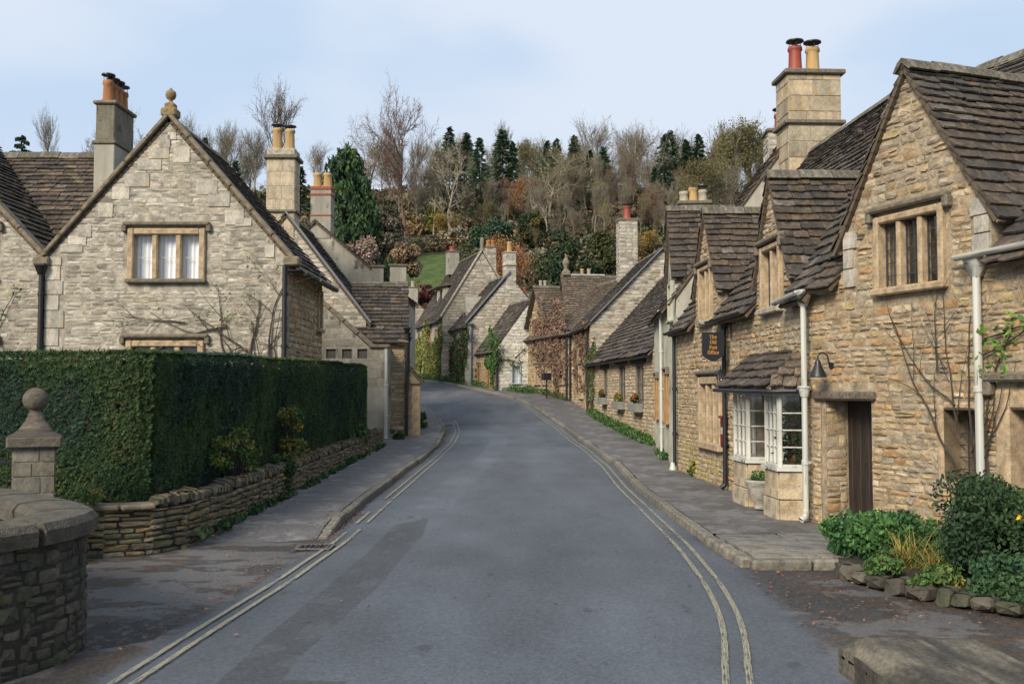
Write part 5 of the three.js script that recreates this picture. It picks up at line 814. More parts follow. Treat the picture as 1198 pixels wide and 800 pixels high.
    if (A[0] > 3) { b.chimney(1.2, 0.6, 0.55, 0.5, 4, 7.4, { m: M.brick, pots: [], capM: M.brick, capOut: 0.04 }); for (const [x, kk] of [[3.4, 'y'], [4.0, 'b']]) b.chimney(x, -3, 0.5, 0.5, 5, 8.2, { m: M.palecement, pots: [[0, 0, kk, 0.9]], potR: 0.16 }); }
    else if (A[0] > 0) { b.chimney(1.0, -2, 0.7, 0.7, 4, 7.2, { m: M.cement, pots: [[0, 0, 'r', 0.4]], potR: 0.18 }); b.chimney(2.8, -2.5, 0.8, 0.6, 5, 7.6, { m: M.palecement, pots: [[-0.2, 0, 'b', 0.7], [0.2, 0, 'b', 0.7]], potR: 0.15 }); }
    else b.chimney(3.4, -2, 0.8, 0.7, 5, 7.6, { m: M.palecement, pots: [[0, 0, 'b', 0.5]], potR: 0.16 });
    b.finish();
  }
}
// ------------------------------------------------------------------ garden wall, gate pier, bridge parapets
function wallRun(name, label, pts, y0, h, t, pal, o = {}) {              // a freestanding wall along plan points [[x, d]]; stones on both faces
  const c = new THREE.CatmullRomCurve3(pts.map(([x, d]) => V3(x, 0, -d)), false, 'catmullrom', 0.2), L = c.getLength(), n = Math.max(2, Math.round(L / (o.step || 0.5))), W = thing(name, label, 'wall', [0, 0, 0]), r = rng(Math.floor(L * 100));
  const stones = [], core = []; const P0 = []; for (let i = 0; i <= n; i++) { const p = c.getPointAt(i / n), tg = c.getTangentAt(i / n), nn = V3(-tg.z, 0, tg.x).normalize(); P0.push({ p, nn, y: y0(-p.z), h: typeof h === 'function' ? h(i / n) : h }); }
  for (let i = 0; i < n; i++) {
    const A = P0[i], B = P0[i + 1], q = new THREE.BufferGeometry(), vs = []; const cor = (Z, s, y) => Z.p.clone().addScaledVector(Z.nn, s * (t / 2 - 0.03)).setY(y); const v = [cor(A, -1, A.y - 0.1), cor(B, -1, B.y - 0.1), cor(B, 1, B.y - 0.1), cor(A, 1, A.y - 0.1), cor(A, -1, A.y + A.h), cor(B, -1, B.y + B.h), cor(B, 1, B.y + B.h), cor(A, 1, A.y + A.h)];
    for (const f of [[0, 1, 5, 4], [2, 3, 7, 6], [4, 5, 6, 7], [1, 2, 6, 5], [3, 0, 4, 7]]) for (const k of [f[0], f[1], f[2], f[0], f[2], f[3]]) vs.push(v[k].x, v[k].y, v[k].z);
    q.setAttribute('position', new THREE.Float32BufferAttribute(vs, 3)); q.computeVertexNormals(); boxUV(q); core.push(q);
    for (const sd of [1, -1]) {
      const a = cor(A, sd, 0), e = cor(B, sd, 0), U = (sd > 0 ? sub(e, a) : sub(a, e)), len = U.length(); U.normalize(); const N = U.clone().cross(V3(0, 1, 0)), o0 = (sd > 0 ? a : e).clone(); o0.y = (A.y + B.y) / 2;
      if (N.dot(A.nn) * sd < 0) { N.negate(); U.negate(); o0.copy(sd > 0 ? e : a); o0.y = (A.y + B.y) / 2; }
      lay(stones, basis(o0, U, V3(0, 1, 0), N), [[-0.03, -0.05], [len + 0.03, -0.05], [len + 0.03, (A.h + B.h) / 2], [-0.03, (A.h + B.h) / 2]], [], { h: o.ch || [0.05, 0.12], w: o.cw || [0.16, 0.42], proj: o.proj || [0.015, 0.05], pal, gap: 0.01 }, r);
    }
  }
  if (o.ends) for (const [Z, s] of [[P0[0], -1], [P0[n], 1]]) { const tg = c.getTangentAt(s < 0 ? 0 : 1).multiplyScalar(s), U = V3(0, 1, 0).cross(tg).normalize(); lay(stones, basis(Z.p.clone().addScaledVector(U, -t / 2).setY(Z.y), U, V3(0, 1, 0), tg), [[0, -0.05], [t, -0.05], [t, Z.h], [0, Z.h]], [], { h: o.ch || [0.05, 0.12], w: [0.15, 0.3], proj: [0.02, 0.05], pal, gap: 0.01 }, r); }
  const host = part(W, 'wall_core', flat(core), M.mDark);
  for (const s of stones) { const v = new THREE.Vector3().setFromMatrixPosition(s.m), k = v.clone(); s.score = s.area / v.distanceToSquared(camera.position); const N = V3().setFromMatrixColumn(s.m, 2); if (N.dot(sub(camera.position, v)) < 0) s.score *= 0.02; }
  stones.sort((a, b) => b.score - a.score); const keep = o.keep ?? 300;
  for (const s of stones.slice(0, keep)) { const b = part(host, 'stone', s.geo, toneMat('stone', s.tone)); s.m.decompose(b.position, b.quaternion, b.scale); }
  if (stones.length > keep) part(W, 'stonework', mass(stones.slice(keep), 'stone'), massMat('stone'), { stuff: true });
  return { W, curve: c, L, P0, n };
}
{
  // low dry-stone wall below the hedge, with upright coping stones
  const q = wallRun('garden_wall', 'low mossy dry-stone wall edging the left pavement below the hedge', [[-6.2, 12.75], [-5.4, 12.8], [-4.85, 12.95], [-4.55, 13.5], [-4.42, 15.5], [-4.4, 20], [-4.52, 27], [-4.4, 33]], g, (t) => 0.56 - 0.06 * t, 0.34, PAL.dry);
  const r = rng(66); let s = 1.6; while (s < q.L - 0.1) { const w = rr(0.1, 0.2, r), p = q.curve.getPointAt(s / q.L), tg = q.curve.getTangentAt(s / q.L), hh = rr(0.1, 0.2, r), st = part(q.W, 'coping_stone', pick(UB, r), toneMat('stone', pick(PAL.dry, r))); st.scale.set(rr(0.26, 0.36, r), hh, w); st.position.set(p.x, g(-p.z) + 0.56 - 0.06 * s / q.L + hh * 0.45, p.z); st.rotation.set(0, Math.atan2(-tg.z, tg.x) + Math.PI / 2 + rr(-0.2, 0.2, r), rr(-0.25, 0.25, r)); s += w * 0.85; }
  for (let i = 0; i < 4; i++) { const a = i / 4 * 1.55 / q.L, p = q.curve.getPointAt(a + 0.2 / q.L), tg = q.curve.getTangentAt(a + 0.2 / q.L); const c = part(q.W, 'cap_slab', cbox(0.42, 0.07, 0.4, 0, 0, 0, 0.025), M.coping); c.position.set(p.x, 0.59, p.z); c.rotation.y = Math.atan2(-tg.z, tg.x); }
  const slabT = tex(512, 512, (u, v) => { const s2 = fbm(u * 34 + 1.5 * fbm(u * 4, v * 3, 3, 4), v * 5, 5, 34), b2 = fbm(u * 9, v * 5 + 3, 5, 5), f2 = fbm(u * 90, v * 70, 2, 90), k = 0.42 + 0.42 * sst(0.3, 0.75, s2 * 0.35 + b2 * 0.65) + 0.3 * (f2 - 0.5); return [k, k * 0.97, k * 0.9]; }, true);
  // left bridge parapet, curling round with a hollow behind
  const cop = (Wq, t0, m, y) => { const n = Math.round(Wq.L / 0.75); for (let i = 0; i < n; i++) { const a = i / n, e = (i + 1) / n, K = 4, vs = []; const sec = (u) => { const p = Wq.curve.getPointAt(clamp(u)), tg = Wq.curve.getTangentAt(clamp(u)), nn = V3(-tg.z, 0, tg.x).normalize(), hy = y; return [[-t0 / 2, -0.08], [-t0 / 2 - 0.01, 0.03], [-t0 / 2 + 0.035, 0.085], [0, 0.1], [t0 / 2 - 0.035, 0.085], [t0 / 2 + 0.01, 0.03], [t0 / 2, -0.08]].map(([o2, yy]) => p.clone().addScaledVector(nn, o2).setY(hy + yy)); };
      const rows = []; for (let k = 0; k <= K; k++) rows.push(sec(lerp(a + 0.004, e - 0.004, k / K))); for (let k = 0; k < K; k++) for (let j = 0; j < 6; j++) { const A = rows[k][j], B = rows[k][j + 1], C = rows[k + 1][j + 1], D = rows[k + 1][j]; for (const v of [A, B, C, A, C, D]) vs.push(v.x, v.y, v.z); } for (const [rw, s2] of [[rows[0], 1], [rows[K], -1]]) for (let j = 1; j < 6; j++) for (const v of s2 > 0 ? [rw[0], rw[j + 1], rw[j]] : [rw[0], rw[j], rw[j + 1]]) vs.push(v.x, v.y, v.z);
      const q2 = new THREE.BufferGeometry(); q2.setAttribute('position', new THREE.Float32BufferAttribute(vs, 3)); q2.computeVertexNormals(); boxUV(q2); part(Wq.W, 'coping_stone', q2, m); } };
  const cm = std('parapet_coping', [0.105, 0.094, 0.072], { map: rep(T.stone, 1.3), bumpMap: rep(T.grit, 1.6), bumpScale: 0.022 });
  const lp = wallRun('bridge_parapet', 'curved dark stone bridge parapet at the lower left corner', [[-5.6, 5.2], [-4.75, 6.15], [-4.1, 7.05], [-3.72, 7.75], [-3.72, 8.35], [-4.15, 8.95], [-4.9, 9.7], [-5.9, 10.6]], g, 0.98, 0.42, PAL.bridge, { step: 0.22, ch: [0.06, 0.14], cw: [0.1, 0.22], proj: [0.002, 0.022] });
  cop(lp, 0.5, cm, 1.0);
  const rpz = wallRun('bridge_parapet', 'stub of weathered stone parapet at the lower right corner', [[1.66, 0.6], [1.68, 2.4], [1.72, 4.15]], g, 0.93, 0.5, PAL.bridge, { ends: true, ch: [0.1, 0.2], cw: [0.2, 0.45], keep: 60 });
  for (const [d0, d1] of [[0.6, 1.9], [1.92, 3.05], [3.07, 4.22]]) { const s = part(rpz.W, 'coping_stone', (() => { const q2 = new THREE.BoxGeometry(0.62, 0.16, d1 - d0, 40, 4, 60), p = q2.attributes.position, v = V3(); for (let i = 0; i < p.count; i++) { v.fromBufferAttribute(p, i); const ex = sst(0.2, 0.31, Math.abs(v.x)), ez = sst((d1 - d0) / 2 - 0.1, (d1 - d0) / 2, Math.abs(v.z)), n2 = fbm(v.x * 3 + d0 * 7, v.z * 3 + 5, 4) - 0.5, top = v.y > 0 ? 1 : 0; v.y -= top * (0.05 * Math.max(ex, ez) ** 2) - top * (0.02 * n2 + 0.012 * (fbm(v.x * 9 + d0, v.z * 2.2 + 3, 4) - 0.5)); v.x += 0.03 * (fbm(v.z * 2 + d0, v.y * 3 + 9, 3) - 0.5) + 0.02 * n2; v.z += 0.03 * (fbm(v.x * 3 + 4, v.y * 3 + d0, 3) - 0.5); p.setXYZ(i, v.x, v.y, v.z); } q2.computeVertexNormals(); const nq = q2.toNonIndexed(); boxUV(nq); return nq; })(), std('weathered_slab', [0.205, 0.19, 0.16], { map: slabT, bumpMap: slabT, bumpScale: 0.012 })); s.position.set(1.68, 1.0, -(d0 + d1) / 2); }
}
{ // gate pier
  const q = thing('gate_pier', 'square stone gate pier topped by a stone ball in front of the hedge', 'gate pier', [-5.76, 0, -12.05], 0.42), r = rng(15); part(q, 'shaft', box(0.44, 1.4, 0.44, 0, 0.7, 0), M.mGrey);
  const stones = []; for (let s = 0; s < 4; s++) { const a = s * Math.PI / 2, N = V3(Math.sin(a), 0, Math.cos(a)), U = V3(Math.cos(a), 0, -Math.sin(a)); lay(stones, basis(N.clone().multiplyScalar(0.22).addScaledVector(U, -0.23), U, V3(0, 1, 0), N), [[0, 0], [0.46, 0], [0.46, 1.4], [0, 1.4]], [], { h: [0.12, 0.22], w: [0.16, 0.36], proj: [0.01, 0.02], pal: [[0.19, 0.178, 0.148], [0.25, 0.232, 0.19], [0.145, 0.136, 0.115], [0.21, 0.19, 0.15]], ashlar: true, gap: 0.012 }, r); }
  for (const s of stones) { const b = part(q.children[0], 'stone', s.geo, toneMat('stone', s.tone)); s.m.decompose(b.position, b.quaternion, b.scale); }
  const pm = std('pier_cap_stone', [0.15, 0.132, 0.105], { map: rep(T.stone, 2), bumpMap: rep(T.grit, 2), bumpScale: 0.02 });
  part(q, 'cap', flat([cbox(0.6, 0.14, 0.6, 0, 1.47, 0, 0.02), new THREE.CylinderGeometry(0.3, 0.41, 0.05, 4).rotateY(Math.PI / 4).translate(0, 1.56, 0)]), pm); part(q, 'pedestal', new THREE.LatheGeometry([[0.27, 1.58], [0.25, 1.62], [0.15, 1.72], [0.095, 1.82], [0.09, 1.86]].map((v) => new THREE.Vector2(...v)), 4).rotateY(Math.PI / 4), pm); part(q, 'ball', new THREE.SphereGeometry(0.145, 24, 16).translate(0, 1.97, 0), pm);
  const gt = thing('iron_gate', 'black iron gate leaf hung left of the stone pier', 'gate', [-6.1, 0, -12.2], 0.42); for (let i = 0; i < 9; i++) part(gt, 'bar', cyl(0.009, 0.009, 1.25, -i * 0.11 - 0.05, 0.72, 0, 8), M.black); part(gt, 'rail', flat([cbox(1.0, 0.03, 0.015, -0.5, 0.2, 0, 0.004), cbox(1.0, 0.03, 0.015, -0.5, 1.2, 0, 0.004)]), M.black);
}

// ------------------------------------------------------------------ greenery
const leafM = (key, c, o = {}) => mat(key, () => new THREE.MeshPhysicalMaterial({ color: lin(c), roughness: 0.75, side: THREE.DoubleSide, transmission: o.through ?? 0, thickness: 0, vertexColors: o.vc ?? false, specularIntensity: 0.5 }));
class Soup {                                                           // triangles collected into one mesh
  constructor() { this.p = []; this.c = []; }
  tri(a, b, c, k) { this.p.push(a.x, a.y, a.z, b.x, b.y, b.z, c.x, c.y, c.z); if (k) for (let i = 0; i < 3; i++) this.c.push(k[0], k[1], k[2]); }
  limb(a, ra, b, rb, n, k) {
    const d = sub(b, a).normalize(), u = Math.abs(d.y) > 0.9 ? V3(1, 0, 0) : V3(0, 1, 0), x = V3().crossVectors(d, u).normalize(), y = V3().crossVectors(d, x), A = [], B = [];
    if (n < 3) { const w = x.clone().multiplyScalar(Math.cos(a.x * 91 + a.y * 57) * 1).addScaledVector(y, Math.sin(a.x * 91 + a.y * 57)); this.tri(a.clone().addScaledVector(w, ra), a.clone().addScaledVector(w, -ra), b, k); return; }
    for (let i = 0; i < n; i++) { const t = i / n * 6.2832; A.push(a.clone().addScaledVector(x, Math.cos(t) * ra).addScaledVector(y, Math.sin(t) * ra)); B.push(b.clone().addScaledVector(x, Math.cos(t) * rb).addScaledVector(y, Math.sin(t) * rb)); }
    for (let i = 0; i < n; i++) { const j = (i + 1) % n; this.tri(A[i], A[j], B[j], k); this.tri(A[i], B[j], B[i], k); }
  }
  leaf(p, s, r, k, up = 0) { const d = V3(r() - 0.5, r() - 0.5 + up, r() - 0.5).normalize(), e = V3(r() - 0.5, r() - 0.5, r() - 0.5).cross(d).normalize(), a = p.clone().addScaledVector(d, -s * 0.5), b = p.clone().addScaledVector(d, s * 0.6), l = p.clone().addScaledVector(e, s * 0.32), m = p.clone().addScaledVector(e, -s * 0.32); this.tri(a, l, b, k); this.tri(a, b, m, k); }
  geo(smooth) { const q = new THREE.BufferGeometry(); q.setAttribute('position', new THREE.Float32BufferAttribute(this.p, 3)); if (this.c.length) q.setAttribute('color', new THREE.Float32BufferAttribute(this.c, 3)); q.computeVertexNormals(); const n = this.p.length / 3, uv = new Float32Array(n * 2); for (let i = 0; i < n; i++) { uv[i * 2] = this.p[i * 3] * 0.7 + this.p[i * 3 + 2] * 0.5; uv[i * 2 + 1] = this.p[i * 3 + 1] * 0.5; } q.setAttribute('uv', new THREE.BufferAttribute(uv, 2)); return q; }
}
const vary = (c, r, k = 0.35) => { const f = 1 + (r() - 0.5) * 2 * k, h = (r() - 0.5) * k * 0.5; return [c[0] * f * (1 + h), c[1] * f, c[2] * f * (1 - h)]; };
// a bare broadleaf tree of unit design height H: trunk with limbs, and a crown of branches and twigs
function bareTree(seed, o = {}) {
  const r = rng(seed), H = o.H || 15, T0 = new Soup(), C = new Soup(), tips = [];
  const grow = (p, d, len, rad, lv) => {
    const n = lv === 0 ? 7 : lv === 1 ? 4 : lv === 2 ? 3 : 2, pts = [p.clone()], rs = [rad]; let q = p.clone(), dir = d.clone();
    for (let i = 1; i <= n; i++) { dir.add(V3((r() - 0.5) * (o.wild ?? 0.5), (lv ? (o.rise ?? 0.13) : 0.12) + (r() - 0.5) * 0.1, (r() - 0.5) * (o.wild ?? 0.5))).normalize(); const e = q.clone().addScaledVector(dir, len / n), r1 = rad * (1 - 0.8 * i / n); (lv < 2 ? T0 : C).limb(q, rs[i - 1], e, Math.max(r1, 0.008), lv === 0 ? 7 : lv === 1 ? 5 : lv === 2 ? 3 : 2); q = e; pts.push(e); rs.push(r1); }
    if (lv >= 2) tips.push(q.clone());
    if (lv === 4) return;
    const kids = [o.limbs || 15, o.b1 || 8, o.b2 || 6, 5][lv], from = [o.clear ?? 0.35, 0.2, 0.15, 0.1][lv];
    for (let i = 0; i < kids; i++) {
      const t = from + (1 - from) * (i + r() * 0.8) / kids, f = Math.min(t * n, n - 0.001), k = Math.floor(f), b = pts[k].clone().lerp(pts[k + 1], f - k), ax = sub(pts[k + 1], pts[k]).normalize();
      const sp = [rr(0.55, 1.0, r), rr(0.5, 0.95, r), rr(0.5, 1.0, r), rr(0.5, 1.1, r)][lv] * (o.spread ?? 1), side = V3(r() - 0.5, (r() - 0.5) * 0.5, r() - 0.5).cross(ax).normalize(), nd = ax.clone().multiplyScalar(Math.cos(sp)).addScaledVector(side, Math.sin(sp)).normalize();
      const crown = lv === 0 ? Math.sin(Math.PI * clamp(0.18 + 0.72 * (t - from) / (1 - from))) : 1, l = [H * rr(0.3, 0.42, r) * crown + 0.8, len * rr(0.35, 0.55, r), len * rr(0.35, 0.6, r), len * rr(0.4, 0.7, r)][lv];
      grow(b, nd, l, Math.max(lerp(rs[k], rs[k + 1], f - k) * rr(0.4, 0.6, r), [0.07, 0.045, 0.036, 0.03][lv]), lv + 1);
    }
  };
  grow(V3(0, -0.4, 0), V3((r() - 0.5) * 0.15, 1, (r() - 0.5) * 0.15), H * (o.trunk ?? 0.88), o.rad || H * 0.016, 0);
  const out = { trunk: T0.geo(), crown: C.geo(), H };
  if (o.leaves) { const L = new Soup(); for (const p of tips) for (let i = 0; i < o.leaves; i++) if (r() < (o.leafP ?? 0.8)) L.leaf(p.clone().add(V3(r() - 0.5, r() - 0.5, r() - 0.5).multiplyScalar(0.9)), rr(0.14, 0.3, r), r, vary(pick(o.tones, r), r, 0.3)); out.leaves = L.geo(); }
  return out;
}
function conifer(seed, o = {}) {
  const r = rng(seed), H = o.H || 14, R = o.R || 2.2, T0 = new Soup(), C = new Soup(); T0.limb(V3(0, -0.4, 0), H * 0.014, V3(0, H * 0.97, 0), 0.02, 6);
  const rows = o.rows || 34; for (let i = 0; i < rows; i++) {
    const t = (o.low ?? 0.1) + (1 - (o.low ?? 0.1)) * i / rows, rad = R * Math.pow(1 - t, o.pow ?? 0.9) * rr(0.92, 1.06, r) + 0.1, n = 7;
    for (let k = 0; k < n; k++) { const a = r() * 6.283, l = rad * rr(0.5, 1.2, r), y = H * t + (r() - 0.5) * 0.7, dr = rr(o.dr0 ?? -0.05, o.dr1 ?? 0.4, r); for (let m = 0; m < 7; m++) { const f = rr(0.25, 1, r), p = V3(Math.cos(a) * l * f, y - dr * l * f * 0.8 + rr(-0.1, 0.1, r), Math.sin(a) * l * f), q = V3(Math.cos(a + rr(-0.5, 0.5, r)), -dr, Math.sin(a + rr(-0.5, 0.5, r))).normalize(), s = rr(0.3, 0.65, r) * (o.needle || 1), w = V3(-q.z, rr(-0.5, 0.5, r), q.x).normalize(); const c = vary(pick(o.tones, r), r, 0.35); C.tri(p.clone().addScaledVector(w, s * 0.34), p.clone().addScaledVector(w, -s * 0.34), p.clone().addScaledVector(q, s), c); C.tri(p.clone().add(V3(0, s * 0.25, 0)), p.clone().add(V3(0, -s * 0.3, 0)), p.clone().addScaledVector(q, s * 0.8), c); } }
  }
  return { trunk: T0.geo(), crown: C.geo(), H };
}
// a rounded evergreen or shrub: leaves spread through a crown of many lobes on a few stems
function lobed(seed, rx, ry, rz, o) {
  const r = rng(seed), T0 = new Soup(), C = new Soup(), lobes = o.lobes || 26, n = o.n || 260; 
  for (let i = 0; i < lobes; i++) {
    const a = r() * 6.283, v = rr(-0.85, 1, r), q = Math.sqrt(Math.max(0, 1 - v * v * 0.8)) * rr(0.35, 0.85, r), c = V3(Math.cos(a) * q * rx, ry * (0.45 + 0.42 * v), Math.sin(a) * q * rz), s = rr(0.3, 0.48, r) * Math.min(rx, ry, rz) * (o.lobe || 1), tone = vary(pick(o.tones, r), r, 0.25);
    T0.limb(V3(c.x * 0.25, 0, c.z * 0.25), 0.012 * rx + 0.006, c, 0.005, 4);
    for (let k = 0; k < n; k++) { const d = V3(r() - 0.5, r() - 0.5, r() - 0.5).normalize().multiplyScalar(s * Math.cbrt(rr(0.25, 1.25, r))); d.y *= 0.85; C.leaf(c.clone().add(d), rr(o.size[0], o.size[1], r), r, vary(tone, r, 0.3), o.up || 0); }
  }
  return { trunk: T0.geo(), crown: C.geo(), H: ry };
}
const barkM = (c) => std('bark_' + c.join('_'), c, { map: rep(T.bark, 1) }), vcLeaf = leafM('leaves_varied', [1, 1, 1], { vc: true, through: 0.15 });
const bark = { grey: barkM([0.27, 0.245, 0.195]), pale: barkM([0.42, 0.38, 0.30]), brown: barkM([0.20, 0.16, 0.122]), red: barkM([0.22, 0.15, 0.125]), olive: barkM([0.27, 0.24, 0.14]), dark: barkM([0.055, 0.045, 0.035]) };
function plantTree(proto, name, label, category, pos, k, turn, m, group) {
  const t = thing(name, label, category, pos, turn, group); t.scale.set(k[0], k[1], k[0]);
  part(t, 'trunk', proto.trunk, m.trunk); if (proto.leaves) { part(t, 'branches', proto.crown, m.crown || m.trunk); part(t, 'crown', proto.leaves, vcLeaf); } else part(t, 'crown', proto.crown, m.crown || m.trunk); return t;
}
// prototypes
const G1 = [0.028, 0.055, 0.022], G2 = [0.02, 0.042, 0.02], G3 = [0.045, 0.075, 0.025], OR = [0.30, 0.11, 0.03], RU = [0.20, 0.075, 0.035], YE = [0.30, 0.20, 0.04], OL = [0.13, 0.12, 0.035];
const bare = [1, 2, 3, 4, 5].map((s) => bareTree(s * 71, { H: 15, spread: [0.85, 1, 0.75, 1.05, 0.9][s - 1], clear: [0.35, 0.25, 0.4, 0.3, 0.45][s - 1] }));
const boughs = [6, 7, 8].map((s) => bareTree(s * 37, { H: 15, limbs: 9, b1: 6, b2: 5, wild: 0.85, rise: 0.05, clear: 0.3, rad: 0.3, spread: 1.05 }));
const slim = [9, 10].map((s) => bareTree(s * 53, { H: 15, limbs: 17, clear: 0.5, spread: 0.62, rise: 0.2 }));
const leafy = { orange: bareTree(401, { H: 9, limbs: 12, b1: 6, b2: 5, leaves: 4, tones: [OR, RU, [0.25, 0.13, 0.04]], clear: 0.2 }), russet: bareTree(402, { H: 11, limbs: 12, b1: 6, b2: 5, leaves: 2, leafP: 0.6, tones: [RU, [0.13, 0.075, 0.045], [0.17, 0.10, 0.05]], clear: 0.2 }), olive: bareTree(403, { H: 12, limbs: 14, b1: 7, b2: 5, leaves: 3, leafP: 0.7, tones: [OL, [0.11, 0.115, 0.045], [0.15, 0.125, 0.04]], clear: 0.18 }), yellow: bareTree(404, { H: 7, limbs: 11, b1: 6, b2: 5, leaves: 4, tones: [YE, [0.25, 0.13, 0.03], [0.2, 0.17, 0.04]], clear: 0.12 }) };
const spire = [21, 22, 23].map((s) => conifer(s, { H: 14, R: [4.0, 4.6, 3.4][s - 21], rows: 58, tones: [[0.10, 0.155, 0.08], [0.08, 0.125, 0.065], [0.085, 0.135, 0.08]] }));
// trees one can tell apart, by where they stand: spot across, top and foot as seen in the photograph
function footD(px, base) { for (let d = 86; d < 178; d += 0.5) { const p = at(px, base, d); if (land(p.x, d) >= p.y) return d; } return 178; }
function stand(px, top, base, proto, name, label, cat, m, o = {}) { const d = o.d ?? footD(px, base), p = at(px, top, d), y0 = land(p.x, d) - 0.3, H = p.y - y0, k = H / (proto.H * (o.fit ?? 1)); return plantTree(proto, name, label, cat, [p.x, y0, -d], [k * (o.wide ?? 1), k], o.turn ?? px * 0.37, m, o.group); }
stand(323, 116, 262, bare[0], 'bare_tree', 'round-crowned bare tree rising behind the tall pale ashlar chimney', 'tree', { trunk: bark.brown, crown: bark.brown }, { fit: 1.06, wide: 0.7 });
stand(432, 124, 268, boughs[1], 'bare_tree', 'thin bare tree with open crown above the big dark cypress', 'tree', { trunk: bark.brown }, { wide: 0.6, fit: 1.05 });
stand(475, 117, 280, bare[1], 'bare_tree', 'broad purplish-brown bare tree, tallest on the hill skyline', 'tree', { trunk: bark.red }, { wide: 0.72, fit: 1.06 });
stand(535, 172, 285, boughs[0], 'dead_tree', 'pale dead tree with crooked white limbs in front of the conifers', 'tree', { trunk: bark.pale }, { wide: 0.85 });
stand(508, 192, 278, slim[0], 'bare_tree', 'slim pale-trunked tree left of the crooked dead tree', 'tree', { trunk: bark.pale, crown: bark.grey }, { wide: 0.8 });
stand(612, 172, 272, boughs[2], 'bare_tree', 'forked pale grey tree behind the orange beech', 'tree', { trunk: bark.pale, crown: bark.olive }, {});
stand(642, 168, 265, boughs[1], 'bare_tree', 'forked pale tree above the dark round yew', 'tree', { trunk: bark.pale, crown: bark.olive }, { turn: 2 });
stand(688, 160, 250, bare[2], 'bare_tree', 'grey bare tree on the skyline above the lead-capped ridge', 'tree', { trunk: bark.pale, crown: bark.grey }, {});
stand(735, 158, 252, bare[3], 'bare_tree', 'wide grey bare tree above the square chimney with one red pot', 'tree', { trunk: bark.pale, crown: bark.grey }, {});
stand(855, 152, 262, leafy.olive, 'olive_tree', 'dense olive-brown tree left of the small red-potted chimney', 'tree', { trunk: bark.grey, crown: bark.olive }, { wide: 1.05 });
stand(880, 156, 258, bare[4], 'bare_tree', 'bare grey crown showing just left of the near ashlar chimney', 'tree', { trunk: bark.grey }, { wide: 1.0 });
stand(815, 195, 268, leafy.olive, 'olive_tree', 'smaller olive tree behind the three-pot chimney', 'tree', { trunk: bark.grey, crown: bark.olive }, { wide: 1.1, turn: 1 });
stand(602, 214, 262, leafy.orange, 'beech_tree', 'orange-leaved beech in the middle of the wood', 'tree', { trunk: bark.pale }, { wide: 0.8 });
stand(590, 292, 338, leafy.orange, 'orange_shrub', 'orange and red shrub right of the mossy gabled house', 'shrub', { trunk: bark.brown }, { wide: 0.6, turn: 1, d: 90 });
stand(522, 250, 284, leafy.yellow, 'yellow_shrub', 'golden yellow shrub at the top of the lawn', 'shrub', { trunk: bark.brown }, { wide: 1.1 });
stand(745, 272, 310, leafy.yellow, 'yellow_shrub', 'yellow-brown young tree behind the square chimney', 'shrub', { trunk: bark.brown }, { wide: 1.0, turn: 3 });
stand(570, 210, 262, leafy.russet, 'russet_tree', 'russet-leaved tree between the dead tree and the orange beech', 'tree', { trunk: bark.brown }, { wide: 0.8 });
stand(755, 222, 275, leafy.russet, 'russet_tree', 'russet tree right of the square chimney', 'tree', { trunk: bark.brown }, { wide: 0.8, turn: 2 });
stand(432, 192, 262, leafy.russet, 'russet_tree', 'brown-leaved tree right of the big dark cypress', 'tree', { trunk: bark.red }, { wide: 0.9, turn: 4 });
const word = ['first', 'second', 'third', 'fourth', 'fifth', 'sixth', 'seventh', 'eighth', 'ninth', 'tenth', 'eleventh', 'twelfth', 'thirteenth', 'fourteenth', 'fifteenth', 'sixteenth', 'seventeenth', 'eighteenth', 'nineteenth', 'twentieth', 'twenty-first', 'twenty-second', 'twenty-third', 'twenty-fourth', 'twenty-fifth', 'twenty-sixth', 'twenty-seventh', 'twenty-eighth', 'twenty-ninth', 'thirtieth', 'thirty-first', 'thirty-second', 'thirty-third', 'thirty-fourth', 'thirty-fifth', 'thirty-sixth', 'thirty-seventh', 'thirty-eighth', 'thirty-ninth', 'fortieth', 'forty-first', 'forty-second', 'forty-third', 'forty-fourth', 'forty-fifth', 'forty-sixth'];
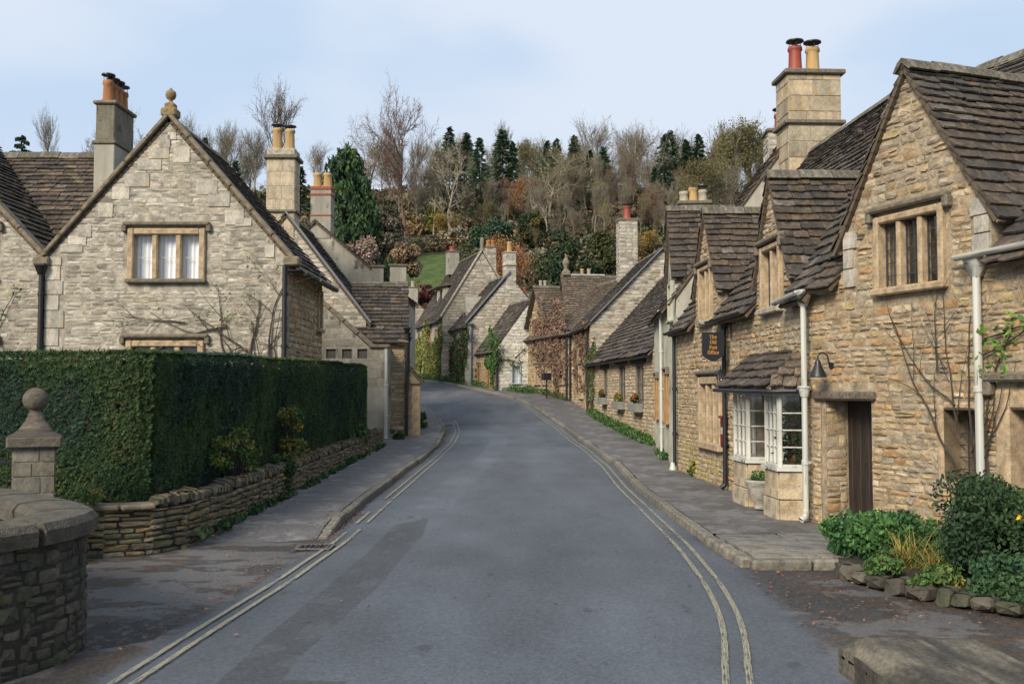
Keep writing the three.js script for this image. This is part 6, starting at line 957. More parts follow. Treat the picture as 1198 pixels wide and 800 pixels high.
{
  [[512, 176, 255], [526, 149, 252], [546, 156, 250], [561, 160, 262], [588, 152, 250], [600, 166, 250], [640, 164, 250], [651, 162, 252], [672, 160, 250], [690, 175, 255], [706, 172, 255], [777, 156, 250], [784, 153, 248], [803, 164, 250], [818, 156, 250], [766, 195, 262]].sort((a, b) => a[0] - b[0]).forEach(([px, y, bs], i) => stand(px, y, bs, spire[i % 3], 'conifer', 'dark conifer spire on the hilltop, ' + word[i] + ' from the left', 'conifer', { trunk: bark.dark, crown: vcLeaf }, { group: 'conifers along the hilltop', wide: [1.1, 1.0, 1.1, 1.0, 1.15, 1.0, 0.95, 0.9, 1.2, 1.0, 1.0, 1.1, 0.95, 1.0, 1.15, 1.05][i] }));
  stand(275, 188, 255, spire[1], 'conifer', 'small dark conifer between the finialled gable and the ashlar chimney', 'conifer', { trunk: bark.dark, crown: vcLeaf }, { wide: 1.2 });
  stand(240, 160, 250, spire[0], 'conifer', 'conifer tip just above the slope right of the ball finial', 'conifer', { trunk: bark.dark, crown: vcLeaf }, { wide: 0.9 });
  stand(352, 196, 260, spire[2], 'conifer', 'dark conifer right of the tall pale ashlar chimney', 'conifer', { trunk: bark.dark, crown: vcLeaf }, { wide: 1.4 });
  [[225, 152], [262, 158], [296, 162], [165, 148], [92, 148], [58, 148], [-15, 160], [374, 178], [395, 176]].forEach(([px, y], i) => stand(px, y, 250, bare[(i + 2) % 5], 'bare_tree', 'bare tree on the skyline behind the left-hand houses, ' + ['right of the ball finial', 'third left of the ashlar chimney', 'nearest left of the ashlar chimney', 'left of the ball finial', 'behind the four-pot stack', 'between the cedar and the four-pot stack', 'at the left edge', 'above the brick-banded chimney', 'left of the dark cypress'][i], 'tree', { trunk: bark.grey, crown: bark.grey }, { wide: i === 5 ? 0.5 : 0.85, fit: 1.02 }));
}
// cedar with flat tiers at the far left
{
  const C = new Soup(), T0 = new Soup(), r = rng(62); T0.limb(V3(0, -0.5, 0), 0.4, V3(0, 14, 0), 0.15, 7); for (let i = 0; i < 16; i++) { const y = 8 + i * 0.42, a = i * 2.4, l = 3.6 * (1.15 - i / 18); T0.limb(V3(0, y - 0.6, 0), 0.12, V3(Math.cos(a) * l, y, Math.sin(a) * l), 0.04, 4); for (let k = 0; k < 420; k++) { const f = Math.sqrt(r()), b = a + (r() - 0.5) * 1.1; C.leaf(V3(Math.cos(b) * l * f * 1.1, y + rr(-0.18, 0.22, r) - 0.25 * f, Math.sin(b) * l * f * 1.1), rr(0.25, 0.5, r), r, vary(pick([G1, G2], r), r)); } }
  const p = at(25, 157, 130), y0 = land(p.x, 130), k = (p.y - y0) / 14.6; plantTree({ trunk: T0.geo(), crown: C.geo() }, 'cedar_tree', 'flat-topped cedar on the skyline at the far left', 'tree', [p.x, y0, -130], [k * 0.62, k], 0, { trunk: bark.dark, crown: vcLeaf });
}
// the big cypress and rounded evergreens
{
  const r = rng(77), C = new Soup(), T0 = new Soup(), H = 11.2; T0.limb(V3(0, -0.5, 0), 0.3, V3(0, H - 1, 0), 0.06, 7);
  for (let i = 0; i < 230; i++) { const t = Math.pow(i / 230, 0.9), a = r() * 6.283, rad = (3.1 * Math.pow(1 - t, 0.62) + 0.15) * rr(0.5, 1.2, r), y = 0.8 + t * (H - 1.2), tone = vary(pick([[0.03, 0.066, 0.025], [0.042, 0.085, 0.028], [0.022, 0.05, 0.021], [0.052, 0.095, 0.03]], r), r, 0.3), c = V3(Math.cos(a) * rad, y, Math.sin(a) * rad); T0.limb(V3(0, y - 0.8, 0), 0.04, c, 0.01, 3); const s = rr(0.45, 0.8, r) * (1 - 0.35 * t); for (let k = 0; k < 110; k++) { const d = V3(r() - 0.5, r() - 0.5, r() - 0.5).normalize().multiplyScalar(s * Math.cbrt(r())); d.y *= 1.3; C.leaf(c.clone().add(d), rr(0.16, 0.32, r), r, vary(tone, r, 0.3), 0.5); } }
  const p = at(405, 172, 62), y0 = g(62) + 0.0; plantTree({ trunk: T0.geo(), crown: C.geo() }, 'cypress_tree', 'large dark green cypress behind the rendered gable house', 'tree', [p.x, y0, -62], [1.0, (p.y - y0) / H], 0, { trunk: bark.dark, crown: vcLeaf });
  const dk = [[0.042, 0.066, 0.026], [0.054, 0.082, 0.03], [0.032, 0.054, 0.024]];
  for (let [lab, name, cat, px, top, bot, d, w, tones, size, seed] of [
    ['dark round yew, larger of the two above the bend roofs', 'yew_tree', 'tree', 660, 258, 345, 96, 70, dk, [0.2, 0.4], 501], ['dark olive yew beside the square chimney, smaller of the two', 'yew_tree', 'tree', 706, 262, 330, 98, 40, [[0.05, 0.062, 0.02], [0.06, 0.07, 0.022]], [0.2, 0.4], 502],
    ['glossy dark laurel behind the mossy gabled house', 'laurel_bush', 'bush', 578, 260, 300, 100, 56, [[0.03, 0.062, 0.034], [0.04, 0.075, 0.036]], [0.2, 0.4], 503], ['pinkish seed-headed shrub over the rendered gable', 'seedhead_shrub', 'shrub', 418, 258, 330, 58, 62, [[0.30, 0.215, 0.165], [0.22, 0.16, 0.12], [0.10, 0.09, 0.055], [0.35, 0.27, 0.21]], [0.12, 0.24], 504],
    ['grey twiggy thicket left of the hillside lawn', 'thicket_bush', 'bush', 447, 232, 310, 100, 55, [[0.10, 0.088, 0.065], [0.13, 0.105, 0.075], [0.085, 0.08, 0.055]], [0.18, 0.4], 505], ['straw-coloured bush at the lawn edge', 'straw_bush', 'bush', 472, 272, 322, 92, 46, [[0.24, 0.17, 0.095], [0.19, 0.14, 0.085]], [0.16, 0.36], 506],
    ['dark red shrub right of the mossy gable', 'red_shrub', 'shrub', 590, 280, 320, 90, 30, [[0.15, 0.03, 0.035], [0.12, 0.035, 0.035]], [0.15, 0.3], 507], ['dark red ground shrub below the lawn', 'red_shrub', 'shrub', 500, 322, 350, 88, 30, [[0.10, 0.03, 0.028], [0.08, 0.035, 0.028]], [0.15, 0.3], 508],
    ['yellow-green bush right of the slim pale-trunked tree', 'lime_bush', 'bush', 512, 232, 275, 108, 36, [[0.16, 0.15, 0.03], [0.11, 0.12, 0.03]], [0.18, 0.36], 509], ['ivy-green bush beneath the crooked dead tree', 'ivy_bush', 'bush', 620, 245, 290, 104, 34, [[0.03, 0.055, 0.02], [0.10, 0.085, 0.03]], [0.18, 0.36], 510]]) {
    if (px > 440 && px < 640 && bot < 312) d = footD(px, bot); const p = at(px, top, d), q = at(px, bot, d), gy = land(p.x, d), y0 = Math.min(q.y, gy), H2 = p.y - y0, W = w / 1165 * d / 2; plantTree(lobed(seed, W, H2, W * 0.9, { tones, size, n: 300, lobes: 34, up: 0.1 }), name, lab, cat, [p.x, y0, -d], [1, 1], 0, { trunk: bark.dark, crown: vcLeaf });
  }
}
// the rest of the wood: trees nobody could tell apart, then undergrowth
{
  const r = rng(909), ms = [{ trunk: bark.grey }, { trunk: bark.brown }, { trunk: bark.pale, crown: bark.grey }, { trunk: bark.grey, crown: bark.olive }, { trunk: bark.red, crown: bark.brown }]; let n = 0;
  const rows = [['skyline', 248, 176, 15, 230], ['crest', 250, 186, 14, 440], ['upper', 258, 204, 16, 455], ['middle', 268, 220, 18, 470], ['lower', 280, 236, 20, 548], ['lowest', 296, 256, 26, 600]];
  rows.forEach(([row, base, top, step, x0], i) => { let n = 0; for (let px = x0 + i * 5; px < 905; px += rr(step * 0.75, step * 1.3, r)) {
    if (row === 'skyline' && px > 360 && px < 480) continue; const q = r(), pr = q < 0.1 ? pick([leafy.russet, leafy.olive], r) : q < 0.13 ? pick(spire, r) : q < 0.45 ? pick(slim, r) : pick([...bare, ...boughs], r), con = spire.includes(pr), tp = top + rr(-14, 14, r), kind = con ? 'dark conifer' : pr.leaves ? 'leafy brown tree' : 'bare tree';
    stand(px + rr(-5, 5, r), tp, base + rr(-3, 3, r), pr, 'woodland_tree', word[n] ? kind + ', ' + word[n] + ' from the left in the ' + row + ' row of the hillside wood' : kind + ' near the right end of the ' + row + ' row, by count ' + (n + 1), 'tree', con ? { trunk: bark.dark, crown: vcLeaf } : pick(ms, r), { d: row === 'skyline' ? 176 : row === 'crest' ? 160 : undefined, turn: r() * 6, wide: rr(0.75, 1.05, r), group: 'crowded trees of the hillside wood' }); n++; } });
  const clump = lobed(777, 1, 1, 1, { tones: [[1, 1, 1]], size: [0.16, 0.3], n: 46, lobes: 9, lobe: 1.2 }), N = 2300, im = new THREE.InstancedMesh(clump.crown, vcLeaf, N), m = new THREE.Matrix4(), cols = [[0.15, 0.125, 0.075], [0.19, 0.145, 0.075], [0.085, 0.10, 0.045], [0.14, 0.13, 0.09], [0.2, 0.13, 0.065], [0.08, 0.09, 0.05]];
  for (let i = 0; i < N; i++) { let d, x; do { d = rr(93, 185, r); x = rr(-0.62, 0.5, r) * d; } while (x > -14 && x < -4.5 && d < 117); const k = rr(0.8, 2.3, r) * (d > 140 ? 1.7 : 1); m.compose(V3(x, land(x, d) - 0.3, -d), new THREE.Quaternion().setFromAxisAngle(V3(0, 1, 0), r() * 6), V3(k, k * rr(0.5, 1.1, r), k)); im.setMatrixAt(i, m); im.setColorAt(i, lin(vary(pick(cols, r), r, 0.3))); }
  im.name = 'undergrowth'; im.userData = { kind: 'stuff', label: 'brown and olive undergrowth across the wooded hillside', category: 'undergrowth' }; scene.add(im);
}
// ------------------------------------------------------------------ the clipped yew hedge
{
  const H = thing('yew_hedge', 'tall clipped dark green yew hedge above the dry-stone wall', 'hedge', [0, 0, 0]), r = rng(313);
  const topY = (d) => 2.6 + (d - 13.3) * 0.0145 + 0.07 * (fbm(d * 0.35, 7, 3) - 0.5), face = poly([[13.2, -4.84], [16, -4.8], [22, -4.8], [34.3, -5.0]]), bump = (a, b) => 0.22 * (fbm(a * 0.7 + 9, b * 0.9 + 4, 4) - 0.5) + 0.12 * (fbm(a * 2.5, b * 2.5, 2) - 0.5) + (r() < 0.02 ? r() * 0.09 : 0);
  const core = flat([prism([[-5.42, -13.5], [-5.42, -34.2], [-5.08, -34.2], [-4.9, -22], [-4.9, -16], [-4.94, -13.5]].map(([x, z]) => [x, z]).reverse(), 0.35, 2.5), prism([[-9.8, -14.8], [-9.8, -13.42], [-5.3, -13.42], [-5.3, -14.8]].reverse(), -0.1, 2.5)]); part(H, 'inner_growth', core, std('hedge_heart', [0.012, 0.017, 0.008]));
  const S = new Soup(); for (let i = 0; i < 6; i++) { const a = i / 6 * 6.283 + r(), d = V3(Math.cos(a) * 0.75, Math.sin(a) * 0.75 + 0.15, 0.55).normalize(), w = V3(-d.y, d.x, 0.2).normalize(), b = V3(0, 0, -0.25); S.tri(b.clone().addScaledVector(w, 0.16), b.clone().addScaledVector(w, -0.16), d.clone().multiplyScalar(rr(0.7, 1.1, r)), null); }
  const spots = []; const add = (p, n) => spots.push([p, n]);
  const den = 1250; for (let i = 0; i < den * 48; i++) { const d = 13.3 + 21 * Math.pow(r(), 1.25), y = rr(0.45, 1, r) * 0 + lerp(0.42, topY(d), r()), x = face(d), rd = sst(topY(d) - 0.12, topY(d), y) * 0.1 + (d < 13.55 ? 0.12 * (13.55 - d) / 0.25 : 0); add(V3(x + bump(d, y) - rd, y, -d), V3(1, 0.15, 0)); }
  for (let i = 0; i < den * 12; i++) { const x = lerp(-9.8, -4.84, r()), y = lerp(-0.05, 2.6, r()), rd = sst(2.48, 2.6, y) * 0.1 + (x > -5.1 ? 0.12 * (x + 5.1) / 0.26 : 0); add(V3(x, y, -13.3 + bump(x, y) - rd), V3(0, 0.15, 1)); }
  for (let i = 0; i < 500 * 30; i++) { const d = 13.35 + 21 * r(); add(V3(lerp(-5.45, face(d) - 0.05, r()), topY(d) + bump(d, 3) * 0.5 + 0.02, -d), V3(0, 1, 0)); } for (let i = 0; i < 500 * 5; i++) add(V3(lerp(-9.8, -5.4, r()), 2.6 + bump(r() * 5, 3) * 0.6, -lerp(13.3, 14.8, r())), V3(0, 1, 0));
  for (let i = 0; i < den * 2.6; i++) add(V3(lerp(-5.45, -5.0, r()), lerp(0.4, topY(34.2), r()), -34.25), V3(0, 0, -1));
  const im = new THREE.InstancedMesh(S.geo(), mat('yew_needles', () => new THREE.MeshStandardMaterial({ color: 0xffffff, roughness: 0.8, side: THREE.DoubleSide })), spots.length), m = new THREE.Matrix4(), q = new THREE.Quaternion(), z = V3(0, 0, 1);
  spots.forEach(([p, n], i) => { q.setFromUnitVectors(z, n.add(V3(r() - 0.5, r() - 0.5, r() - 0.5).multiplyScalar(0.9)).normalize()); q.multiply(new THREE.Quaternion().setFromAxisAngle(z, r() * 6.3)); const k = rr(0.035, 0.07, r); m.compose(p, q, V3(k, k, k)); im.setMatrixAt(i, m); const f = fbm(p.x * 0.9 + p.z * 0.7, p.y * 1.1 + p.z * 0.3, 4), c = f > 0.57 ? [0.044, 0.08, 0.022] : f < 0.42 ? [0.022, 0.052, 0.028] : [0.03, 0.068, 0.022]; im.setColorAt(i, lin(r() < 0.012 ? [0.12, 0.07, 0.03] : vary(c, r, 0.45))); });
  im.name = 'foliage'; im.userData.kind = 'stuff'; H.add(im);
}
// ------------------------------------------------------------------ climbers, shrubs and bedding plants
const tones = { green: [[0.05, 0.11, 0.028], [0.07, 0.135, 0.035], [0.04, 0.09, 0.028]], lime: [[0.14, 0.17, 0.035], [0.20, 0.20, 0.04], [0.07, 0.11, 0.03]], dark: [[0.02, 0.045, 0.018], [0.028, 0.06, 0.022], [0.035, 0.07, 0.022]], ivy: [[0.03, 0.07, 0.025], [0.045, 0.085, 0.03]], yellow: [[0.30, 0.22, 0.03], [0.22, 0.19, 0.04]] };
function bush(name, label, cat, x, y, d, rx, ry, o = {}) { const c = lobed(o.seed || Math.floor(Math.abs(x * 77 + d * 31)), rx, ry, o.rz || rx, { tones: o.tones || tones.green, size: o.size || [0.03, 0.06], n: o.n || 160, lobes: o.lobes || 18, up: o.up || 0.3 }); const t = thing(name, label, cat, [x, y, -d], 0, o.group); part(t, 'stems', c.trunk, bark.dark); part(t, 'foliage', c.crown, vcLeaf); if (o.flower) { const S = new Soup(), r = rng(5 + Math.floor(d * 10)); for (let i = 0; i < o.flower[1]; i++) { const a = r() * 6.28, v = rr(0.1, 1, r), q = Math.sqrt(1 - v * v) * 0.95; const c2 = V3(Math.cos(a) * q * rx * 1.0, ry * (0.45 + 0.5 * v), Math.sin(a) * q * (o.rz || rx)); for (let k = 0; k < 6; k++) S.leaf(c2.clone().add(V3(r() - 0.5, r() - 0.5, r() - 0.5).multiplyScalar(0.03)), o.flower[2] || 0.06, r, vary(o.flower[0], r, 0.15)); } part(t, 'flowers', S.geo(), vcLeaf); } return t; }
// stems that wander over a wall face (u, v in metres of that face), with leaves near their tips
function climber(name, label, cat, M4, roots, o = {}) {
  const r = rng(o.seed || 9), B = new Soup(), L = new Soup(), t = thing(name, label, cat, [0, 0, 0], 0, o.group), pt = (u, v, w) => V3(u, v, w).applyMatrix4(M4);
  const run = (u, v, a, len, rad, lv) => { const st = 0.14, n = Math.ceil(len / st); let w = 0.05 + 0.02 * lv, p = pt(u, v, w), ra = rad; for (let i = 0; i < n; i++) { a += (r() - 0.5) * (o.wild ?? 0.5) + (o.lift ?? 0.02) * (Math.PI / 2 - a); u += Math.cos(a) * st; v += Math.sin(a) * st; w = clamp(w + (r() - 0.5) * 0.02, 0.035, 0.12); const q = pt(u, v, w), r1 = rad * (1 - 0.75 * (i + 1) / n); B.limb(p, ra, q, r1, lv < 2 ? 5 : 3); p = q; ra = r1; if (lv < (o.levels ?? 3) && r() < (o.fork ?? 0.22)) run(u, v, a + (r() < 0.5 ? 1 : -1) * rr(0.4, 1.1, r), len * rr(0.3, 0.6, r) * (1 - 0.5 * i / n), ra * 0.65, lv + 1); if (o.leaf && (lv >= (o.leafFrom ?? 1)) && r() < o.leaf && (!o.leafAt || o.leafAt(u, v))) for (let k = 0; k < (o.cluster || 4); k++) L.leaf(pt(u + (r() - 0.5) * (o.puff || 0.2), v + (r() - 0.5) * (o.puff || 0.2), w + rr(0, 0.1, r)), rr(...(o.size || [0.04, 0.08]), r), r, vary(pick(o.tones || tones.green, r), r, 0.3)); } };
  for (const [u, v, a, len, rad] of roots) run(u, v, a, len, rad, 0);
  part(t, 'stems', B.geo(), o.stemM || barkM([0.10, 0.082, 0.065])); if (L.p.length) part(t, 'leaves', L.geo(), vcLeaf); return t;
}
const faceOf = (x, y, d, turn) => new THREE.Matrix4().compose(V3(x, y, -d), new THREE.Quaternion().setFromAxisAngle(V3(0, 1, 0), turn), V3(1, 1, 1)), ab = (A, B) => Math.atan2(B[1] - A[1], B[0] - A[0]);
climber('espalier_climber', 'leafless espaliered climber trained across the finialled gable', 'climber', faceOf(-11.55, -0.35, 24.5, 0).scale(V3(1.1667, 1.1667, 1.1667)), [[4.35, 1.5, 1.7, 2.4, 0.05], [4.45, 1.5, 1.35, 2.9, 0.045], [4.3, 2.9, 2.5, 1.2, 0.035], [3.9, 3.42, 3.15, 2.0, 0.03], [3.0, 3.5, 3.05, 1.5, 0.024], [4.2, 2.2, 2.1, 2.0, 0.03], [4.6, 1.6, 1.2, 2.2, 0.03]], { seed: 12, levels: 3, fork: 0.3, leaf: 0.22, leafFrom: 1, leafAt: (u, v) => v > 3.3 && vn(u * 1.7, v * 2) > 0.42, cluster: 7, puff: 0.22, lift: 0.0, wild: 0.35, tones: [[0.10, 0.13, 0.035], [0.15, 0.15, 0.04], [0.06, 0.10, 0.03]], size: [0.04, 0.085] });
climber('leafy_climber', 'small green climber on the gable at the left edge', 'climber', faceOf(-19.02, -0.35, 24.44, 0).scale(V3(1.1667, 1.1667, 1.1667)), [[5.3, 3.2, 1.6, 0.9, 0.02], [5.4, 3.3, 0.8, 0.9, 0.02], [5.2, 3.4, 2.4, 0.8, 0.02]], { seed: 14, leaf: 0.5, leafFrom: 0, cluster: 6, size: [0.05, 0.09] });
{ const A = [4.55, 15.1], B = [6.5, 9.7]; climber('wisteria', 'bare twisting wisteria with a few green sprays beside the near white downpipe', 'climber', faceOf(A[0], 0, A[1], ab(A, B)), [[3.42, 0.3, 1.75, 2.6, 0.024], [3.3, 0.4, 2.0, 3.0, 0.02], [2.9, 1.9, 2.7, 1.7, 0.012], [3.25, 0.5, 1.5, 2.4, 0.02], [3.0, 1.5, 2.15, 1.9, 0.014], [2.62, 2.3, 1.7, 1.2, 0.011], [3.35, 2.5, 0.4, 1.2, 0.015], [3.4, 2.7, 0.2, 1.3, 0.014]], { seed: 23, stemM: barkM([0.07, 0.055, 0.045]), fork: 0.2, wild: 0.35, levels: 2, lift: 0.03, leaf: 0.75, leafFrom: 0, leafAt: (u, v) => u > 3.3 && v > 2.3 && v < 2.9, cluster: 6, puff: 0.26, size: [0.05, 0.11], tones: [[0.10, 0.20, 0.03], [0.14, 0.25, 0.04], [0.07, 0.15, 0.03]] }); }
{ const A = [1.0, 62.8], B = [3.35, 54.2], C2 = [3.35, 54.2], D2 = [3.8, 48.4], roots = []; const r = rng(3); for (let i = 0; i < 15; i++) roots.push([rr(0.2, 8.6, r), rr(0.3, 2.4, r), rr(1.1, 2, r), rr(2.2, 4.2, r), 0.04]); climber('dormant_creeper', 'thick brown creeper matting the street wall by the bend', 'climber', faceOf(A[0], 1.45, A[1], ab(A, B)), roots, { seed: 31, fork: 0.3, levels: 3, leaf: 0.5, leafFrom: 0, cluster: 4, puff: 0.4, size: [0.1, 0.2], tones: [[0.20, 0.13, 0.09], [0.24, 0.155, 0.105], [0.15, 0.095, 0.07]], stemM: bark.brown, wild: 0.7 });
  climber('dormant_creeper', 'brown creeper on the upper wall of the tall square-chimneyed house', 'climber', faceOf(C2[0], 0.7, C2[1], ab(C2, D2)), [0.8, 2.0, 3.6, 4.6, 5.4].map((u) => [u, rr(1.2, 2.6, r), rr(1.2, 1.9, r), rr(2, 3, r), 0.04]), { seed: 32, fork: 0.3, leaf: 0.35, leafFrom: 0, cluster: 4, puff: 0.4, size: [0.1, 0.18], tones: [[0.16, 0.10, 0.065], [0.12, 0.075, 0.05]], stemM: bark.brown, wild: 0.7 });
  climber('climbing_rose', 'red-flowered climbing rose at the far corner of the low cottage', 'climber', faceOf(3.8, 0.8, 48.4, ab([3.8, 48.4], [4.75, 33.2])), [[1.0, 0.1, 1.6, 3.0, 0.04], [1.3, 0.1, 1.4, 2.6, 0.035], [0.7, 0.1, 1.75, 3.0, 0.03]], { seed: 33, fork: 0.3, leaf: 0.6, cluster: 6, puff: 0.4, size: [0.07, 0.13], tones: [...tones.green, ...tones.ivy, ...tones.green, ...tones.ivy, [0.35, 0.03, 0.02]] }); }
{ const d9 = [0.961, 0.276]; climber('climbing_rose', 'green climbing rose round the whitewashed cottage corner', 'climber', faceOf(-1.0, 1.85, 62.2, -Math.atan2(0, 1) + Math.atan2(0.276, 0.961)), [[-0.1, 0.1, 1.5, 2.4, 0.05], [0.1, 2.0, 0.35, 1.7, 0.03], [1.2, 2.2, 0.7, 0.8, 0.03]], { seed: 41, fork: 0.14, leaf: 0.6, leafFrom: 0, cluster: 4, puff: 0.4, size: [0.1, 0.18], tones: [...tones.green, [0.12, 0.17, 0.04]] });
  for (const [lab, A, y, len, n, tn, seed] of [['variegated yellow-green ivy on the side of the mossy gabled house', [-7.8, 80.6], 3.0, 9.5, 26, [...tones.lime, [0.28, 0.26, 0.10]], 51], ['dark green climber with red flowers on the chimney-gabled house', [-4.9, 73.2], 2.5, 6.4, 13, [...tones.ivy, ...tones.dark, ...tones.ivy, ...tones.dark, ...tones.ivy, [0.3, 0.03, 0.02]], 52], ['green rose over the side wall of the whitewashed cottage', [-2.65, 67.9], 2.2, 5.5, 4, tones.green, 53]]) { const r = rng(seed), roots = []; for (let i = 0; i < n; i++) roots.push([rr(0.2, len, r), 0.05, rr(1.3, 1.8, r), rr(1.6, 3.6, r), 0.04]); climber('wall_climber', lab, 'climber', faceOf(A[0], y, A[1], Math.atan2(0.276, 0.961) - Math.PI / 2 + Math.PI * 0), roots, { seed, fork: 0.15, levels: 2, leaf: 0.9, leafFrom: 0, cluster: 9, puff: 0.55, size: [0.12, 0.24], tones: tn, wild: 0.3 }); } }
// bed below the near cottage
{
  const edge = [[3.95, 12.3], [3.8, 11.55], [3.88, 10.9], [4.1, 10.35], [4.5, 9.75], [4.95, 9.2], [5.6, 8.5]], q = thing('flower_bed', 'planted bed edged with rough stones under the near cottage', 'flower bed', [0, 0, 0]), r = rng(19);
  part(q, 'soil', prism([...edge.map(([x, d]) => [x, -d]), [7.2, -8.5], [5.1, -13.9], [4.6, -13.2]], -0.1, 0.1), M.soil);
  const c = new THREE.CatmullRomCurve3(edge.map(([x, d]) => V3(x, 0, -d))), L = c.getLength(); let s = 0.9; while (s < L) { const w = rr(0.18, 0.34, r), p = c.getPointAt(s / L), tg = c.getTangentAt(s / L), b = part(q, 'edging_stone', pick(UB, r), toneMat('stone', pick(PAL.bridge, r))); b.scale.set(w * 0.9, rr(0.13, 0.21, r), 0.17); b.position.set(p.x - 0.02, 0.05, p.z + 0.02); b.rotation.set(rr(-0.2, 0.2, r), Math.atan2(-tg.z, tg.x), rr(-0.15, 0.15, r)); s += w * 0.95; }
  bush('flowering_shrub', 'dense dark green shrub with yellow blooms at the right edge of the bed', 'shrub', 5.15, 0.02, 10.55, 0.72, 1.18, { tones: tones.dark, size: [0.035, 0.065], n: 520, lobes: 34, flower: [[0.65, 0.36, 0.01], 5, 0.05], seed: 1201 });
  bush('low_shrub', 'low blue-green shrub spilling over the stones below the flowering shrub', 'shrub', 4.86, 0.02, 9.72, 0.42, 0.4, { tones: [[0.03, 0.075, 0.03], [0.045, 0.095, 0.035]], size: [0.035, 0.07], n: 220, lobes: 16, seed: 1202 });
  bush('geranium_mound', 'mound of bright green geranium leaves at the corner of the flagstones', 'plant', 4.28, 0.02, 12.15, 0.5, 0.52, { tones: [[0.045, 0.13, 0.035], [0.06, 0.15, 0.04], [0.035, 0.10, 0.03]], size: [0.04, 0.08], n: 260, lobes: 24, flower: [[0.45, 0.25, 0.5], 2, 0.035], seed: 1203, rz: 0.6 });
  bush('geranium_mound', 'second green leaf mound against the cottage wall beside the first', 'plant', 4.72, 0.02, 12.35, 0.48, 0.5, { tones: [[0.045, 0.12, 0.035], [0.09, 0.15, 0.04], [0.035, 0.10, 0.03]], size: [0.04, 0.08], n: 230, lobes: 20, seed: 1204 });
  bush('geranium_mound', 'low leafy mound at the foot of the small deep window', 'plant', 5.15, 0.02, 11.9, 0.42, 0.42, { tones: tones.green, size: [0.04, 0.08], n: 200, lobes: 16, seed: 1205 });
  bush('trailing_plant', 'trailing green plant spilling over the bed edge nearest the parapet stub', 'plant', 4.35, 0.03, 10.25, 0.28, 0.24, { tones: [...tones.green, ...tones.lime], size: [0.03, 0.07], n: 110, lobes: 14, seed: 1211 });
  bush('trailing_plant', 'small leafy tuft over the edging stones below the day lilies', 'plant', 4.02, 0.03, 10.8, 0.24, 0.24, { tones: [...tones.green, ...tones.green, [0.16, 0.11, 0.05]], size: [0.03, 0.07], n: 110, lobes: 12, seed: 1212 });
  for (const [lab, x, d, sd] of [['arching yellow-green day lily clump nearest the flagstones', 4.5, 11.35, 61], ['yellowing day lily clump beside the flowering shrub', 4.62, 10.85, 62]]) { const t = thing('day_lily', lab, 'plant', [x, 0.05, -d]), S = new Soup(), r2 = rng(sd); for (let i = 0; i < 130; i++) { const a = r2() * 6.283, l = rr(0.35, 0.75, r2), lean = rr(0.25, 1.0, r2), w = rr(0.007, 0.013, r2), col = vary(pick([[0.10, 0.17, 0.03], [0.07, 0.14, 0.03], [0.25, 0.22, 0.05], [0.30, 0.19, 0.05]], r2), r2, 0.2); let p = V3((r2() - 0.5) * 0.22, 0, (r2() - 0.5) * 0.22), e = 1.5; for (let k = 0; k < 6; k++) { e -= lean * 0.42; const n = p.clone().add(V3(Math.cos(a) * Math.cos(e), Math.sin(e), Math.sin(a) * Math.cos(e)).multiplyScalar(l / 6)), sd2 = V3(-Math.sin(a), 0, Math.cos(a)), w0 = w * (1 - k / 6), w1 = w * (1 - (k + 1) / 6); S.tri(p.clone().addScaledVector(sd2, w0), p.clone().addScaledVector(sd2, -w0), n.clone().addScaledVector(sd2, -w1), col); S.tri(p.clone().addScaledVector(sd2, w0), n.clone().addScaledVector(sd2, -w1), n.clone().addScaledVector(sd2, w1), col); p = n; } } part(t, 'leaves', S.geo(), vcLeaf); }
}
// plants along the dry-stone wall
bush('yellow_flowered_shrub', 'tall leggy yellow-leaved shrub in front of the hedge, nearer of the two', 'shrub', -4.55, 0.42, 16.6, 0.3, 1.2, { tones: [...tones.lime, ...tones.green], size: [0.035, 0.08], n: 34, lobes: 46, rz: 1.3, seed: 71 });
bush('yellow_flowered_shrub', 'tall leggy yellow-leaved shrub in front of the hedge, farther of the two', 'shrub', -4.55, 0.42, 20.6, 0.3, 1.5, { tones: [...tones.lime, ...tones.yellow, ...tones.green], size: [0.035, 0.085], n: 34, lobes: 44, rz: 1.0, seed: 72 });
bush('feathery_bush', 'soft dark green bush hanging over the dry-stone wall', 'shrub', -4.34, 0.15, 18.7, 0.28, 0.75, { tones: [[0.03, 0.07, 0.022], [0.05, 0.09, 0.03]], size: [0.025, 0.06], n: 260, lobes: 18, rz: 0.5, seed: 73 });
bush('ivy_clump', 'ivy growing over the flat capped end of the dry-stone wall', 'plant', -5.35, 0.45, 12.72, 0.2, 0.4, { tones: [...tones.lime, ...tones.green], size: [0.03, 0.06], n: 50, lobes: 10, seed: 74 });
bush('leafy_plant', 'broad-leaved plant at the far end of the dry-stone wall', 'plant', -4.5, 0.5, 29, 0.3, 0.6, { tones: tones.green, size: [0.06, 0.12], n: 60, lobes: 12, rz: 0.9, seed: 75 });
bush('leafy_plant', 'green plant at the foot of the porch pier', 'plant', -4.1, 0.3, 35.6, 0.25, 0.45, { tones: tones.green, size: [0.05, 0.1], n: 80, lobes: 10, seed: 76 });
bush('leafy_plant', 'green clump below the black pipes beyond the porch', 'plant', -3.75, 0.5, 40.5, 0.3, 0.7, { tones: [[0.04, 0.12, 0.035], [0.06, 0.15, 0.04]], size: [0.06, 0.12], n: 90, lobes: 12, rz: 0.9, seed: 77 });
bush('urn_plant', 'trailing greenery growing in the stone urn', 'plant', poAt(8.1, 0, 0.36).x, 0.5, -poAt(8.1, 0, 0.36).z, 0.2, 0.22, { tones: tones.green, size: [0.03, 0.06], n: 70, lobes: 10, seed: 78 });
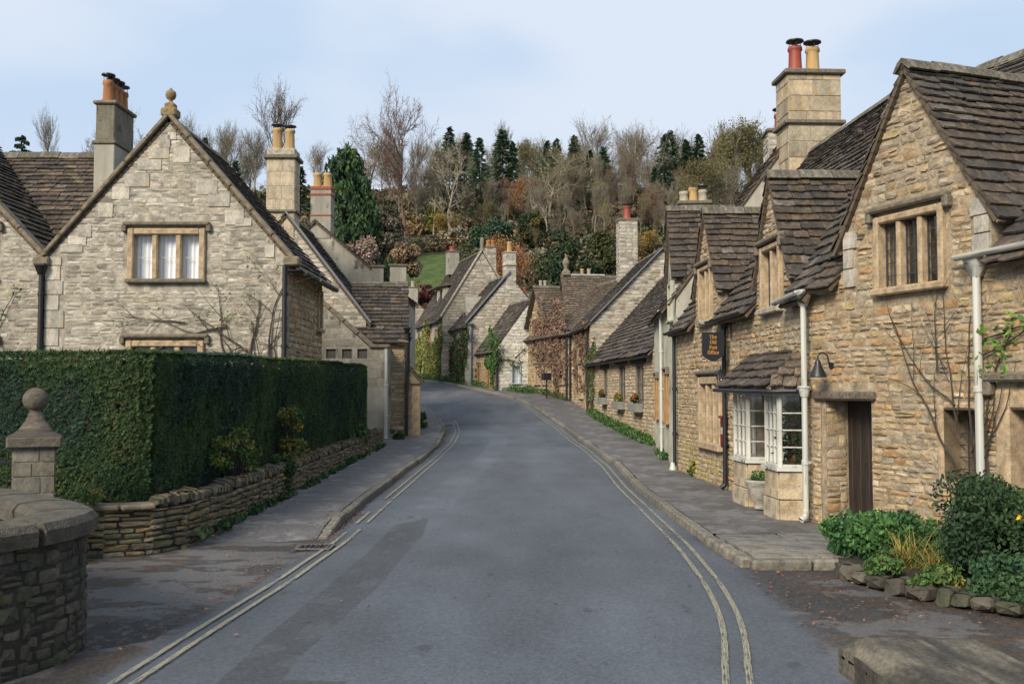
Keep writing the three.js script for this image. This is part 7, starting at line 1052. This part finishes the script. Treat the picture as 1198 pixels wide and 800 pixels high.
boxSpots.forEach((b, i) => { const q = b.q.position; bush('geranium', 'red and orange geraniums in the ' + ['farthest', 'middle', 'nearest'][i] + ' window box', 'plant', q.x, q.y + 0.24, -q.z, 0.14, 0.42, { tones: [...tones.green, ...tones.lime], size: [0.05, 0.1], n: 60, lobes: 14, rz: 0.55, seed: 90 + i, flower: [[[0.5, 0.02, 0.05], [0.5, 0.12, 0.02], [0.55, 0.06, 0.03]][i], 6, 0.09], group: 'geraniums in the window boxes' }); });
bush('wall_weed', 'weedy tuft on the post office wall foot', 'plant', 4.12, 0.1, 22.9, 0.1, 0.4, { tones: tones.lime, size: [0.03, 0.07], n: 40, lobes: 8, rz: 0.35, seed: 81 });
{ // green strip at the foot of the low cottage and house walls
  const S = new Soup(), r = rng(818), tuft = (x, y, d, s, t) => { for (let k = 0; k < 26; k++) S.leaf(V3(x + (r() - 0.5) * s, y + r() * s * 0.8, -d + (r() - 0.5) * s * 1.6), rr(0.06, 0.13, r), r, vary(pick(t, r), r, 0.3), 0.4); };
  for (let i = 0; i < 420; i++) { const d = rr(33.5, 47.5, r); tuft(wallR(d) - 0.28 + rr(-0.12, 0.16, r), g(d) + 0.1, d, rr(0.2, 0.42, r), tones.green); }
  for (let i = 0; i < 60; i++) { const d = rr(27.5, 33, r); if (vn(d * 1.3, 4) > 0.5) tuft(wallR(d) - 0.3, g(d) + 0.1, d, rr(0.15, 0.3, r), tones.green); } for (let i = 0; i < 50; i++) { const d = rr(55, 63, r); tuft(wallR(d) - 0.3, g(d) + 0.1, d, rr(0.3, 0.5, r), [...tones.green, [0.10, 0.07, 0.04]]); }
  for (let i = 0; i < 300; i++) { const t = r(), x = lerp(1.2, -9.5, t), d = lerp(60.3, 80, t) - 0.6; tuft(x + rr(-0.3, 0.3, r), g(d) + 0.05, d, rr(0.3, 0.6, r), tones.green); }
  for (let i = 0; i < 60; i++) { const d = rr(13.6, 33, r); tuft(wallL(d) + 0.22, g(d) + 0.08, d, rr(0.08, 0.2, r), tones.ivy); }
  setting('verge_plants', S.geo(), vcLeaf, 'stuff', 'low green weeds along the wall feet and kerbs', 'weeds');
}
{ // fallen leaves
  const r = rng(404), S = new Soup(); S.tri(V3(-0.5, 0, 0), V3(0, 0.12, 0.34), V3(0.6, 0.02, 0)); S.tri(V3(-0.5, 0, 0), V3(0.6, 0.02, 0), V3(0.05, 0.1, -0.32)); const N = 1500, im = new THREE.InstancedMesh(S.geo(), mat('dead_leaves', () => new THREE.MeshStandardMaterial({ color: 0xffffff, roughness: 0.85, side: THREE.DoubleSide })), N), m = new THREE.Matrix4();
  for (let i = 0; i < N; i++) { let x, d, y = 0; const k = r(); if (k < 0.45) { d = rr(8, 17, r); x = yelL(d) - 0.15 - Math.abs(rr(-0.6, 0.6, r)) * r() - (d < 13.5 ? r() * r() * 1.2 : 0); } else if (k < 0.7) { d = rr(9, 12, r); x = rr(2.6, 4.4, r); } else if (k < 0.9) { d = rr(13.5, 34, r); x = wallL(d) + Math.abs(rr(-0.5, 0.5, r)) + 0.15; y = 0.1; } else { d = rr(7, 30, r); x = rr(-2.5, 4.0, r); } if (x > 2.7 && d > 11.9) y = 0.11; if (x < kerbL(d) && d > 14.6) y = 0.105; const s = rr(0.02, 0.05, r); m.compose(V3(x, g(d) + y + 0.008, -d), new THREE.Quaternion().setFromEuler(new THREE.Euler(rr(-0.3, 0.3, r), r() * 6.3, rr(-0.3, 0.3, r))), V3(s, s, s)); im.setMatrixAt(i, m); im.setColorAt(i, lin(vary(pick([[0.16, 0.06, 0.03], [0.11, 0.055, 0.03], [0.22, 0.10, 0.04], [0.07, 0.045, 0.03]], r), r, 0.3))); }
  im.name = 'fallen_leaves'; im.userData = { kind: 'stuff', label: 'brown fallen leaves scattered on the road edges', category: 'leaves' }; scene.add(im);
}
// letter box on a post by the creeper house
{ const q = thing('letter_box', 'small black letter box on a post outside the creeper house', 'letter box', [1.95, 1.45, -56.2], 0.3); part(q, 'post', cyl(0.05, 0.05, 1.2, 0, 0.6, 0, 8), M.black); part(q, 'box', cbox(0.5, 0.4, 0.35, 0, 1.35, 0, 0.03), M.black); }
{ const p = poAt(9.0, 0.92, 0.12), q = thing('christmas_tree', 'tiny decorated christmas tree inside the nearer bay window', 'tree', [p.x, p.y, p.z]), c = conifer(5, { H: 0.75, R: 0.24, rows: 16, needle: 0.13, tones: [[0.02, 0.06, 0.02], [0.03, 0.075, 0.025]] }); part(q, 'crown', c.crown.translate(0, 0.08, 0), vcLeaf); part(q, 'pot', cyl(0.09, 0.07, 0.14, 0, 0.07, 0), M.potA); const S = []; const r = rng(2); for (let i = 0; i < 22; i++) { const t = rr(0.15, 0.9, r), a = r() * 6.28; S.push(new THREE.SphereGeometry(0.016, 8, 6).translate(Math.cos(a) * 0.2 * (1 - t), 0.1 + 0.7 * t, Math.sin(a) * 0.2 * (1 - t))); } part(q, 'baubles', flat(S), M.red); }

renderer.render(scene, camera);
